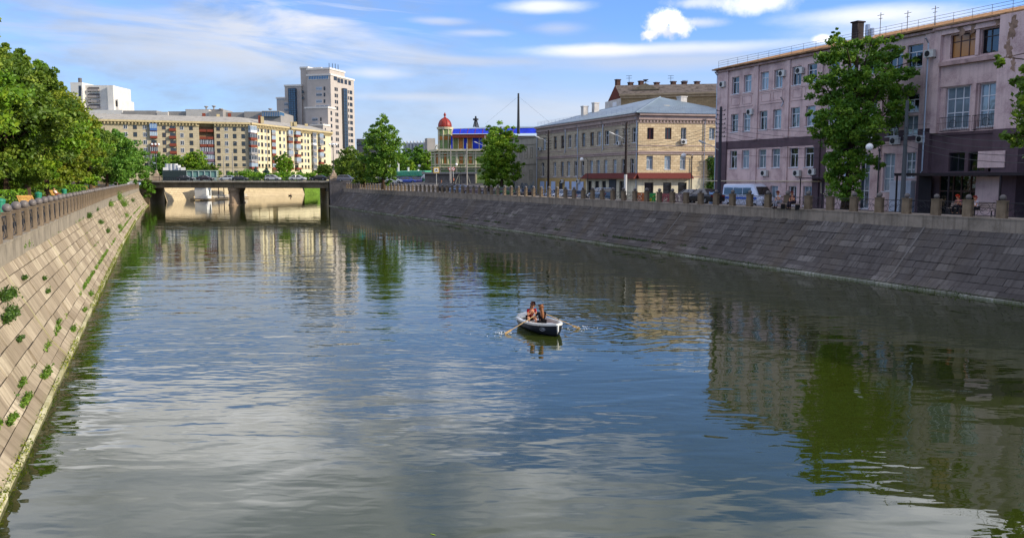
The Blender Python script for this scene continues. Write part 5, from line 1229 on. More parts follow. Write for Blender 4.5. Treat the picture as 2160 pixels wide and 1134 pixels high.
def lowrow():
    D=400.; T=thing('flat_roofed_block',atD(420,377,D)[:2]+(6.,),'grey flat-roofed block whose roof storey shows above the apartment block','building')
    gm=mat('grey_panel_wall','#8d8984',.85,.1,.3,.2,streak=.15); wm_=mat('pale_panel_wall','#b5b0a8',.85,.1,.3,.2)
    def blk(px0,px1,pt,d0,d,m=gm,zb=6.,name='wall'):
        a=atD(px0,pt,d0);b=atD(px1,pt,d0); t_=(b-a); t_.z=0; t_.normalize(); n=Vector((-t_.y,t_.x,0)); mb=MB(); p=[a,b,b+n*d,a+n*d]
        mb.hexa([Vector((v.x,v.y,zb)) for v in p]+[Vector((v.x,v.y,a.z)) for v in p]); return mb.build(name,m,T)
    blk(256,596,238,D+10,20); 
    for i,(a,b,pt,dd,m) in enumerate(((259,330,233.5,4,gm),(331,354,236,2,wm_),(354,392,235,3,gm),(392,440,231,2,wm_),(391,470,230.5,6,gm),(440,470,235,0,gm),(470,520,237,4,gm),(515,555,235.5,2,gm),(553,592,243,1,gm))): blk(a,b,pt,D+dd,14,m,20.,'roof_storey')
    a=atD(553,236,D);b=atD(590,236,D); F=Fac(a[:2],b[:2]); z1=a.z; z0=dz(246,D); mb=MB(); F.box(mb,0,F.L,z0,z1,-8,.4); s=mb.build('glazed_attic',glassb,T); m=MB()
    for k in range(11): F.box(m,F.L*k/10-.1,F.L*k/10+.1,z0,z1,.4,.5)
    F.box(m,0,F.L,z1,z1+.4,-8,.6); m.build('bars',gm,s)
    for px,py in ((435,224),(451,223),(466,229),(570,229)):
        p=atD(px,231,D+5); q=atD(px,py,D+5); mb=MB(); mb.tube([p,q],.35,5); mb.lathe((q.x,q.y,q.z-.8),[(.4,0),(1.,.5),(.9,.8)],8); mb.build('roof_vent',gm,T)
    # distant ribbed building
    T=thing('ribbed_building',atD(880,377,330)[:2]+(6.,),'distant grey ribbed building beyond the trees left of the mansion','building')
    a=atD(852,299,330);b=atD(915,297,326); F=Fac(a[:2],b[:2]); z1=a.z; mb=MB(); F.box(mb,0,F.L,6,z1-1,-15,0); mb.build('wall',mat('blue_grey_concrete','#8f9499',.85,.1,.5,.2),T)
    mb=MB(); k=0
    while k<F.L: F.box(mb,k,k+.35,10,z1+.2,.0,.6); F.box(mb,k+.35,k+.7,10,z1-.5,0,.3); k+=1.45
    F.box(mb,0,F.L,z1-1,z1-.5,-.5,.2); mb.build('ribs',mat('pale_rib','#b4b5b3',.85,.1,.5,.2),T)
    q=atD(907,292,322); mb=MB(); mb.box(q.x-1.6,q.x+1.6,q.y-1.5,q.y+1.5,6,q.z); mb.build('roof_room',gm,T)
    T=thing('dark_block',atD(760,377,420)[:2]+(6.,),'dark distant block just right of the tower','building'); a=atD(752,293,420);b=atD(800,293,420); F=Fac(a[:2],b[:2]); mb=MB(); F.box(mb,0,F.L,6,a.z,-15,0); mb.build('wall',mat('dark_panel','#4a4a50',.8,.1,.5,.2),T); mb=MB(); F.box(mb,0,F.L,a.z-3,a.z-1.5,0,.3); mb.build('glazed_strip',glass,T)
lowrow()
# kiosk with green roof
def kiosk():
    D=205.; a=atD(832,377,D+2); b=atD(887,377,D-2); F=Fac(a[:2],b[:2]); g=dz(386.5,D); T=thing('kiosk',(a.x,a.y,g),'white kiosk with green sheet roof beside the parked cars','kiosk')
    wm_=mat('kiosk_white','#c3c4c0',.6,.08,1.,.3); gm=mat('green_sheet_roof','#2f8a68',.5,.1,1.,.4)
    mb=MB(); F.box(mb,0,F.L,g-.5,dz(372,D),-6,0); mb.build('wall',wm_,T)
    mb=MB()
    for k in range(6): F.box(mb,.4+k*.55,.45+k*.55,g,dz(374,D),0,.06)
    mb.build('wall_seams',framed,T)
    mb=MB(); u=F.L*.42; F.box(mb,u,u+1.1,g,dz(375,D),.0,.07); mb.build('door',framed,T)
    mb=MB(); z0=dz(371,D); z1=dz(362,D); mb.hexa([F.p(-2.2,z0,1.0),F.p(F.L+.6,z0,1.0),F.p(F.L+.6,z0,-6.6),F.p(-2.2,z0,-6.6),F.p(-1.2,z1,.6),F.p(F.L+.2,z1+.1,.6),F.p(F.L+.2,z1+.3,-6.),F.p(-1.2,z1+.3,-6.)]); 
    for k in range(24): u=-2.1+k*(F.L+2.6)/23; mb.tube([F.p(u,z0,1.05),F.p(min(F.L+.2,max(-1.2,u)),z1,.66)],.06,4)
    mb.build('roof',gm,T)
    for px,py in ((861,353),(882,357),(840,345)):
        q=atD(px,py,D+2); mb=MB(); mb.cyl(q[:2],.28,.28,z1,q.z,8); mb.build('vent_pipe',acw,T)
    T2=thing('rounded_kiosk',atD(902,377,200)[:2]+(dz(388,200),),'small white kiosk with rounded green-banded top near the mansion','kiosk'); h=dz(368,200)-dz(388,200)
    mb=MB(); mb.lathe((0,0,-.3),[(1.5,0),(1.5,h*.8),(1.35,h*.97),(.9,h*1.12),(.1,h*1.2)],14); loc_part('shell',mb.mesh('shell',wm_,True),T2); mb=MB(); mb.lathe((0,0,h*.35),[(1.53,0),(1.53,.5)],14); loc_part('green_band',mb.mesh('green_band',gm),T2)
kiosk()
# masts
def mast(px,pt,pb,D,label,r,guys,name='mast',lattice=False):
    q=atD(px,pb,D); zt=dz(pt,D); T=thing(name,(q.x,q.y,q.z),label,'mast'); mb=MB(); h=zt-q.z
    if lattice:
        for k in range(3):
            a=2*PI*k/3; mb.tube([(1.*math.cos(a),1.*math.sin(a),0),(.25*math.cos(a),.25*math.sin(a),h*.7),(.1*math.cos(a),.1*math.sin(a),h)],.14,4)
        for i in range(7): z=h*.09*i; rr_=1-.75*z/(h*.7); mb.tube([(rr_*math.cos(a),rr_*math.sin(a),z+.3*(j%2)) for j,a in enumerate([0,2.1,4.2])],.1,4,True)
        mb.lathe((0,0,h*.62),[(.9,0),(.9,.5)],8)
    else: mb.lathe((0,0,-2),[(r*1.3,0),(r,h*.5),(r*.7,h+2)],8)
    loc_part('pole',mb.mesh('pole',iron),T)
    if guys:
        mb=MB(); 
        for s in (-1,1): mb.tube([(0,0,h*.9),(s*7*RT[0],s*7*RT[1],0)],.012,4)
        loc_part('guy_wires',mb.mesh('guy_wires',iron),T)
    return T
mast(1093.5,197,262,176,'tall thin black chimney mast rising behind the mansion roof',.28,True,'chimney_mast')
mast(1003.5,245,268,260,'small lattice antenna tower above the blue sheeted roof',.2,False,'antenna_tower',True)
# boathouse under the bridge on the far bank
def boathouse():
    D=285.; a=atD(418,377,267); b=atD(504,377,297); F=Fac(a[:2],b[:2]); T=thing('boat_station',(a.x,a.y,0),'white boat station with cabin, deck and posts under the bridge by the far bank','boathouse')
    wm_=flat('white_boards','#cfd0cc',.6,.3)
    mb=MB(); F.box(mb,0,F.L+4,.15,.5,-3,1.6); mb.build('deck',mat('dock_boards','#7d6a52',.8,.2),T)
    u0,u1=F.u(428),F.u(438.5); mb=MB(); F.box(mb,u0,u1,.5,4.2,-3,1.); F.box(mb,u0-.3,u1+.3,4.2,4.4,-3.2,1.3); mb.build('cabin',wm_,T)
    mb=MB(); F.box(mb,F.u(434),F.u(436.5),1.4,3.2,1.,1.05); mb.build('cabin_window',glass2,T)
    mb=MB()
    for px in (452,463.5,474,486,497): u=F.u(px); F.box(mb,u-.12,u+.12,.5,4.8,1.2,1.4)
    F.box(mb,u1,F.L+3,4.5,4.8,-3,1.5); mb.build('posts_and_roof',frameb,T)
    mb=MB()
    for z in (.95,1.4): mb.tube([F.p(0,z,1.5),F.p(u0,z,1.5)],.05,4); mb.tube([F.p(u1,z,1.5),F.p(F.L+3,z,1.5)],.05,4)
    u=0
    while u<F.L+3:
        if not u0<u<u1: mb.tube([F.p(u,.5,1.5),F.p(u,1.4,1.5)],.045,4)
        u+=.8
    mb.build('railing',wm_,T)
boathouse()
# dark pavilion with tanks at left bridge end
def pavilion():
    D=250.; a=atD(343,377,D); b=atD(457,377,D+4); F=Fac(a[:2],b[:2]); g=6.3; T=thing('riverside_pavilion',(a.x,a.y,g),'long low dark pavilion with green glass and rooftop tanks behind the bridge','pavilion')
    zt=dz(359,D); dk=flat('dark_cladding_green','#1f2b2c',.6,.3); u=F.u(394)
    mb=MB(); F.box(mb,0,u,g,zt,-8,0); mb.build('dark_wall',dk,T)
    mb=MB(); F.box(mb,u,F.L,g,zt-.2,-8,-.3); mb.build('glass_wall',flat('green_tinted_glass','#5d7f7b',.15,.7),T)
    mb=MB(); F.box(mb,u,F.L,zt-.2,zt,-8,.1); F.box(mb,u,F.L,g,g+1.1,-.3,0)
    for k in range(6): uu=u+(F.L-u)*k/5; F.box(mb,uu-.12,uu+.12,g+1.1,zt-.2,-.3,0)
    mb.build('frame',mat('pale_frame','#8fa09b',.6,.1),T)
    for px in (355,362,371,377): 
        q=atD(px,377,D+3); mb=MB(); mb.cyl(q[:2],.75,.75,zt,dz(345 if px<372 else 348,D),12); mb.build('roof_tank',acw,T)
    for px in (350,382,387): 
        q=atD(px,377,D+2.5); mb=MB(); mb.box(q.x-.7,q.x+.7,q.y-.6,q.y+.6,zt,dz(353,D)); mb.build('roof_unit',acw,T)
pavilion()
# ================================================================ trees
lfA=leafmat('linden_leaf','#3c5c10','#6b921e','#aab834'); lfB=leafmat('yellowing_leaf','#45580f','#6f7f1b','#9c9a28'); lfC=leafmat('deep_green_leaf','#2f4711','#58731f','#92a036')
lfD=leafmat('poplar_leaf','#26440e','#507a1e','#98b23a'); lfE=leafmat('willow_leaf','#345a18','#588428','#86a844'); lfS=leafmat('blue_spruce_needles','#2c4340','#48635f','#6d8784'); lfH=leafmat('hedge_leaf','#3c6210','#5f8a18','#8fae2a')
LB=[]
def lt(X,Y,zt,rx,ry,label,m,n=9000,zb=6.0,leaf=.34):
    if leaf<.5: n=int(n*3.0); leaf*=.53
    b=[]; H=zt-zb; rr=random.Random(int(Y*7+X)); X-=1.5; rx+=1.45; zt+=(.9 if 70<Y<160 else 0); base=4.44 if Y<205 else gzL(-8,Y)
    for i in range(18):
        k=(i+.5)/18; z=zb+H*k-base; s=math.sin(PI*(.12+.80*k))**.6
        a=rr.random()*6.28; off=.55*s; b.append((rx*off*math.cos(a),ry*off*math.sin(a),z,rx*.56*s,ry*.56*s,H*.12))
    return tree('linden_tree',label,'tree',(X,Y,base),b,n,leaf,m,.3,'trees along the left promenade',clump=.34,dens=5.,nb=12)
lt(-12.6,66,15.2,4.8,5.5,'big green tree filling the left edge of the photo above the nearest bench',lfA,12000,8.4)
lt(-12.2,80,18.4,4.6,5.5,'tallest tree of the left promenade, top reaching highest at the left edge',lfC,15000,7.4)
lt(-11.2,91,18.6,4.6,5.2,'dark green promenade tree behind the reclining bather, second tall crown',lfC,15000,7.0)
lt(-11.0,104,18.6,4.4,5.2,'green promenade tree whose crown stands left of the white high-rise',lfA,13000,6.8)
lt(-10.6,118,18.8,4.2,5.2,'yellow-green tree right in front of the white high-rise',lfB,12000,7.2,.36)
lt(-10.4,134,18.2,4.,5.6,'yellowing tree to the right of the white high-rise',lfB,9000,6.8,.4)
lt(-9.6,151,17.2,3.6,5.2,'olive green tree where the roofline of the apartment block begins',lfA,8000,6.6,.4)
lt(-9.0,172,17.4,3.4,5.5,'dark tree with visible leaning trunk before the bridge',lfC,7000,6.6,.42)
lt(-7.4,198,17.6,5.0,6,'feathery light green tree beside the left end of the bridge',lfE,9000,6.2,.4)
lt(-4.4,215,15.4,4.6,5,'smaller feathery green tree overhanging the left bridge corner',lfE,7000,6.0,.4)
for x,y,m in ((-20,72,lfC),(-20,88,lfC),(-19,108,lfA),(-19,130,lfC),(-18,160,lfC),(-18,190,lfA)):
    lt(x,y,15.5,5,6.5,'dark tree in the second row behind the %s promenade tree'%{72:'first',88:'second',108:'fourth',130:'fifth',160:'seventh',190:'eighth'}[y],m,4500,5.6,.55)
# branch poking in at the upper left corner
q=atD(-30,28,26); tree('overhanging_branch','leafy branch tip poking into the upper left corner of the sky','branch',(q.x-1.,q.y,q.z-3),[(1.0,0,3,.62,.6,.32),(.6,0,2.8,.6,.6,.3)],260,.085,lfC,.03,nb=3,dens=30)
# right tree (poplar) --------------------------------------------------------
X0=onX(1786,377,51.6); 
def rel(px,py,D): q=atD(px,py,D); return q
tb=Vector((51.6,X0.y,4.0)); D0=tb.x*FW[0]+tb.y*FW[1]
bl=[]
rr=random.Random(3)
for px,py,rx,ry in ((1785,400,38,28),(1783,370,46,32),(1786,335,52,34),(1790,300,55,34),(1755,275,48,20),(1800,270,62,30),(1735,245,38,16),(1860,250,60,22),(1785,235,60,26),(1900,225,36,16),(1740,205,42,18),(1800,200,62,28),(1870,195,60,24),
    (1725,170,36,18),(1770,165,50,26),(1840,160,56,28),(1905,160,40,20),(1930,130,16,12),(1765,125,42,24),(1825,118,50,26),(1880,115,36,22),(1765,92,30,16),(1800,95,26,14),(1850,88,30,14),(1890,78,16,9),(1762,72,12,12),(1845,345,24,16),(1842,300,24,16)):
    q=atD(px,py,D0+rr.uniform(-1.6,1.6)); s=D0/F_PX; bl.append((q.x-tb.x,q.y-tb.y,q.z-tb.z,rx*s*.84,rx*s*.84,ry*s*.8))
tree('poplar_tree','tall leafy green tree standing before the pink building, its crown crossing the roofline','tree',tb[:],bl,38000,.12,lfD,.33,clump=.36,dens=20.,inner=.15,nb=24,top=12.5,bark='#3d3328')
# off-frame tree at right, branches entering the frame
b=[]
for px,py,rx,ry in ((2150,178,26,13),(2160,210,16,8),(2112,128,10,12),(2150,285,26,16),(2138,300,14,10),(2190,240,40,60),(2200,330,30,30),(2210,140,40,60)):
    q=atD(px,py,34.); s=34./F_PX; b.append((q.x-40.,q.y-20.,q.z-4.,rx*s,rx*s,ry*s))
tree('street_tree','tree at the right edge whose drooping leafy branches enter the frame','tree',(40.+8.6,20.-1.,4.46),[(x-8.6,y+1.,z-.46,a,b_,c) for x,y,z,a,b_,c in b],3400,.12,lfC,.22,clump=.5,dens=40,nb=14,top=9)
def ft(px,pt,pb,D,wpx,label,m,n=5000,leaf=.4,name='tree',sh='round',grp='trees on the far banks',trunk=.22):
    n=int(n*2); leaf*=.66
    zt=dz(pt,D); q=atD(px,377,D); zb=dz(pb,D); g=zb; rx=wpx/2*D/F_PX; H=zt-zb; b=[]; r_=random.Random(int(px*3+pt))
    for i in range(16):
        k=(i+.5)/16
        s={'round':math.sin(PI*(.2+.7*k))**.45,'poplar':math.sin(PI*(.16+.73*k))**.6,'cone':1.05-k}[sh]
        a=i*2.4+r_.random(); o=.5*s*r_.uniform(.6,1.15); z=H*(.12+.8*k); b.append((rx*o*math.cos(a),rx*o*math.sin(a),z,rx*.55*s,rx*.55*s,H*.1))
    return tree(name,label,'tree',(q.x,q.y,g),b,n,leaf,m,trunk,grp,clump=.36,dens=6,nb=8)
ft(808,244,397,171,98,'tall green tree leaning over the street fence near the right end of the bridge',lfD,12000,.26,'street_tree','poplar',None,.3)
ft(768,322,394,178,62,'small dark tree beside the grey SUV at the bridge end',lfC,4500,.26,'street_tree','round',None,.2)
ft(738,310,385,262,70,'dark round tree between the tower and the tall leaning tree',lfC,5000); ft(712,332,380,285,40,'low dark tree at the foot of the tower',lfC,2500); 
ft(852,312,384,240,50,'green tree right behind the tall leaning tree',lfE,3500); ft(884,306,384,232,54,'bright green tree left of the green mansion',lfE,5000); ft(903,318,384,228,34,'yellow-green tree touching the mansion corner',lfA,3000); ft(866,335,384,222,40,'low green tree behind the green-roofed kiosk',lfA,2500)
ft(1058,256,404,150,102,'dense green tree between the mansion and the grey building',lfA,12000,.24,'street_tree','round',None,.3); ft(1030,300,404,158,44,'darker green tree left of the dense tree beside the mansion',lfC,5000,.26)
ft(412,316,378,290,60,'rounded green tree in front of the left wing of the apartment block',lfA,4000); ft(366,326,378,292,60,'low green tree behind the rooftop tanks',lfA,3000); ft(338,322,378,285,46,'green tree behind the left bridge lamp',lfE,2500); ft(447,344,378,288,40,'small dark green tree at the end of the pavilion',lfC,1800)
ft(598,322,379,275,46,'pointed green tree standing against the yellow wing',lfA,4000,.38,'tree','poplar'); ft(563,352,380,272,40,'blue-green spruce behind the bridge railing',lfS,2000,.34,'spruce_tree','cone'); ft(540,350,380,274,26,'pale blue spruce against the apartment block corner',lfS,1600,.34,'spruce_tree','cone'); ft(634,356,380,274,22,'small spruce right of the pointed green tree',lfS,1200,.34,'spruce_tree','cone')
ft(684,344,378,290,44,'round bush-like tree at the right end of the yellow wing',lfC,2500); ft(486,362,378,270,16,'small shrub-like tree next to the pavilion',lfE,800)
for px,w_,pt,l in ((525,62,359,'widest clipped bright green bush behind the bridge railing'),(612,70,362,'clipped green bush below the pointed tree'),(668,50,361,'clipped green bush near the right bridge lamp'),(575,40,364,'low green bush behind the white hatchback')):
    q=atD(px,377,262.); r_=w_/2*262/F_PX; z=dz(pt,262.)-6.3; P,T_=crown_pts([(0,0,z*.35,r_,r_,z*.6)],1800,.3,5); t_=thing('clipped_bush',(q.x,q.y,6.3),l,'bush'); loc_part('foliage',leafmesh('foliage',P,.3,T_,lfH),t_)
# hedges on the promenade
def hedge(px0,py0,px1,py1,h,w_,label):
    a=onz(px0,py0,4.44); b=onz(px1,py1,4.44); t_=thing('hedge',a[:],label,'hedge'); L=(b-a).length; n=int(L*w_*h*90); d=(b-a)/L; nn=Vector((-d.y,d.x,0)); 
    u=NR.rand(n)*L; s=(NR.rand(n)-.5)*w_; z=NR.rand(n)*h; f=NR.rand(n); k=f<.45; s[k]=np.sign(s[k])*w_/2*(.9+.15*NR.rand(k.sum())); k=f>.6; z[k]=h*(.93+.12*NR.rand(k.sum()))
    z*=1+.06*np.sin(u*2.1)
    P=np.stack([d.x*u+nn.x*s,d.y*u+nn.y*s,z],1); loc_part('foliage',leafmesh('foliage',P,.1,np.clip(NR.rand(n)*.7+.3*np.sin(u*1.7)**2,0,1),lfH),t_)
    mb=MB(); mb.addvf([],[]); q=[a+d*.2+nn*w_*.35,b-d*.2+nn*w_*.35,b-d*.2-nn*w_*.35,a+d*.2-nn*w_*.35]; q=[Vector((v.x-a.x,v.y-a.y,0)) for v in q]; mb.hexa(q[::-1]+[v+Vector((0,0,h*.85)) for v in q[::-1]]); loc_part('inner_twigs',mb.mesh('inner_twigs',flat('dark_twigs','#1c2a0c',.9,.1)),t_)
hedge(-30,440,44,434,1.35,1.4,'clipped hedge at the left edge behind the nearest green bin'); hedge(58,418,176,412,1.5,1.6,'long clipped bright hedge behind the reclining bather')
q=onz(72,424,4.44); P,T_=crown_pts([(0,0,.9,1.2,1.2,1.0)],1500,.4,14); t_=thing('bush',q[:],'loose dark green bush between the two hedges','bush'); loc_part('foliage',leafmesh('foliage',P,.12,T_,lfC),t_)
# shrub at bridge corner hanging down the wall
b=[]
for px,py,rx,ry in ((303,372,12,10),(308,388,13,12),(314,398,12,10),(298,360,10,8),(312,410,8,8)):
    q=atD(px,py,217.); s=217/F_PX; b.append((q.x,q.y,q.z,rx*s,rx*s,ry*s))
o0=Vector((b[0][0],b[0][1],6.0)); P,T_=crown_pts([(x-o0.x,y-o0.y,z-o0.z,a,b_,c) for x,y,z,a,b_,c in b],4500,.35,6); t_=thing('hanging_shrub',o0[:],'shrub with brown and green foliage spilling over the left bridge corner','shrub'); loc_part('foliage',leafmesh('foliage',P,.3,T_,leafmat('mixed_shrub_leaf','#5a4630','#4f7a1e','#79a634')),t_)
# far wooded mass behind everything
P,T_=crown_pts([(x*RT[0]*1.+FW[0]*D_,x*RT[1]+FW[1]*D_,11,34,34,9) for x,D_ in ((-190,470),(-120,520),(-60,560),(0,520),(60,500),(120,480),(-40,420),(20,400))],14000,.3,.25)
o=link('far_woodland',leafmesh('far_woodland',P,1.3,T_,lfC)); tag(o,'distant mass of green trees behind the far bank','woodland',kind='stuff')
# ================================================================ vehicles
tyre=flat('tyre_rubber','#141414',.85,.2); rim=flat('alloy_rim','#8e9196',.3,.5,.6); cglass=flat('car_glass','#0b0f13',.05,.8); lamp_=flat('headlight_glass','#d0d4d8',.15,.6); rlamp=flat('rear_lamp','#7a1414',.3,.5); bump_=flat('dark_bumper','#1b1c1e',.7,.3)
def carpaint(c): 
    n='car_paint'+c
    return MC.get(n) or mat(n,c,.28,.03,2.,.6,.15)
TYPES={ # length,width, body top stations [(x,ztop)], cabin (x rear base, x rear top, x front top, x front base), roof z, belt z
 'sedan':(4.5,1.78,[(-2.25,.62),(-2.2,.92),(-1.5,.98),(.9,.95),(1.9,.8),(2.22,.62)],(-1.75,-1.0,.35,1.15),1.44,.93),
 'hatch':(4.1,1.74,[(-2.05,.6),(-2.0,.98),(-1.5,1.),(.8,.98),(1.75,.85),(2.02,.62)],(-1.95,-1.6,.25,1.05),1.5,.97),
 'suv':(4.7,1.9,[(-2.35,.7),(-2.3,1.08),(-1.5,1.1),(1.0,1.06),(2.1,.95),(2.32,.7)],(-2.25,-1.85,.4,1.2),1.72,1.07)}
def car_mesh(kind,c):
    L,Wd,st,cb,zr,zb=TYPES[kind]; hw=Wd/2; pm=carpaint(c); mb=MB(); zb0=.24; rings_=[]
    for i,(x,zt) in enumerate(st):
        w=hw*(.9 if i in (0,len(st)-1) else .97 if i in (1,len(st)-2) else 1)
        rings_.append([(x,-w*.94,zb0),(x,-w,zb0+.2),(x,-w,zt-.22),(x,-w*.9,zt-.03),(x,-w*.5,zt),(x,w*.5,zt),(x,w*.9,zt-.03),(x,w,zt-.22),(x,w,zb0+.2),(x,w*.94,zb0)])
    N=10; v=[p for q in rings_ for p in q]; f=[(j*N+i,(j+1)*N+i,(j+1)*N+(i+1)%N,j*N+(i+1)%N) for j in range(len(st)-1) for i in range(N)]
    f+=[tuple(range(N)),tuple(range((len(st)-1)*N+N-1,(len(st)-1)*N-1,-1))]; mb.addvf(v,f)
    rb,rt,ftp,fb=cb; wb=hw*.93; wt=hw*.72
    B=[(rb,-wb,zb),(fb,-wb,zb),(fb,wb,zb),(rb,wb,zb)]; Tt=[(rt,-wt,zr-.05),(ftp,-wt,zr-.05),(ftp,wt,zr-.05),(rt,wt,zr-.05)]
    mb.hexa([(rt+.02,-wt,zr-.06),(ftp-.02,-wt,zr-.06),(ftp-.02,wt,zr-.06),(rt+.02,wt,zr-.06),(rt+.15,-wt*.85,zr),(ftp-.2,-wt*.85,zr),(ftp-.2,wt*.85,zr),(rt+.15,wt*.85,zr)])
    for s in (-1,1):   # pillars
        for xa,xb in ((rb,rt),(fb,ftp)): mb.tube([(xa,s*wb,zb),(xb,s*wt,zr-.04)],.05,4)
        mb.tube([((rb+fb)/2-.05,s*(wb+.0),zb),((rt+ftp)/2,s*wt,zr-.04)],.045,4)
    body=mb.mesh('body',pm,False)
    g=MB(); g.hexa(B+Tt); glass_=g.mesh('windows',cglass)
    wme=MB(); n=14; 
    def ring(r,y): return [(r*math.cos(2*PI*i/n),y,r*math.sin(2*PI*i/n)) for i in range(n)]
    v=ring(.33,-.1)+ring(.33,.1); wme.addvf(v,[(i,i+n,(i+1)%n+n,(i+1)%n) for i in range(n)]+[tuple(range(n)),tuple(range(2*n-1,n-1,-1))]); wm1=wme.mesh('tyre',tyre)
    wme=MB(); wme.face(ring(.2,-.104)); wme.face(ring(.2,.104)[::-1]); wm2=wme.mesh('rim',rim)
    h=MB(); h.box(-.05,.05,-.17,.17,-.07,.07)
    return body,glass_,wm1,wm2,h.mesh('headlight',lamp_),h.mesh('tail_light',rlamp)
def car(kind,c,px,py,D,ang,label,gr='cars parked and driving along the river',name='parked_car',z=None):
    key=(kind,c)
    if key not in WC: WC[key]=car_mesh(kind,c)
    body,gl,w1,w2,hl,tl=WC[key]; L,Wd,st,cb,zr,zb=TYPES[kind]
    q=atD(px,377,D); z0=dz(py,D) if z is None else z
    T=thing(name,(q.x,q.y,z0),label,'car',gr,ang); loc_part('body',body,T); loc_part('windows',gl,T)
    for x in (-L*.30,L*.31):
        for s in (-1,1): o=loc_part('wheel',w1,T,(x,s*(Wd/2-.09),.33)); loc_part('rim',w2,o)
    for s in (-1,1): loc_part('headlight',hl,T,(L/2-.08,s*Wd*.34,.68)); loc_part('tail_light',tl,T,(-L/2+.05,s*Wd*.36,.78))
    return T
AR=-YAW   # heading of camera-right in world
car('hatch','#c3c6c8',576,380.5,226,AR,'white hatchback crossing the bridge, tallest of the two white cars'); car('sedan','#c9ccce',628,380.5,224,AR,'low white sedan on the bridge right of the white hatchback')
car('sedan','#1f2226',672,380.5,222,AR+PI,'black sedan on the bridge beside the right lamp pylon'); car('sedan','#24282c',392,381,232,AR,'black car on the bridge below the pavilion roof tanks'); car('sedan','#2b2229',433,381,231,AR,'dark maroon car on the bridge in front of the green glass')
car('hatch','#bfc4c6',478,381,243,AR+PI,'pale car half hidden behind the bridge railing near mid span'); car('sedan','#2a3138',507,381,243,AR,'dark car on the bridge above the pier')
car('suv','#5b5d68',731,383.2,212,AR,'grey SUV parked at the right end of the bridge'); car('sedan','#23272b',797,385,205,AR,'black car partly hidden by the leaning tree'); car('sedan','#c6c8c8',829,386.5,196,AR,'white sedan parked right of the leaning tree')
car('sedan','#4a63b8',859,386.5,198,AR,'bright blue car parked next to the white sedan'); car('sedan','#6d6aa8',881,386.5,200,AR,'lavender car parked right of the bright blue one')
def gz(px,D): q=atD(px,377,D); return gzR(q.x,q.y)
for k,px,D,ang,c,l in (('suv',950,150,AR,'#26262c','dark SUV parked in front of the green mansion'),('sedan',975,146,AR,'#7d93b5','pale blue car parked in front of the green mansion'),('sedan',1000,142,AR,'#7a6a72','dusty mauve car parked below the boarded mansion windows'),
    ('hatch',1071,141,AR+.2,'#2c6b3c','green car at the foot of the dense tree'),('sedan',1102,136,PI/2,'#1c1d22','black car parked before the graffiti wall'),('sedan',1168,127,PI/2,'#7d8aa0','grey-blue car parked by the roller shutters'),('hatch',1187,122,PI/2,'#c3c8d2','white car parked by the roller shutters'),
    ('sedan',1208,117,PI/2,'#39435a','slate blue car left of the motorcycle'),('hatch',1268,104,PI/2,'#4f6c88','blue-grey hatchback right of the motorcycle'),('sedan',1460,86,PI/2,'#22304f','navy car parked below the barred windows'),('sedan',1486,83,PI/2,'#17181c','black car beside the dark utility pole')):
    car(k,c,px,0,D,ang,l,z=gz(px,D))
# white minibus
def van():
    q=atD(1580,377,85.); T=thing('minibus',(q.x,q.y,3.85),'white minibus with blue side stripe and dark windows in front of the pink building','van',None,-PI/2+.06)
    wp=carpaint('#c4cbdc'); mb=MB(); w=1.0
    st=[(-2.8,.5,2.3),(-2.75,.35,2.5),(1.2,.35,2.55),(1.75,.35,2.3),(2.3,.35,1.45),(2.85,.4,1.2),(2.95,.45,.8)]
    rings_=[[(x,-w*.95,z0),(x,-w,z0+.3),(x,-w*.99,min(1.4,z1-.15)),(x,-w*.88,z1-.12),(x,-w*.7,z1),(x,w*.7,z1),(x,w*.88,z1-.12),(x,w*.99,min(1.4,z1-.15)),(x,w,z0+.3),(x,w*.95,z0)] for x,z0,z1 in st]
    N=10; v=[p for r_ in rings_ for p in r_]; f=[(j*N+i,(j+1)*N+i,(j+1)*N+(i+1)%N,j*N+(i+1)%N) for j in range(len(st)-1) for i in range(N)]+[tuple(range(N)),tuple(range((len(st)-1)*N+N-1,(len(st)-1)*N-1,-1))]
    mb.addvf(v,f); loc_part('body',mb.mesh('body',wp),T)
    for s in (-1,1):
        g=MB(); 
        for a,b in ((-2.6,-1.3),(-1.2,.1),(.2,1.3)): g.hexa([(a,s*.985,1.45),(b,s*.985,1.45),(b,s*1.01,1.45),(a,s*1.01,1.45),(a,s*.9,2.15),(b,s*.9,2.15),(b,s*.93,2.15),(a,s*.93,2.15)])
        loc_part('side_windows',g.mesh('side_windows',cglass),T)
        g=MB(); g.box(-2.6,2.2,min(s*1.003,s*1.0),max(s*1.012,s*1.0),1.0,1.22); loc_part('blue_stripe',g.mesh('blue_stripe',flat('blue_decal','#2b57b0',.4,.4)),T)
    g=MB(); g.hexa([(2.34,-.82,1.46),(2.38,-.82,1.5),(2.38,.82,1.5),(2.34,.82,1.46),(1.8,-.72,2.24),(1.86,-.72,2.26),(1.86,.72,2.26),(1.8,.72,2.24)]); loc_part('windscreen',g.mesh('windscreen',cglass),T)
    g=MB(); g.box(2.86,3.0,-.9,.9,.4,.62); loc_part('bumper',g.mesh('bumper',bump_),T)
    b=WC[('sedan','#c9ccce')]
    for x in (-1.8,1.95):
        for s in (-1,1): o=loc_part('wheel',b[2],T,(x,s*.92,.33)); loc_part('rim',b[3],o)
    for s in (-1,1): loc_part('headlight',b[4],T,(2.88,s*.75,.95))
van()
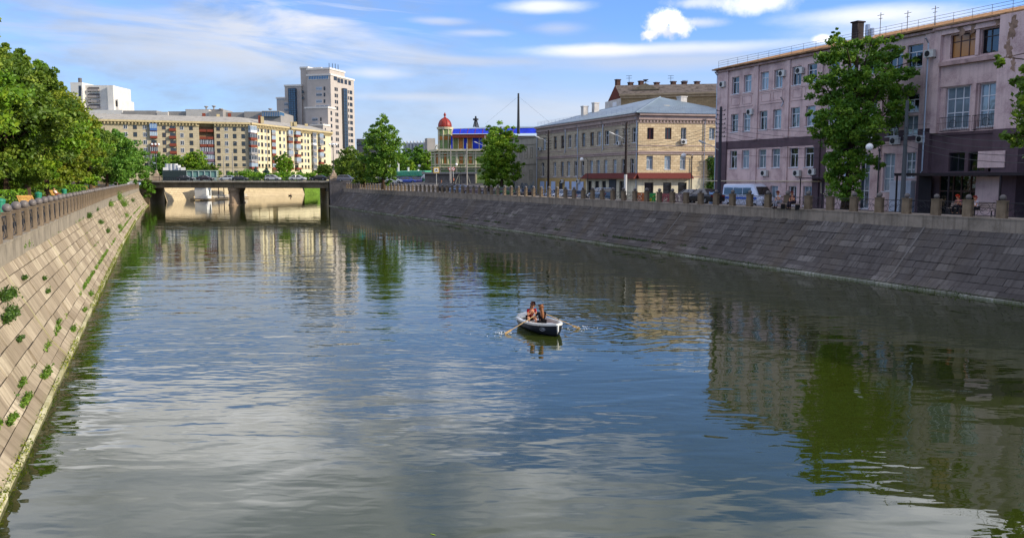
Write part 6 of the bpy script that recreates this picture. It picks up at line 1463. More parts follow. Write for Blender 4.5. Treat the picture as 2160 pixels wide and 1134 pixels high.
# motorcycle
def moto(px,D,label):
    q=atD(px,377,D); T=thing('motorcycle',(q.x,q.y,gz(px,D)),label,'motorcycle',None,PI/2+.5); n=14
    for x in (-.65,.65):
        w=MB(); w.tube([(.3*math.cos(2*PI*i/n),0,.3*math.sin(2*PI*i/n)) for i in range(n)],.05,5,True); loc_part('wheel',w.mesh('wheel',tyre),T,(x,0,.33))
    mb=MB(); mb.hexa([(-.3,-.14,.35),(.35,-.14,.35),(.35,.14,.35),(-.3,.14,.35),(-.3,-.1,.7),(.4,-.1,.75),(.4,.1,.75),(-.3,.1,.7)]); mb.tube([(.65,0,.33),(.45,0,.95)],.035,5); loc_part('engine_and_frame',mb.mesh('engine_and_frame',bump_),T)
    mb=MB(); mb.hexa([(-.75,-.12,.72),(.0,-.13,.74),(.0,.13,.74),(-.75,.12,.72),(-.75,-.1,.84),(.0,-.1,.82),(.0,.1,.82),(-.75,.1,.84)]); loc_part('seat',mb.mesh('seat',tyre),T)
    mb=MB(); mb.lathe((.25,0,.75),[(.14,0),(.2,.1),(.16,.2),(.04,.26)],8); loc_part('fuel_tank',mb.mesh('fuel_tank',carpaint('#39435a')),T); mb=MB(); mb.tube([(.45,-.35,1.02),(.45,0,.95),(.45,.35,1.02)],.025,5); loc_part('handlebar',mb.mesh('handlebar',iron),T)
moto(1242,110,'dark motorcycle parked on the kerb left of the blue-grey hatchback')
# stuff seen through the scrollwork: low painted boards
for px0,px1,c,l,D in ((1342,1360,'#b5652c','orange painted advertising board behind the fence',92),(1367,1384,'#2c8a3c','green painted board behind the fence beside the orange one',90),(1397,1413,'#8f4a4a','red and white painted board behind the fence',88),(1424,1441,'#8a7a78','pale graffiti covered board right of the red and white one',87)):
    a=atD(px0,377,D);b=atD(px1,377,D-1.2); F=Fac(a[:2],b[:2]); g=3.9; T=thing('painted_board',(a.x,a.y,g),l,'board'); mb=MB(); F.box(mb,0,F.L,g+.35,g+1.5,0,.05); mb.build('panel',flat('board'+c,c,.6,.3),T)
    mb=MB(); F.box(mb,.08,.14,g-.1,g+.35,0,.05); F.box(mb,F.L-.14,F.L-.08,g-.1,g+.35,0,.05); mb.build('leg',iron,T)
    mb=MB(); rr=random.Random(px0)
    for i in range(7): u=F.L*rr.uniform(.15,.85); z=g+rr.uniform(.5,1.3); mb.tube([F.p(min(F.L,max(0,u+.25*rr.uniform(-1,1))),min(g+1.45,max(g+.4,z+.3*rr.uniform(-1,1))),.055) for _ in range(4)],.025,4)
    mb.build('painted_strokes',flat('stroke'+c,'#d0c8b8' if c!='#2c8a3c' else '#e0c020',.6,.3),T)
# ================================================================ lamps and poles
gw=mat('white_opal_globe','#e4e4e0',.3,.02,1.,.5)
def lamp(px,pyg,pb,D,label,arm=.9,side=-1,base=None,gr=.27):
    q=atD(px,377,D); zg=dz(pyg,D); g=gz(px,D) if base is None else base; 
    q2=Vector((q.x-side*arm*RT[0],q.y-side*arm*RT[1],0)); T=thing('globe_lamp',(q2.x,q2.y,g),label,'street lamp','globe street lamps'); h=zg-g
    mb=MB(); mb.lathe((0,0,0),[(.13,0),(.13,.9),(.09,1.),(.055,1.2),(.045,h-.35),(.09,h-.3),(.09,h-.15),(.03,h-.1)],8); 
    x,y=side*arm*RT[0],side*arm*RT[1]
    mb.tube([(0,0,h-.2),(x*.25,y*.25,h+.12),(x*.6,y*.6,h+.15),(x*.9,y*.9,h-.1),(x,y,h-.25)],.03,5); loc_part('post',mb.mesh('post',iron),T)
    mb=MB(); mb.ball((x,y,h),gr,14,10); loc_part('globe',mb.mesh('globe',gw,True),T)
lamp(1831,310,0,62.,'globe lamp in front of the pink building right of the tall leafy tree',.75); lamp(1441,328,0,95.,'globe lamp before the yellow stone front above the barred windows',.95)
lamp(1227,336,0,124.,'globe lamp before the shaded street side of the stone building',.9); lamp(1074,343,0,150.,'globe lamp at the left edge of the grey building',.9); lamp(963,347,0,176.,'globe lamp in front of the mansion hoarding',.9,-1)
lamp(885,350,0,196.,'globe lamp above the green-roofed kiosk',.8,-1,None,.32); lamp(821,351,0,200.,'globe lamp half hidden in the right side of the leaning tree',.8,-1,None,.32); lamp(774,352,0,204.,'globe lamp beside the small dark tree',.8,-1,None,.32)
wood=mat('tarred_wood','#2c2422',.85,.25,2.,.2); conc=mat('pole_concrete','#8f8a84',.85,.12,1.,.2)
def pole(px,pt,D,label,m=wood,r=.17,lampside=0,insul=True,lz=None,name='utility_pole',cat='pole'):
    q=atD(px,377,D); g=gz(px,D) if px>700 else 6.3; zt=dz(pt,D); T=thing(name,(q.x,q.y,g),label,cat,'utility and lamp poles'); h=zt-g
    mb=MB(); mb.lathe((0,0,-.2),[(r*1.25,0),(r,h*.5),(r*.75,h+.2)],8); loc_part('pole',mb.mesh('pole',m),T)
    if insul:
        mb=MB(); rr=random.Random(px)
        for k in range(7):
            z=h-.4-k*.42; s=.35+.1*rr.random(); mb.tube([(-s*RT[0],-s*RT[1],z),(s*RT[0],s*RT[1],z)],.025,4); 
            for sg in (-1,1): mb.lathe((sg*s*RT[0],sg*s*RT[1],z),[(.05,0),(.06,.1),(.02,.14)],6)
        loc_part('insulator_bracket',mb.mesh('insulator_bracket',iron),T)
    if lampside:
        z=lz-g; s=lampside; mb=MB(); mb.tube([(0,0,z-.7),(s*.9*RT[0],s*.9*RT[1],z-.15),(s*1.5*RT[0],s*1.5*RT[1],z)],.035,5); o=loc_part('lamp_arm',mb.mesh('lamp_arm',acw),T)
        mb=MB(); mb.tube([(s*1.4*RT[0],s*1.4*RT[1],z),(s*1.7*RT[0],s*1.7*RT[1],z+.12),(s*2.1*RT[0],s*2.1*RT[1],z+.3)],[.06,.13,.08],6); loc_part('lamp_head',mb.mesh('lamp_head',acw),o)
    return T
pole(1156.5,275,132,'dark wooden pole with lamp arm at the left part of the stone building',lampside=-1,lz=dz(291,132)); p_=pole(1319.5,258,104,'dark pole with white foot and lamp arm near the stone corner',wood,.16,-1,True,dz(284,104))
mb=MB(); mb.cyl((0,0),.19,.19,0,dz(368,104)-gz(1319,104),8); loc_part('white_pipe',mb.mesh('white_pipe',acw),p_)
pole(1517,225,82,'dark pole crowded with insulators at the left corner of the pink building',flat('pole_dark_grey','#3b3b42',.8,.2),.16,-1,True,dz(303,82)); pole(1906,212,61.,'grey utility pole in front of the tall window bay of the pink building',flat('pole_mid_grey','#4b4f52',.8,.2),.15,0,False)
pole(1023,286,165,'slender pale lamp pole between the mansion and the dense tree',conc,.14,-1,False,dz(302,165),'street_lamp','street lamp'); pole(985,302,172,'thin pole with crossed props in front of the mansion',conc,.13,0,False); pole(951,306,174,'thin pole left of the mansion middle',conc,.12,0,False)
pole(492,320,300,'pale concrete pole in front of the apartment block, taller of two',conc,.17,1,False,dz(300,300),'street_lamp','street lamp'); pole(473,330,298,'pale concrete pole beside the taller one before the apartment block',conc,.15,1,False,dz(316,298),'street_lamp','street lamp')
pole(206,236,200,'tall street lamp rising above the yellowing tree on the left',conc,.14,1,False,dz(250,200),'street_lamp','street lamp'); pole(839,340,222,'short white pole behind the leaning tree',acw,.2,0,False)
# cables between poles
def cable(a,b,sag,n=14): mb_.tube([a.lerp(b,i/n)-Vector((0,0,sag*math.sin(PI*i/n))) for i in range(n+1)],.016,4)
mb_=MB(); q1=atD(1517,262,82);q2=atD(1906,268,61);q0=atD(1319.5,300,104);q3=atD(2300,290,36)
for k in range(4):
    d=Vector((0,0,-.35*k)); cable(q1+d,q2+d*1.2,.5+.1*k); cable(q2+d*1.2,q3+d,.5); cable(q0+d,q1+d,.5)
cb_=mb_.build('overhead_cables',iron); tag(cb_,'thin dark overhead cables strung between the street poles','cables')
# traffic signs
def sign(px,py,D,shape,label):
    q=atD(px,py,D); g=gz(px,D); T=thing('traffic_sign',(q.x,q.y,g),label,'sign'); mb=MB(); mb.tube([(0,0,0),(0,0,q.z-g+.6)],.05,6); loc_part('pole',mb.mesh('pole',acw),T)
    mb=MB(); n=-Vector((FW[0],FW[1],0)); tt=Vector((RT[0],RT[1],0)); zc=q.z-g
    P=lambda u,z,o: tt*u+n*o+Vector((0,0,zc+z))
    def poly(pts,o): mb.addvf([P(u,z,o) for u,z in pts]+[P(u,z,o-.03) for u,z in pts],[tuple(range(len(pts))),tuple(range(2*len(pts)-1,len(pts)-1,-1))]+[(i,i+len(pts),(i+1)%len(pts)+len(pts),(i+1)%len(pts)) for i in range(len(pts))])
    red=flat('sign_red','#b01c1c',.4,.4); wh=flat('sign_white','#d8d8d4',.4,.4); yl=flat('sign_yellow','#c8a018',.4,.4); bk=flat('sign_black','#151515',.5,.3)
    if shape=='tri': 
        mb.cur=0; poly([(-.45,.3),(0,-.5),(.45,.3)],.1); mb.cur=1; poly([(-.27,.2),(0,-.28),(.27,.2)],.12)
    elif shape=='round':
        c=lambda r:[(r*math.cos(2*PI*i/18),r*math.sin(2*PI*i/18)) for i in range(18)]
        mb.cur=0; poly(c(.42),.1); mb.cur=1; poly(c(.32),.12); mb.cur=0; poly([(-.28,-.2),(-.2,-.28),(.28,.2),(.2,.28)],.135)
    else:
        mb.cur=2; poly([(-.62,-.62),(.62,-.62),(.62,.62),(-.62,.62)],.1); mb.cur=1; poly([(-.45,-.45),(.45,-.45),(.45,.45),(-.45,.45)],.12); mb.cur=3; poly([(-.3,-.35),(.0,-.05),(.3,-.35),(.1,.2),(-.1,.2)],.135)
    loc_part('plate',mb.mesh('plate',[red,wh,yl,bk]),T)
sign(949,357,178,'tri','red and white downward triangle sign before the mansion'); sign(956,356.5,178.4,'round','round red and white sign right beside the triangle sign'); sign(920.5,359,180,'sq','square yellow bordered crossing sign at the left of the mansion')
q=atD(1502,377,81); T=thing('blue_signboard',(q.x,q.y,3.85),'narrow pale blue standing board left of the minibus','sign'); mb=MB(); mb.box(-.2,.2,-.04,.04,.1,1.75); mb.box(-.23,-.2,-.06,.06,0,1.8); mb.box(.2,.23,-.06,.06,0,1.8); o=loc_part('panel',mb.mesh('panel',flat('pale_blue_board','#8fb0d8',.5,.3)),T,(0,0,0),AR)
# ================================================================ benches, bins
yel=mat('bench_varnish','#c2904a',.6,.12,3.,.3)
def bench(px,py,z,rz,label,long=1.5):
    q=onz(px,py,z); T=thing('slatted_bench',q[:],label,'bench','benches along the promenade',rz); s=MB(); b=MB(); w_=long/2
    for k in range(5): s.box(-.02+k*.11,.07+k*.11,-w_,w_,.40,.44)
    for k in range(6): 
        x=-.08-k*.055; z_=.5+k*.105; b.hexa([(x,-w_,z_),(x+.03,-w_,z_),(x+.03,w_,z_),(x,w_,z_),(x-.045,-w_,z_+.065),(x-.015,-w_,z_+.065),(x-.015,w_,z_+.065),(x-.045,w_,z_+.065)])
    loc_part('seat',s.mesh('seat',yel),T); loc_part('backrest',b.mesh('backrest',yel),T)
    for y in (-w_+.15,w_-.2):
        l=MB(); l.box(0,.05,y,y+.05,0,.4); l.box(.42,.47,y,y+.05,0,.4); l.tube([(0,y+.02,.4),(-.38,y+.02,1.08)],.025,4); loc_part('leg',l.mesh('leg',iron),T)
def binn(px,py,label,z=4.44):
    q=onz(px,py,z); T=thing('litter_bin',q[:],label,'bin','green litter bins on the promenade'); gm=flat('green_bin_paint','#1f7a5c',.5,.4)
    mb=MB(); mb.lathe((0,0,0),[(.22,0),(.27,.1),(.31,.85),(.34,.88),(.34,.93)],14); loc_part('body',mb.mesh('body',gm),T); mb=MB(); mb.lathe((0,0,.93),[(.36,0),(.3,.12),(.1,.2),(.02,.22)],14); loc_part('lid',mb.mesh('lid',gm),T)
bz=PI/2-PI/2
bench(60,440,4.44,-.75,'empty yellow bench between the two nearest green bins'); bench(119,420,4.44,-.5,'yellow bench with the reclining bather in front of the hedge'); bench(152,410,4.44,-.5,'yellow bench of the person leaning forward'); bench(181,406,4.44,-.75,'third yellow bench, empty, before the pair of green bins'); bench(203,399.5,4.44,-.75,'farthest yellow bench near the leaning trunk')
binn(2,452,'nearest green litter bin at the left edge'); binn(82,428,'green litter bin right of the first empty bench'); binn(136,416,'green litter bin beside the reclining bather'); binn(168,410,'green litter bin beside the person leaning forward'); binn(188,403,'green litter bin before the leaning trunk'); binn(209,399,'green litter bin left of the farthest pair'); binn(216,397.5,'farthest green litter bin on the promenade')
# ================================================================ people
skin=mat('skin','#b98262',.6,.06,4.,.3)
def skinmesh(name,J,E,m,sub=1):
    """one continuous skinned surface: J name->(pos,radius)"""
    bm=bmesh.new(); ly=bm.verts.layers.skin.verify(); V={}
    for i,(k,(p,r)) in enumerate(J.items()):
        v=bm.verts.new(p); v[ly].radius=(r,r) if not isinstance(r,tuple) else r; v[ly].use_root=(i==0); V[k]=v
    for a,b in E: bm.edges.new((V[a],V[b]))
    me=bpy.data.meshes.new(name); bm.to_mesh(me); bm.free(); me.materials.append(m); return me
def addskin(o):
    o.modifiers.new('skin','SKIN').use_smooth_shade=True; s=o.modifiers.new('sub','SUBSURF'); s.levels=1; s.render_levels=1
def person(loc,rz,P,label,top,bot,hairc,name='person',hairlong=False,cat='person',shoes='#2a2622',scale=1.,hands=True,short=True,cap=None):
    """P joints: pelvis,chest,neck,head, lsh,lel,lha, rsh,rel,rha, lhip,lkn,lan,lto, rhip,..."""
    V=lambda k:Vector(P[k])
    J={'pel':(V('pel'),.13),'waist':(V('pel').lerp(V('che'),.5),.115),'che':(V('che'),.135),'neck':(V('neck'),.055),'head':(V('neck').lerp(V('head'),.45),.075),'crown':(V('head'),.098),'top':(V('head')+(V('head')-V('neck')).normalized()*.07,.06)}
    E=[('pel','waist'),('waist','che'),('che','neck'),('neck','head'),('head','crown'),('crown','top')]
    for s in 'lr':
        J[s+'sh']=(V(s+'sh'),.055); J[s+'el']=(V(s+'el'),.04); J[s+'wr']=(V(s+'el').lerp(V(s+'ha'),.95),.026); J[s+'pa']=(V(s+'ha')+(V(s+'ha')-V(s+'el')).normalized()*.04,(.035,.018))
        E+=[('che',s+'sh'),(s+'sh',s+'el'),(s+'el',s+'wr'),(s+'wr',s+'pa')]
        J[s+'hip']=(V(s+'hip'),.085); J[s+'kn']=(V(s+'kn'),.058); J[s+'cf']=(V(s+'kn').lerp(V(s+'an'),.35),.052); J[s+'an']=(V(s+'an'),.036); J[s+'to']=(V(s+'to'),.032)
        E+=[('pel',s+'hip'),(s+'hip',s+'kn'),(s+'kn',s+'cf'),(s+'cf',s+'an'),(s+'an',s+'to')]
        if hands:
            d=(V(s+'ha')-V(s+'el')).normalized(); sd=d.cross(Vector((0,0,1))).normalized(); dn=sd.cross(d)
            for f,(o_,ln) in enumerate(((-.027,.07),(-.009,.08),(.009,.075),(.027,.06))):
                b=V(s+'ha')+d*.07+sd*o_; c=b+d*ln*.45-dn*.012; e=c+d*ln*.3-dn*.03
                for n_,q_,r_ in (('a',b,.009),('b',c,.0085),('c',e,.007)): J[f'{s}f{f}{n_}']=(q_,r_)
                E+=[(s+'pa',f'{s}f{f}a'),(f'{s}f{f}a',f'{s}f{f}b'),(f'{s}f{f}b',f'{s}f{f}c')]
            b=V(s+'ha')+d*.02+sd*(-.04); e=b+d*.035-sd*.012-dn*.02; J[s+'t1']=(b,.011); J[s+'t2']=(e,.009); E+=[(s+'pa',s+'t1'),(s+'t1',s+'t2')]
    o=link(name,skinmesh('body',J,E,skin)); o.location=loc; o.rotation_euler=(0,0,rz); o.scale=[scale]*3; tag(o,label,cat); addskin(o)
    def cloth(nm,J2,E2,c,r=.75): 
        q=loc_part(nm,skinmesh(nm,J2,E2,mat('cloth'+c,c,.85,.1,6.,.1)),o); addskin(q); return q
    k=1.22
    J2={'che':(V('che'),.135*k),'waist':(V('pel').lerp(V('che'),.45),.115*k),'pel':(V('pel')+(V('che')-V('pel'))*.05,.13*1.12),'nb':(V('che').lerp(V('neck'),.6),.075)}; E2=[('che','waist'),('waist','pel'),('che','nb')]
    for s in 'lr': 
        J2[s+'sh']=(V(s+'sh'),.068); J2[s+'m']=(V(s+'sh').lerp(V(s+'el'),.55 if short else 1),.055); E2+=[('che',s+'sh'),(s+'sh',s+'m')]
        if not short: J2[s+'w']=(V(s+'el').lerp(V(s+'ha'),.85),.036); E2.append((s+'m',s+'w'))
    if top: cloth('top',J2,E2,top)
    J2={'pel':(V('pel'),.14)}; E2=[]
    f=.6 if bot[0]=='s' else 1.; c=bot[1:]
    for s in 'lr':
        J2[s+'hip']=(V(s+'hip'),.1); J2[s+'k']=(V(s+'hip').lerp(V(s+'kn'),f),.075 if f==1 else .088); E2+=[('pel',s+'hip'),(s+'hip',s+'k')]
        if f==1: J2[s+'a']=(V(s+'kn').lerp(V(s+'an'),.92),.052); E2.append((s+'k',s+'a'))
    cloth('trousers' if f==1 else 'shorts',J2,E2,c)
    # hair, face
    up=(V('head')-V('neck')).normalized(); fw=Vector(P['face']).normalized(); hm=mat('hair'+hairc,hairc,.6,.25,9.,.3)
    J2={'a':(V('head')+up*.035-fw*.018,.102),'b':(V('head')+up*.085-fw*.02,.07),'c':(V('head')-up*.02-fw*.05,.085)}; E2=[('a','b'),('a','c')]
    if hairlong:
        bk=V('neck')-fw*.085; J2['d']=(bk,.08); J2['e']=(bk-up*.13-fw*.02,(.085,.05)); J2['f']=(bk-up*.26-fw*.01,(.07,.04)); J2['g']=(bk-up*.35-fw*.0,.022); E2+=[('c','d'),('d','e'),('e','f'),('f','g')]
    q=loc_part('hair' if not cap else 'cap',skinmesh('hair',J2,E2,hm if not cap else mat('cap'+cap,cap,.8,.1,5.,.1)),o); addskin(q)
    fm=MB(); sd=fw.cross(up).normalized(); c0=V('head')+fw*.088
    for s in (-1,1): fm.ball(c0+sd*s*.033+up*.012-fw*.006,.011,6,4)
    fm.tube([c0-up*.05+sd*-.022,c0-up*.052+fw*.004,c0-up*.05+sd*.022],.006,4)
    loc_part('eyes_and_mouth',fm.mesh('face',flat('dark_features','#3a1f1c',.5,.3)),o)
    nm=MB(); nm.tube([c0+up*.005,c0+fw*.022-up*.022,c0-up*.03],[.008,.014,.008],5)
    for s in (-1,1): nm.ball(V('head')+sd*s*.1-up*.01,.02,6,4)
    loc_part('nose_and_ears',nm.mesh('nose',skin),o)
    sh=MB()
    for s in 'lr': 
        a,t_=V(s+'an'),V(s+'to'); sh.tube([a-(t_-a).normalized()*.05-Vector((0,0,.02)),a.lerp(t_,.5)-Vector((0,0,.01)),t_+(t_-a).normalized()*.03],[.045,.05,.035],6)
    loc_part('shoes',sh.mesh('shoes',flat('shoe'+shoes,shoes,.6,.3)),o)
    return o
# seated pose facing +x, seat at z=0 (pelvis .1)
def seat_pose(lean=.1,knee=.42,arms='lap',zf=-.42,spread=.12,turn=0.,head=0.):
    c=Vector((lean*.4,0,.42)); 
    P=dict(pel=(0,0,.1),che=(.0+lean*.42,0,.42),neck=(lean*.62,0,.6),head=(lean*.75+.03+head,0,.76),face=(1,turn,-.2-head*2),
      lsh=(lean*.5,.18,.52),rsh=(lean*.5,-.18,.52),lhip=(.04,.1,.09),rhip=(.04,-.1,.09),lkn=(knee,spread,.12),rkn=(knee,-spread,.12),lan=(knee+.03,spread,zf+.06),ran=(knee+.03,-spread,zf+.06),lto=(knee+.19,spread,zf+.03),rto=(knee+.19,-spread,zf+.03))
    if arms=='lap': P.update(lel=(lean*.5+.08,.25,.28),rel=(lean*.5+.08,-.25,.28),lha=(.32,.1,.22),rha=(.32,-.1,.22))
    if arms=='oar': P.update(lel=(lean*.5+.14,.27,.3),rel=(lean*.5+.14,-.27,.3),lha=(lean*.5+.36,.26,.34),rha=(lean*.5+.36,-.26,.34))
    if arms=='phone': P.update(lel=(lean*.5+.12,.22,.28),rel=(lean*.5+.12,-.22,.28),lha=(.36,.06,.42),rha=(.36,-.06,.42))
    return P
def stand_pose(st=.25): 
    return dict(pel=(0,0,.95),che=(.01,0,1.28),neck=(.02,0,1.47),head=(.04,0,1.63),face=(1,0,-.05),lsh=(0,.19,1.4),rsh=(0,-.19,1.4),lel=(-.06,.24,1.12),rel=(.08,-.24,1.13),lha=(.02,.25,.88),rha=(.2,-.23,.92),
      lhip=(0,.09,.9),rhip=(0,-.09,.9),lkn=(.12+st*.3,.1,.5),rkn=(-.02,-.1,.5),lan=(st,.1,.08),ran=(-st,-.1,.12),lto=(st+.15,.1,.04),rto=(-st+.13,-.1,.04))
# promenade left
q=onz(119,420,4.44); P=seat_pose(-.45,.5,'lap',-.1,.1); P['lan']=(.9,.1,.0);P['ran']=(.85,-.1,-.08);P['lto']=(.96,.1,.14);P['rto']=(.92,-.1,.08); P['face']=(.9,0,.2)
person((q.x+.1,q.y,q.z+.46),-.25,P,'person in white top reclining with bare legs on a yellow bench','#d8d2d0','s#8c4a3a','#3a2a20',scale=1.05)
q=onz(152,410,4.44); P=seat_pose(.75,.45,'lap',-.42); person((q.x+.15,q.y,q.z+.46),-.4,P,'person in white shirt leaning forward on a promenade bench','#d8d8d8','t#3a3f4a','#2c221c')
for px,py,c,l in ((258,396,'#c77a45','person in orange top walking under the trees at the far end'),(246,396,'#cfd2d4','person in white walking left of the one in orange'),(270,396,'#d4d6dc','person in white walking right of the one in orange')):
    q=atD(px,377,190.); person((q.x,q.y,gzL(q.x,q.y)),-1.2,stand_pose(.2),l,c,'t#2d3140','#2c221c',hands=False)
# right bank
q=onz(2021,451,4.46); bq=onz(2024,453,4.46)
def slat_bench2(px,py,label):
    q=onz(px,py,4.46); T=thing('street_bench',q[:],label,'bench',None,0); s=MB()
    for k in range(4): s.box(-.05+k*.11,.04+k*.11,-.9,.9,.40,.43)
    for k in range(3): s.box(.36+k*.03,.39+k*.03,-.9,.9,.52+k*.13,.62+k*.13)
    loc_part('slats',s.mesh('slats',mat('worn_bench_wood','#8a7a70',.8,.15)),T)
    for y in (-.75,.7): l=MB(); l.box(0,.05,y,y+.05,0,.4); l.tube([(.35,y,.4),(.45,y,.9)],.025,4); l.box(.35,.4,y,y+.05,0,.4); loc_part('leg',l.mesh('leg',iron),T)
    return q
q=slat_bench2(2021,452,'street bench under the person in a red cap')
P=seat_pose(.3,.42,'phone',-.42,.18,0,.02); person((q.x+.12,q.y,q.z+.44),PI,P,'person in red cap and striped shirt sitting on street bench behind the fence','#8c5a5c','t#15161c','#2c221c',cap='#b53a24')
q=slat_bench2(2068,457,'street bench under the person in white at the right edge'); P=seat_pose(.2,.42,'lap',-.42,.1,.4); person((q.x+.12,q.y+.35,q.z+.44),PI-.5,P,'person in white shirt sitting sideways on a bench at the right edge','#d5d0d8','t#15161c','#8c3424')
for px,D,c,bt,l,z_ in ((1646,68,'#b9bcc8','t#8a8a92','person in pale shirt sitting behind the fence right of the minibus',0),(1676,66,'#4a2a38','t#2a2430','person in dark maroon sitting behind the fence under the pink wall',0)):
    q=atD(px,377,D); q.z=gz(px,D); person((q.x,q.y,q.z+.5),PI,seat_pose(.25),l,c,bt,'#7a3a30',scale=1.05); T=thing('bench',(q.x-.1,q.y,q.z),'low bench under the '+('person in pale shirt' if px==1646 else 'person in dark maroon'),'bench'); mb=MB(); mb.box(-.2,.3,-.6,.6,.4,.48); loc_part('seat',mb.mesh('seat',MC['worn_bench_wood']),T)
    for y in (-.5,.45): l_=MB(); l_.box(-.15,.25,y,y+.06,0,.4); loc_part('leg',l_.mesh('leg',iron),T)
for px,D,c,l,rz in ((931,168,'#1c1e26','pedestrian in dark clothes walking in front of the hoarding',2.4),(1034,152,'#15161c','pedestrian in black standing at the foot of the dense tree',1.2),(957,178,'#b55a35','person in orange vest standing behind the round sign',2.6)):
    q=atD(px,377,D); person((q.x,q.y,gzR(q.x,q.y)),rz,stand_pose(.28),l,c,'t#1a1c24','#2c221c',hands=False)
# teal market tents beyond SUV
for px,D,l,c in ((762,222,'small teal market umbrella beside the grey SUV','#1f8a84'),(784,224,'small sky blue market umbrella left of the black parked car','#3a93b0')):
    q=atD(px,377,D); T=thing('market_umbrella',(q.x,q.y,6.1),l,'umbrella'); mb=MB(); mb.lathe((0,0,1.0),[(1.5,0),(1.3,.3),(.6,.7),(.05,.95)],8); loc_part('canopy',mb.mesh('canopy',flat('canopy'+c,c,.7,.2)),T); mb=MB(); mb.tube([(0,0,-.2),(0,0,1.9)],.04,5); loc_part('pole',mb.mesh('pole',acw),T)
# ================================================================ rowing boat
def boat():
    # heading: bow toward camera right-down
    B=Vector((16.0,33.45,0.)); st=onz(1108,688,.0); bw=onz(1181,706,.0)
    d=(bw-st); ang=math.atan2(d.y,d.x); c=(bw+st)/2
    # image footprint ends give stern and bow
    T=thing('rowing_boat',(c.x,c.y,0),'navy and white rowing boat with two people on the open river','boat',None,ang+BOATROT)
    L=3.3; hw=.74; n=15; rows=[]
    hull=flat('navy_hull','#0e1626',.3,.5); wh=flat('white_gelcoat','#cfd0cb',.35,.5); inn=mat('inner_hull','#a99c92',.6,.08,3.,.3)
    def sect(k):   # k 0 stern..1 bow
        x=-L/2+L*k; w=hw*(.80+.2*math.sin(PI*min(1,k*1.25))) if k<.5 else hw*math.cos((k-.5)/.5*PI/2)**.62*1.0
        w=max(w,.04); zt=.40+.16*k**2.5; zb=-.1+.12*k**6; return x,w,zt,zb
    S=[sect(i/(n-1)) for i in range(n)]; o=MB(); rr_=[]
    for x,w,zt,zb in S: rr_.append([(x,-w,zt),(x+.0,-w*.97,zt*.55),(x-.03*0,-w*.8,zb+.12),(x,-w*.35,zb),(x,w*.35,zb),(x,w*.8,zb+.12),(x,w*.97,zt*.55),(x,w,zt)])
    N=8; v=[p for r_ in rr_ for p in r_]; o.addvf(v,[(j*N+i,j*N+i+1,(j+1)*N+i+1,(j+1)*N+i) for j in range(n-1) for i in range(N-1)]+[tuple(range(N-1,-1,-1))]); loc_part('hull',o.mesh('hull',hull,True),T)
    o=MB(); v=[]; 
    for x,w,zt,zb in S: wi=max(.01,w-.1); v+=[(min(x,L/2-.12),-wi,zt-.01),(min(x,L/2-.14),-wi*.85,zb+.2),(min(x,L/2-.14),wi*.85,zb+.2),(min(x,L/2-.12),wi,zt-.01)]
    o.addvf(v,[(j*4+i+1,j*4+i,(j+1)*4+i,(j+1)*4+i+1) for j in range(n-1) for i in range(3)]+[(0,1,2,3)]); loc_part('interior',o.mesh('interior',inn),T)
    g=MB()
    for s in (-1,1):
        for i in range(n-1):
            a,b=S[i],S[i+1]; q=[(a[0],s*(a[1]+.025),a[2]-.07),(b[0],s*(b[1]+.025),b[2]-.07),(b[0],s*max(.0,b[1]-.11),b[2]-.05),(a[0],s*max(.0,a[1]-.11),a[2]-.05)]; q2=[(x,y,zz_) for (x,y,_),zz_ in zip(q,(a[2]+.02,b[2]+.02,b[2]+.035,a[2]+.035))]
            if s<0: g.hexa(q+q2)
            else: g.hexa(q[::-1]+q2[::-1])
    g.box(-L/2-.02,-L/2+.1,-hw*.8,hw*.8,.36,.43); loc_part('gunwale',g.mesh('gunwale',wh),T)
    g=MB(); g.tube([(L/2+.01,0,.52),(L/2+.02,0,.25),(L/2-.1,0,0)],[.05,.04,.03],5); loc_part('stem_band',g.mesh('stem_band',wh),T)
    for nm,x0,x1,y in (('thwart',-.22,.08,.62),('stern_seat',-L/2+.12,-L/2+.6,.55),('bow_seat',.75,1.15,.45)):
        g=MB(); g.box(x0,x1,-y,y,.26,.3); g.box(x0+.03,x1-.03,-y*.5,y*.5,.05,.26); loc_part(nm,g.mesh(nm,wh),T)
    # fenders / float at stern, round white
    g=MB(); g.ball((-L/2-.12,0,.42),.2,12,8,1.); g.tube([(-L/2-.1,-.42,.42),(-L/2-.18,0,.44),(-L/2-.1,.42,.42)],[.13,.17,.13],8); loc_part('stern_float',g.mesh('stern_float',wh,True),T)
    e=flat('silver_emblem','#9aa3b0',.5,.4)
    for s in (-1,1):
        g=MB(); m=10; x0=.95; w=sect((x0+L/2)/L)[1]; w1=sect((x0+.28+L/2)/L)[1]
        P0=Vector((x0,s*(w*.985+.012),.27)); P1=Vector((x0+.28,s*(w1*.985+.012),.28)); mid=(P0+P1)/2; hd=(P1-P0)/2
        g.tube([mid+hd*math.cos(2*PI*i/m)+Vector((0,0,.07*math.sin(2*PI*i/m))) for i in range(m)],.008,4,True); g.tube([mid-hd*.5+Vector((0,0,-.02)),mid+Vector((0,0,.03)),mid+hd*.5+Vector((0,0,-.02))],.012,4); loc_part('emblem',g.mesh('emblem',e),T)
    # rowlocks
    for s in (-1,1): g=MB(); g.tube([(.18,s*.72,.44),(.18,s*.76,.54)],.018,5); loc_part('rowlock',g.mesh('rowlock',iron),T)
    M=T.matrix_basis
    def W_(p): return M@Vector(p)
    # oars
    orm=mat('oar_wood','#a88a58',.5,.12,3.,.4)
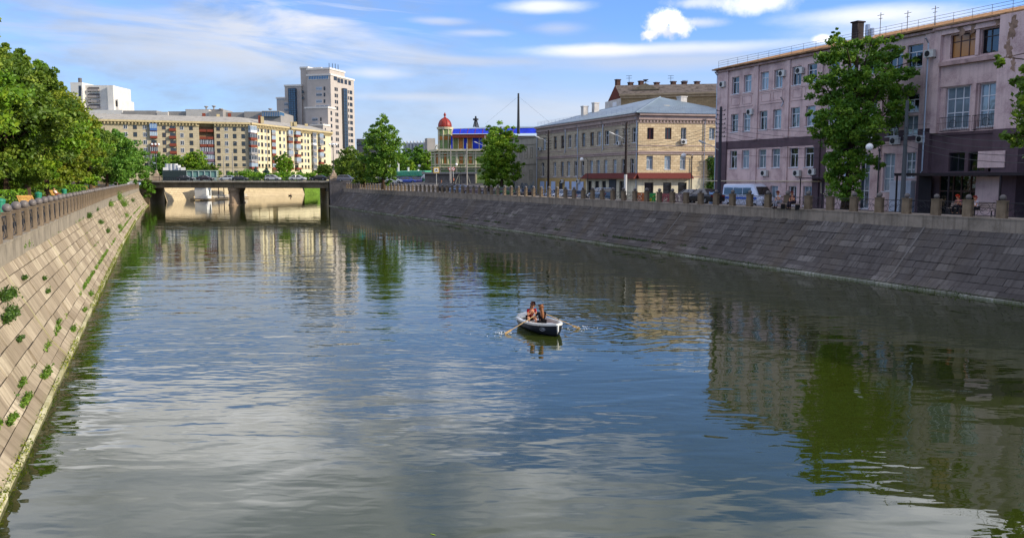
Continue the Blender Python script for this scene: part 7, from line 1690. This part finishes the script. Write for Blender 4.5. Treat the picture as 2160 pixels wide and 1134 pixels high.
    for s,l,tip,hd in ((1,'wooden oar dipping on the right side of the boat',(.30,1.75,.03),(-.12,.22,.74)),(-1,'wooden oar dipping on the left side of the boat',(.2,-1.9,.03),(-.12,-.22,.74))):
        a=W_(hd); b=W_(tip); O=thing('oar',a[:],l,'oar'); v=b-a; g=MB(); g.tube([(0,0,0),tuple(v*.8)],[.02,.018],6); loc_part('shaft',g.mesh('shaft',orm),O)
        sd=v.cross(Vector((0,0,1))).normalized(); u=v.normalized(); up=sd.cross(u); p0=v*.78; g=MB(); pts=[]
        for k,w in ((0,.018),(.12,.045),(.32,.055),(.42,.045)): pts.append((p0+u*k+up*w,p0+u*k-up*w))
        for (a1,b1),(a2,b2) in zip(pts,pts[1:]): g.hexa([b1-sd*.008,b2-sd*.008,b2+sd*.008,b1+sd*.008,a1-sd*.008,a2-sd*.008,a2+sd*.008,a1+sd*.008])
        loc_part('blade',g.mesh('blade',orm),O)
    # rower (long auburn hair, black top) sits on thwart facing the stern, back to the bow
    P=seat_pose(.18,.40,'oar',-.2,.14,0); P['lan']=(.62,.16,-.14);P['ran']=(.62,-.16,-.14);P['lto']=(.72,.16,0);P['rto']=(.72,-.16,0)
    q=W_((.06,-.02,.29)); person(q[:],ang+BOATROT+PI,P,'person with long auburn hair and black top rowing, seen from behind','#121216','s#121216','#7a4a24',hairlong=True,scale=1.0)
    P=seat_pose(.5,.44,'phone',-.2,.16,0,.06); P['lan']=(.5,.16,-.14);P['ran']=(.5,-.16,-.14);P['face']=(.9,-.15,-.75); P['rkn']=(.42,-.2,.2)
    q=W_((-1.28,-.05,.3)); person(q[:],ang+BOATROT-.12,P,'person with dark hair and red top bending forward in the boat stern','#8c1822','s#17151c','#3a1c14',hairlong=True)
    # splashes at the blades
    for s,tp in ((1,(.35,1.95,0)),(-1,(.2,-2.1,0))):
        c=W_(tp); g=MB(); rr=random.Random(s+5)
        for i in range(50):
            r_=abs(rr.gauss(0,.42)); a=rr.random()*6.28; g.ball((c.x+r_*math.cos(a),c.y+r_*math.sin(a)*.8,.01+max(0,.14*rr.random()*(1-r_))),rr.uniform(.008,.026),6,4,.6)
        o=g.build('water_splash',flat('foam','#d8dde0',.3,.5)); tag(o,'white splash drops around the %s oar blade'%('right' if s>0 else 'left'),'splash',kind='stuff')
boat()
# small distant boat beneath the bridge
q=atD(612,377,300); T=thing('distant_boat',onz(612,413,0)[:],'tiny dark rowing boat seen under the bridge right of the pier','boat'); mb=MB(); mb.lathe((0,0,0),[(.5,0),(.9,.35),(.8,.38)],10); loc_part('hull',mb.mesh('hull',bump_),T); person(onz(612,413,.3)[:],0,seat_pose(.3),'tiny dark figure sitting in the distant boat','#1c2028','t#1c2028','#20180f',hands=False)
# ================================================================ weeds on the walls
def weed(px,py,sz,n,label,m,face='L',h=.5):
    if face=='L':
        best=None
        # intersect with sloped face
        r,f=ray(px,py); E=Vector((0,0,EYE))
        for k in range(2,400):
            t_=k*.25; 
            # march
        lo,hi=5.,400.
        def g(t_):
            p=E+r*(t_/f); x=lerp_line(WL,max(-30,min(238,p.y))); off=x-p.x
            zs=.16+(off-.12)*(.59/.48) if off<.6 else .75+(off-.6)*(3./1.55)
            return p.z-zs
        for _ in range(60):
            mid=(lo+hi)/2
            if g(mid)>0: lo=mid
            else: hi=mid
        p=E+r*(lo/f)
    n=int(n*2.2)
    T=thing('wall_weed',p[:],label,'weed','weeds growing from the left embankment'); bl_=NR.randn(12,3)*np.array([.12,2.3,.12])*sz*.6; bl_[:,2]=np.abs(bl_[:,2])+bl_[:,0]*-1.9; P=bl_[NR.randint(0,7,n)]+NR.randn(n,3)*np.array([sz*.2,sz*.25,sz*.2]); P[:,2]=np.abs(P[:,2])*1.1; P[:,0]+=P[:,2]*.3+.05
    P[:,2]-=.25*sz*NR.rand(n); loc_part('foliage',leafmesh('foliage',P,.03+sz*.025,NR.rand(n),m),T)
    mb=MB(); rr=random.Random(int(px))
    for i in range(5): mb.tube([(-.05,0,0),(.1*sz,rr.uniform(-.3,.3)*sz,.3*sz),(.25*sz,rr.uniform(-.6,.6)*sz,.7*sz)],.012,4)
    loc_part('stems',mb.mesh('stems',MC['dark_twigs']),T)
lw=leafmat('weed_leaf','#3c5c16','#587f22','#8aa040'); lw2=leafmat('weed_leaf_dark','#263f12','#3d5c1c','#5a7a2c')
WD=[(8,625,.55,700,'largest dark leafy weed at the left edge, upper clump',lw2),(14,665,.5,600,'dark leafy weed at the left edge, just below the largest clump',lw2),(90,588,.22,200,'dark weed in the block joint above the second seam',lw2),(48,518,.42,260,'pale weed growing over the concrete curb at the left edge',lw),
 (47,587,.2,120,'small weed left of the dark one in the same joint',lw2),(93,787,.27,420,'round bright green weed on the lowest slope',lw),(50,843,.25,300,'bright weed below and left of the round one',lw),(42,808,.2,160,'small bright weed left of the round one',lw),(18,885,.22,300,'bright creeping weed near the bottom left corner',lw),
 (37,717,.2,120,'small grey-green weed beside the long pale seam',lw2),(97,615,.22,130,'small weed right below the dark joint weed',lw2),(120,680,.2,150,'weed in the middle of the wall beside a pale rib',lw),(183,457,.55,420,'bushy green weed under the curb at the middle fence posts',lw2),(202,443,.4,260,'small bushy weed right of the bushy one under the curb',lw2),
 (175,655,.25,200,'yellow-green weed streak on the lower slope, upper part',lw),(190,620,.3,240,'yellow-green weed near the waterline ledge mid wall',lw),(150,695,.25,200,'yellow-green weed streak on the lower slope, lower part',lw),(210,470,.6,260,'weed patch amid broken blocks far along the wall',lw2),(225,488,.6,260,'lower weed patch amid broken blocks far along the wall',lw2),
 (246,418,1.5,900,'bright green overgrowth hanging from the curb far along the wall',lw),(258,432,1.5,700,'lower tongue of the bright green overgrowth',lw),(230,432,1.0,400,'left end of the bright green overgrowth',lw),(278,424,1.0,300,'last weed near the bridge on the lit wall',lw2),(265,455,.9,260,'weed below the overgrowth near the waterline',lw),(250,480,.7,240,'weed on the ledge far along the wall',lw)]
for px,py,sz,n,l,m in WD: weed(px,py,sz,n,l,m)
# grass growing in toe joints and along the waterline (uncountable)
def fringe(L,sgn,o,z,y0,y1,n,dens,label,m,sz=.05,thr=.55):
    y=y0+(y1-y0)*NR.rand(n*3)**1.0; k=(np.sin(y*.35+1.3)+np.sin(y*.11+.4)+.8*np.sin(y*1.7)+NR.rand(n*3)*1.2)>thr; y=y[k][:n]; n=len(y)
    x=np.array([lerp_line(L,q) for q in y]); d=NR.rand(n); 
    P=np.stack([x+sgn*(o+(NR.rand(n)-.5)*.22),y,z+NR.rand(n)**2*.16],1); ob=link('joint_grass',leafmesh('joint_grass',P,sz,NR.rand(n),m)); tag(ob,label,'grass',kind='stuff')
fringe(WL,-1,.62,.76,14,225,9000,1,'green grass fringe in the lower joint of the lit wall',lw,.06,.7)
for o_,z_,n_,th_ in ((1.12,1.76,900,2.6),(1.63,2.75,700,2.9),(2.1,3.7,1400,2.3)): fringe(WL,-1,o_-.05,z_+.0,24,232,n_,1,'thin grass line in %s joint of the lit wall'%{1.12:'a middle',1.63:'an upper',2.1:'the topmost'}[o_],lw,.04,th_)
fringe(WL,-1,.02,.12,14,236,7000,1,'mossy green fringe along the lit waterline ledge',leafmat('moss','#4a5c10','#6d7a18','#9a9a2c'),.035,.1)
fringe(WR,1,.85,.76,60,130,1500,1,'dark grass fringe in the joints of the shaded wall',leafmat('dark_moss','#16280f','#223a14','#34501c'),.07,1.1)
fringe(WR,1,2.0,1.85,88,112,900,1,'dark creeping plants in a mid joint of the shaded wall',MC['dark_moss'],.1,.4)
fringe(WR,1,.02,.1,30,205,5000,1,'dark moss along the shaded waterline ledge',MC['dark_moss'],.04,.1)
# floating leaf near the bottom
q=onz(920,1128,.004); g=MB(); g.addvf([(0,0,0),(.07,.02,.004),(.16,0,0),(.07,-.02,.004)],[(0,1,2,3)]); g.addvf([(0,0,-.004),(.07,.02,0),(.16,0,-.004),(.07,-.02,0)],[(3,2,1,0)]); o=loc_part('floating_leaf',g.mesh('floating_leaf',flat('fresh_leaf','#7f9a1c',.5,.3)),None,q[:],2.2); tag(o,'tiny green leaf floating at the bottom of the picture','leaf')
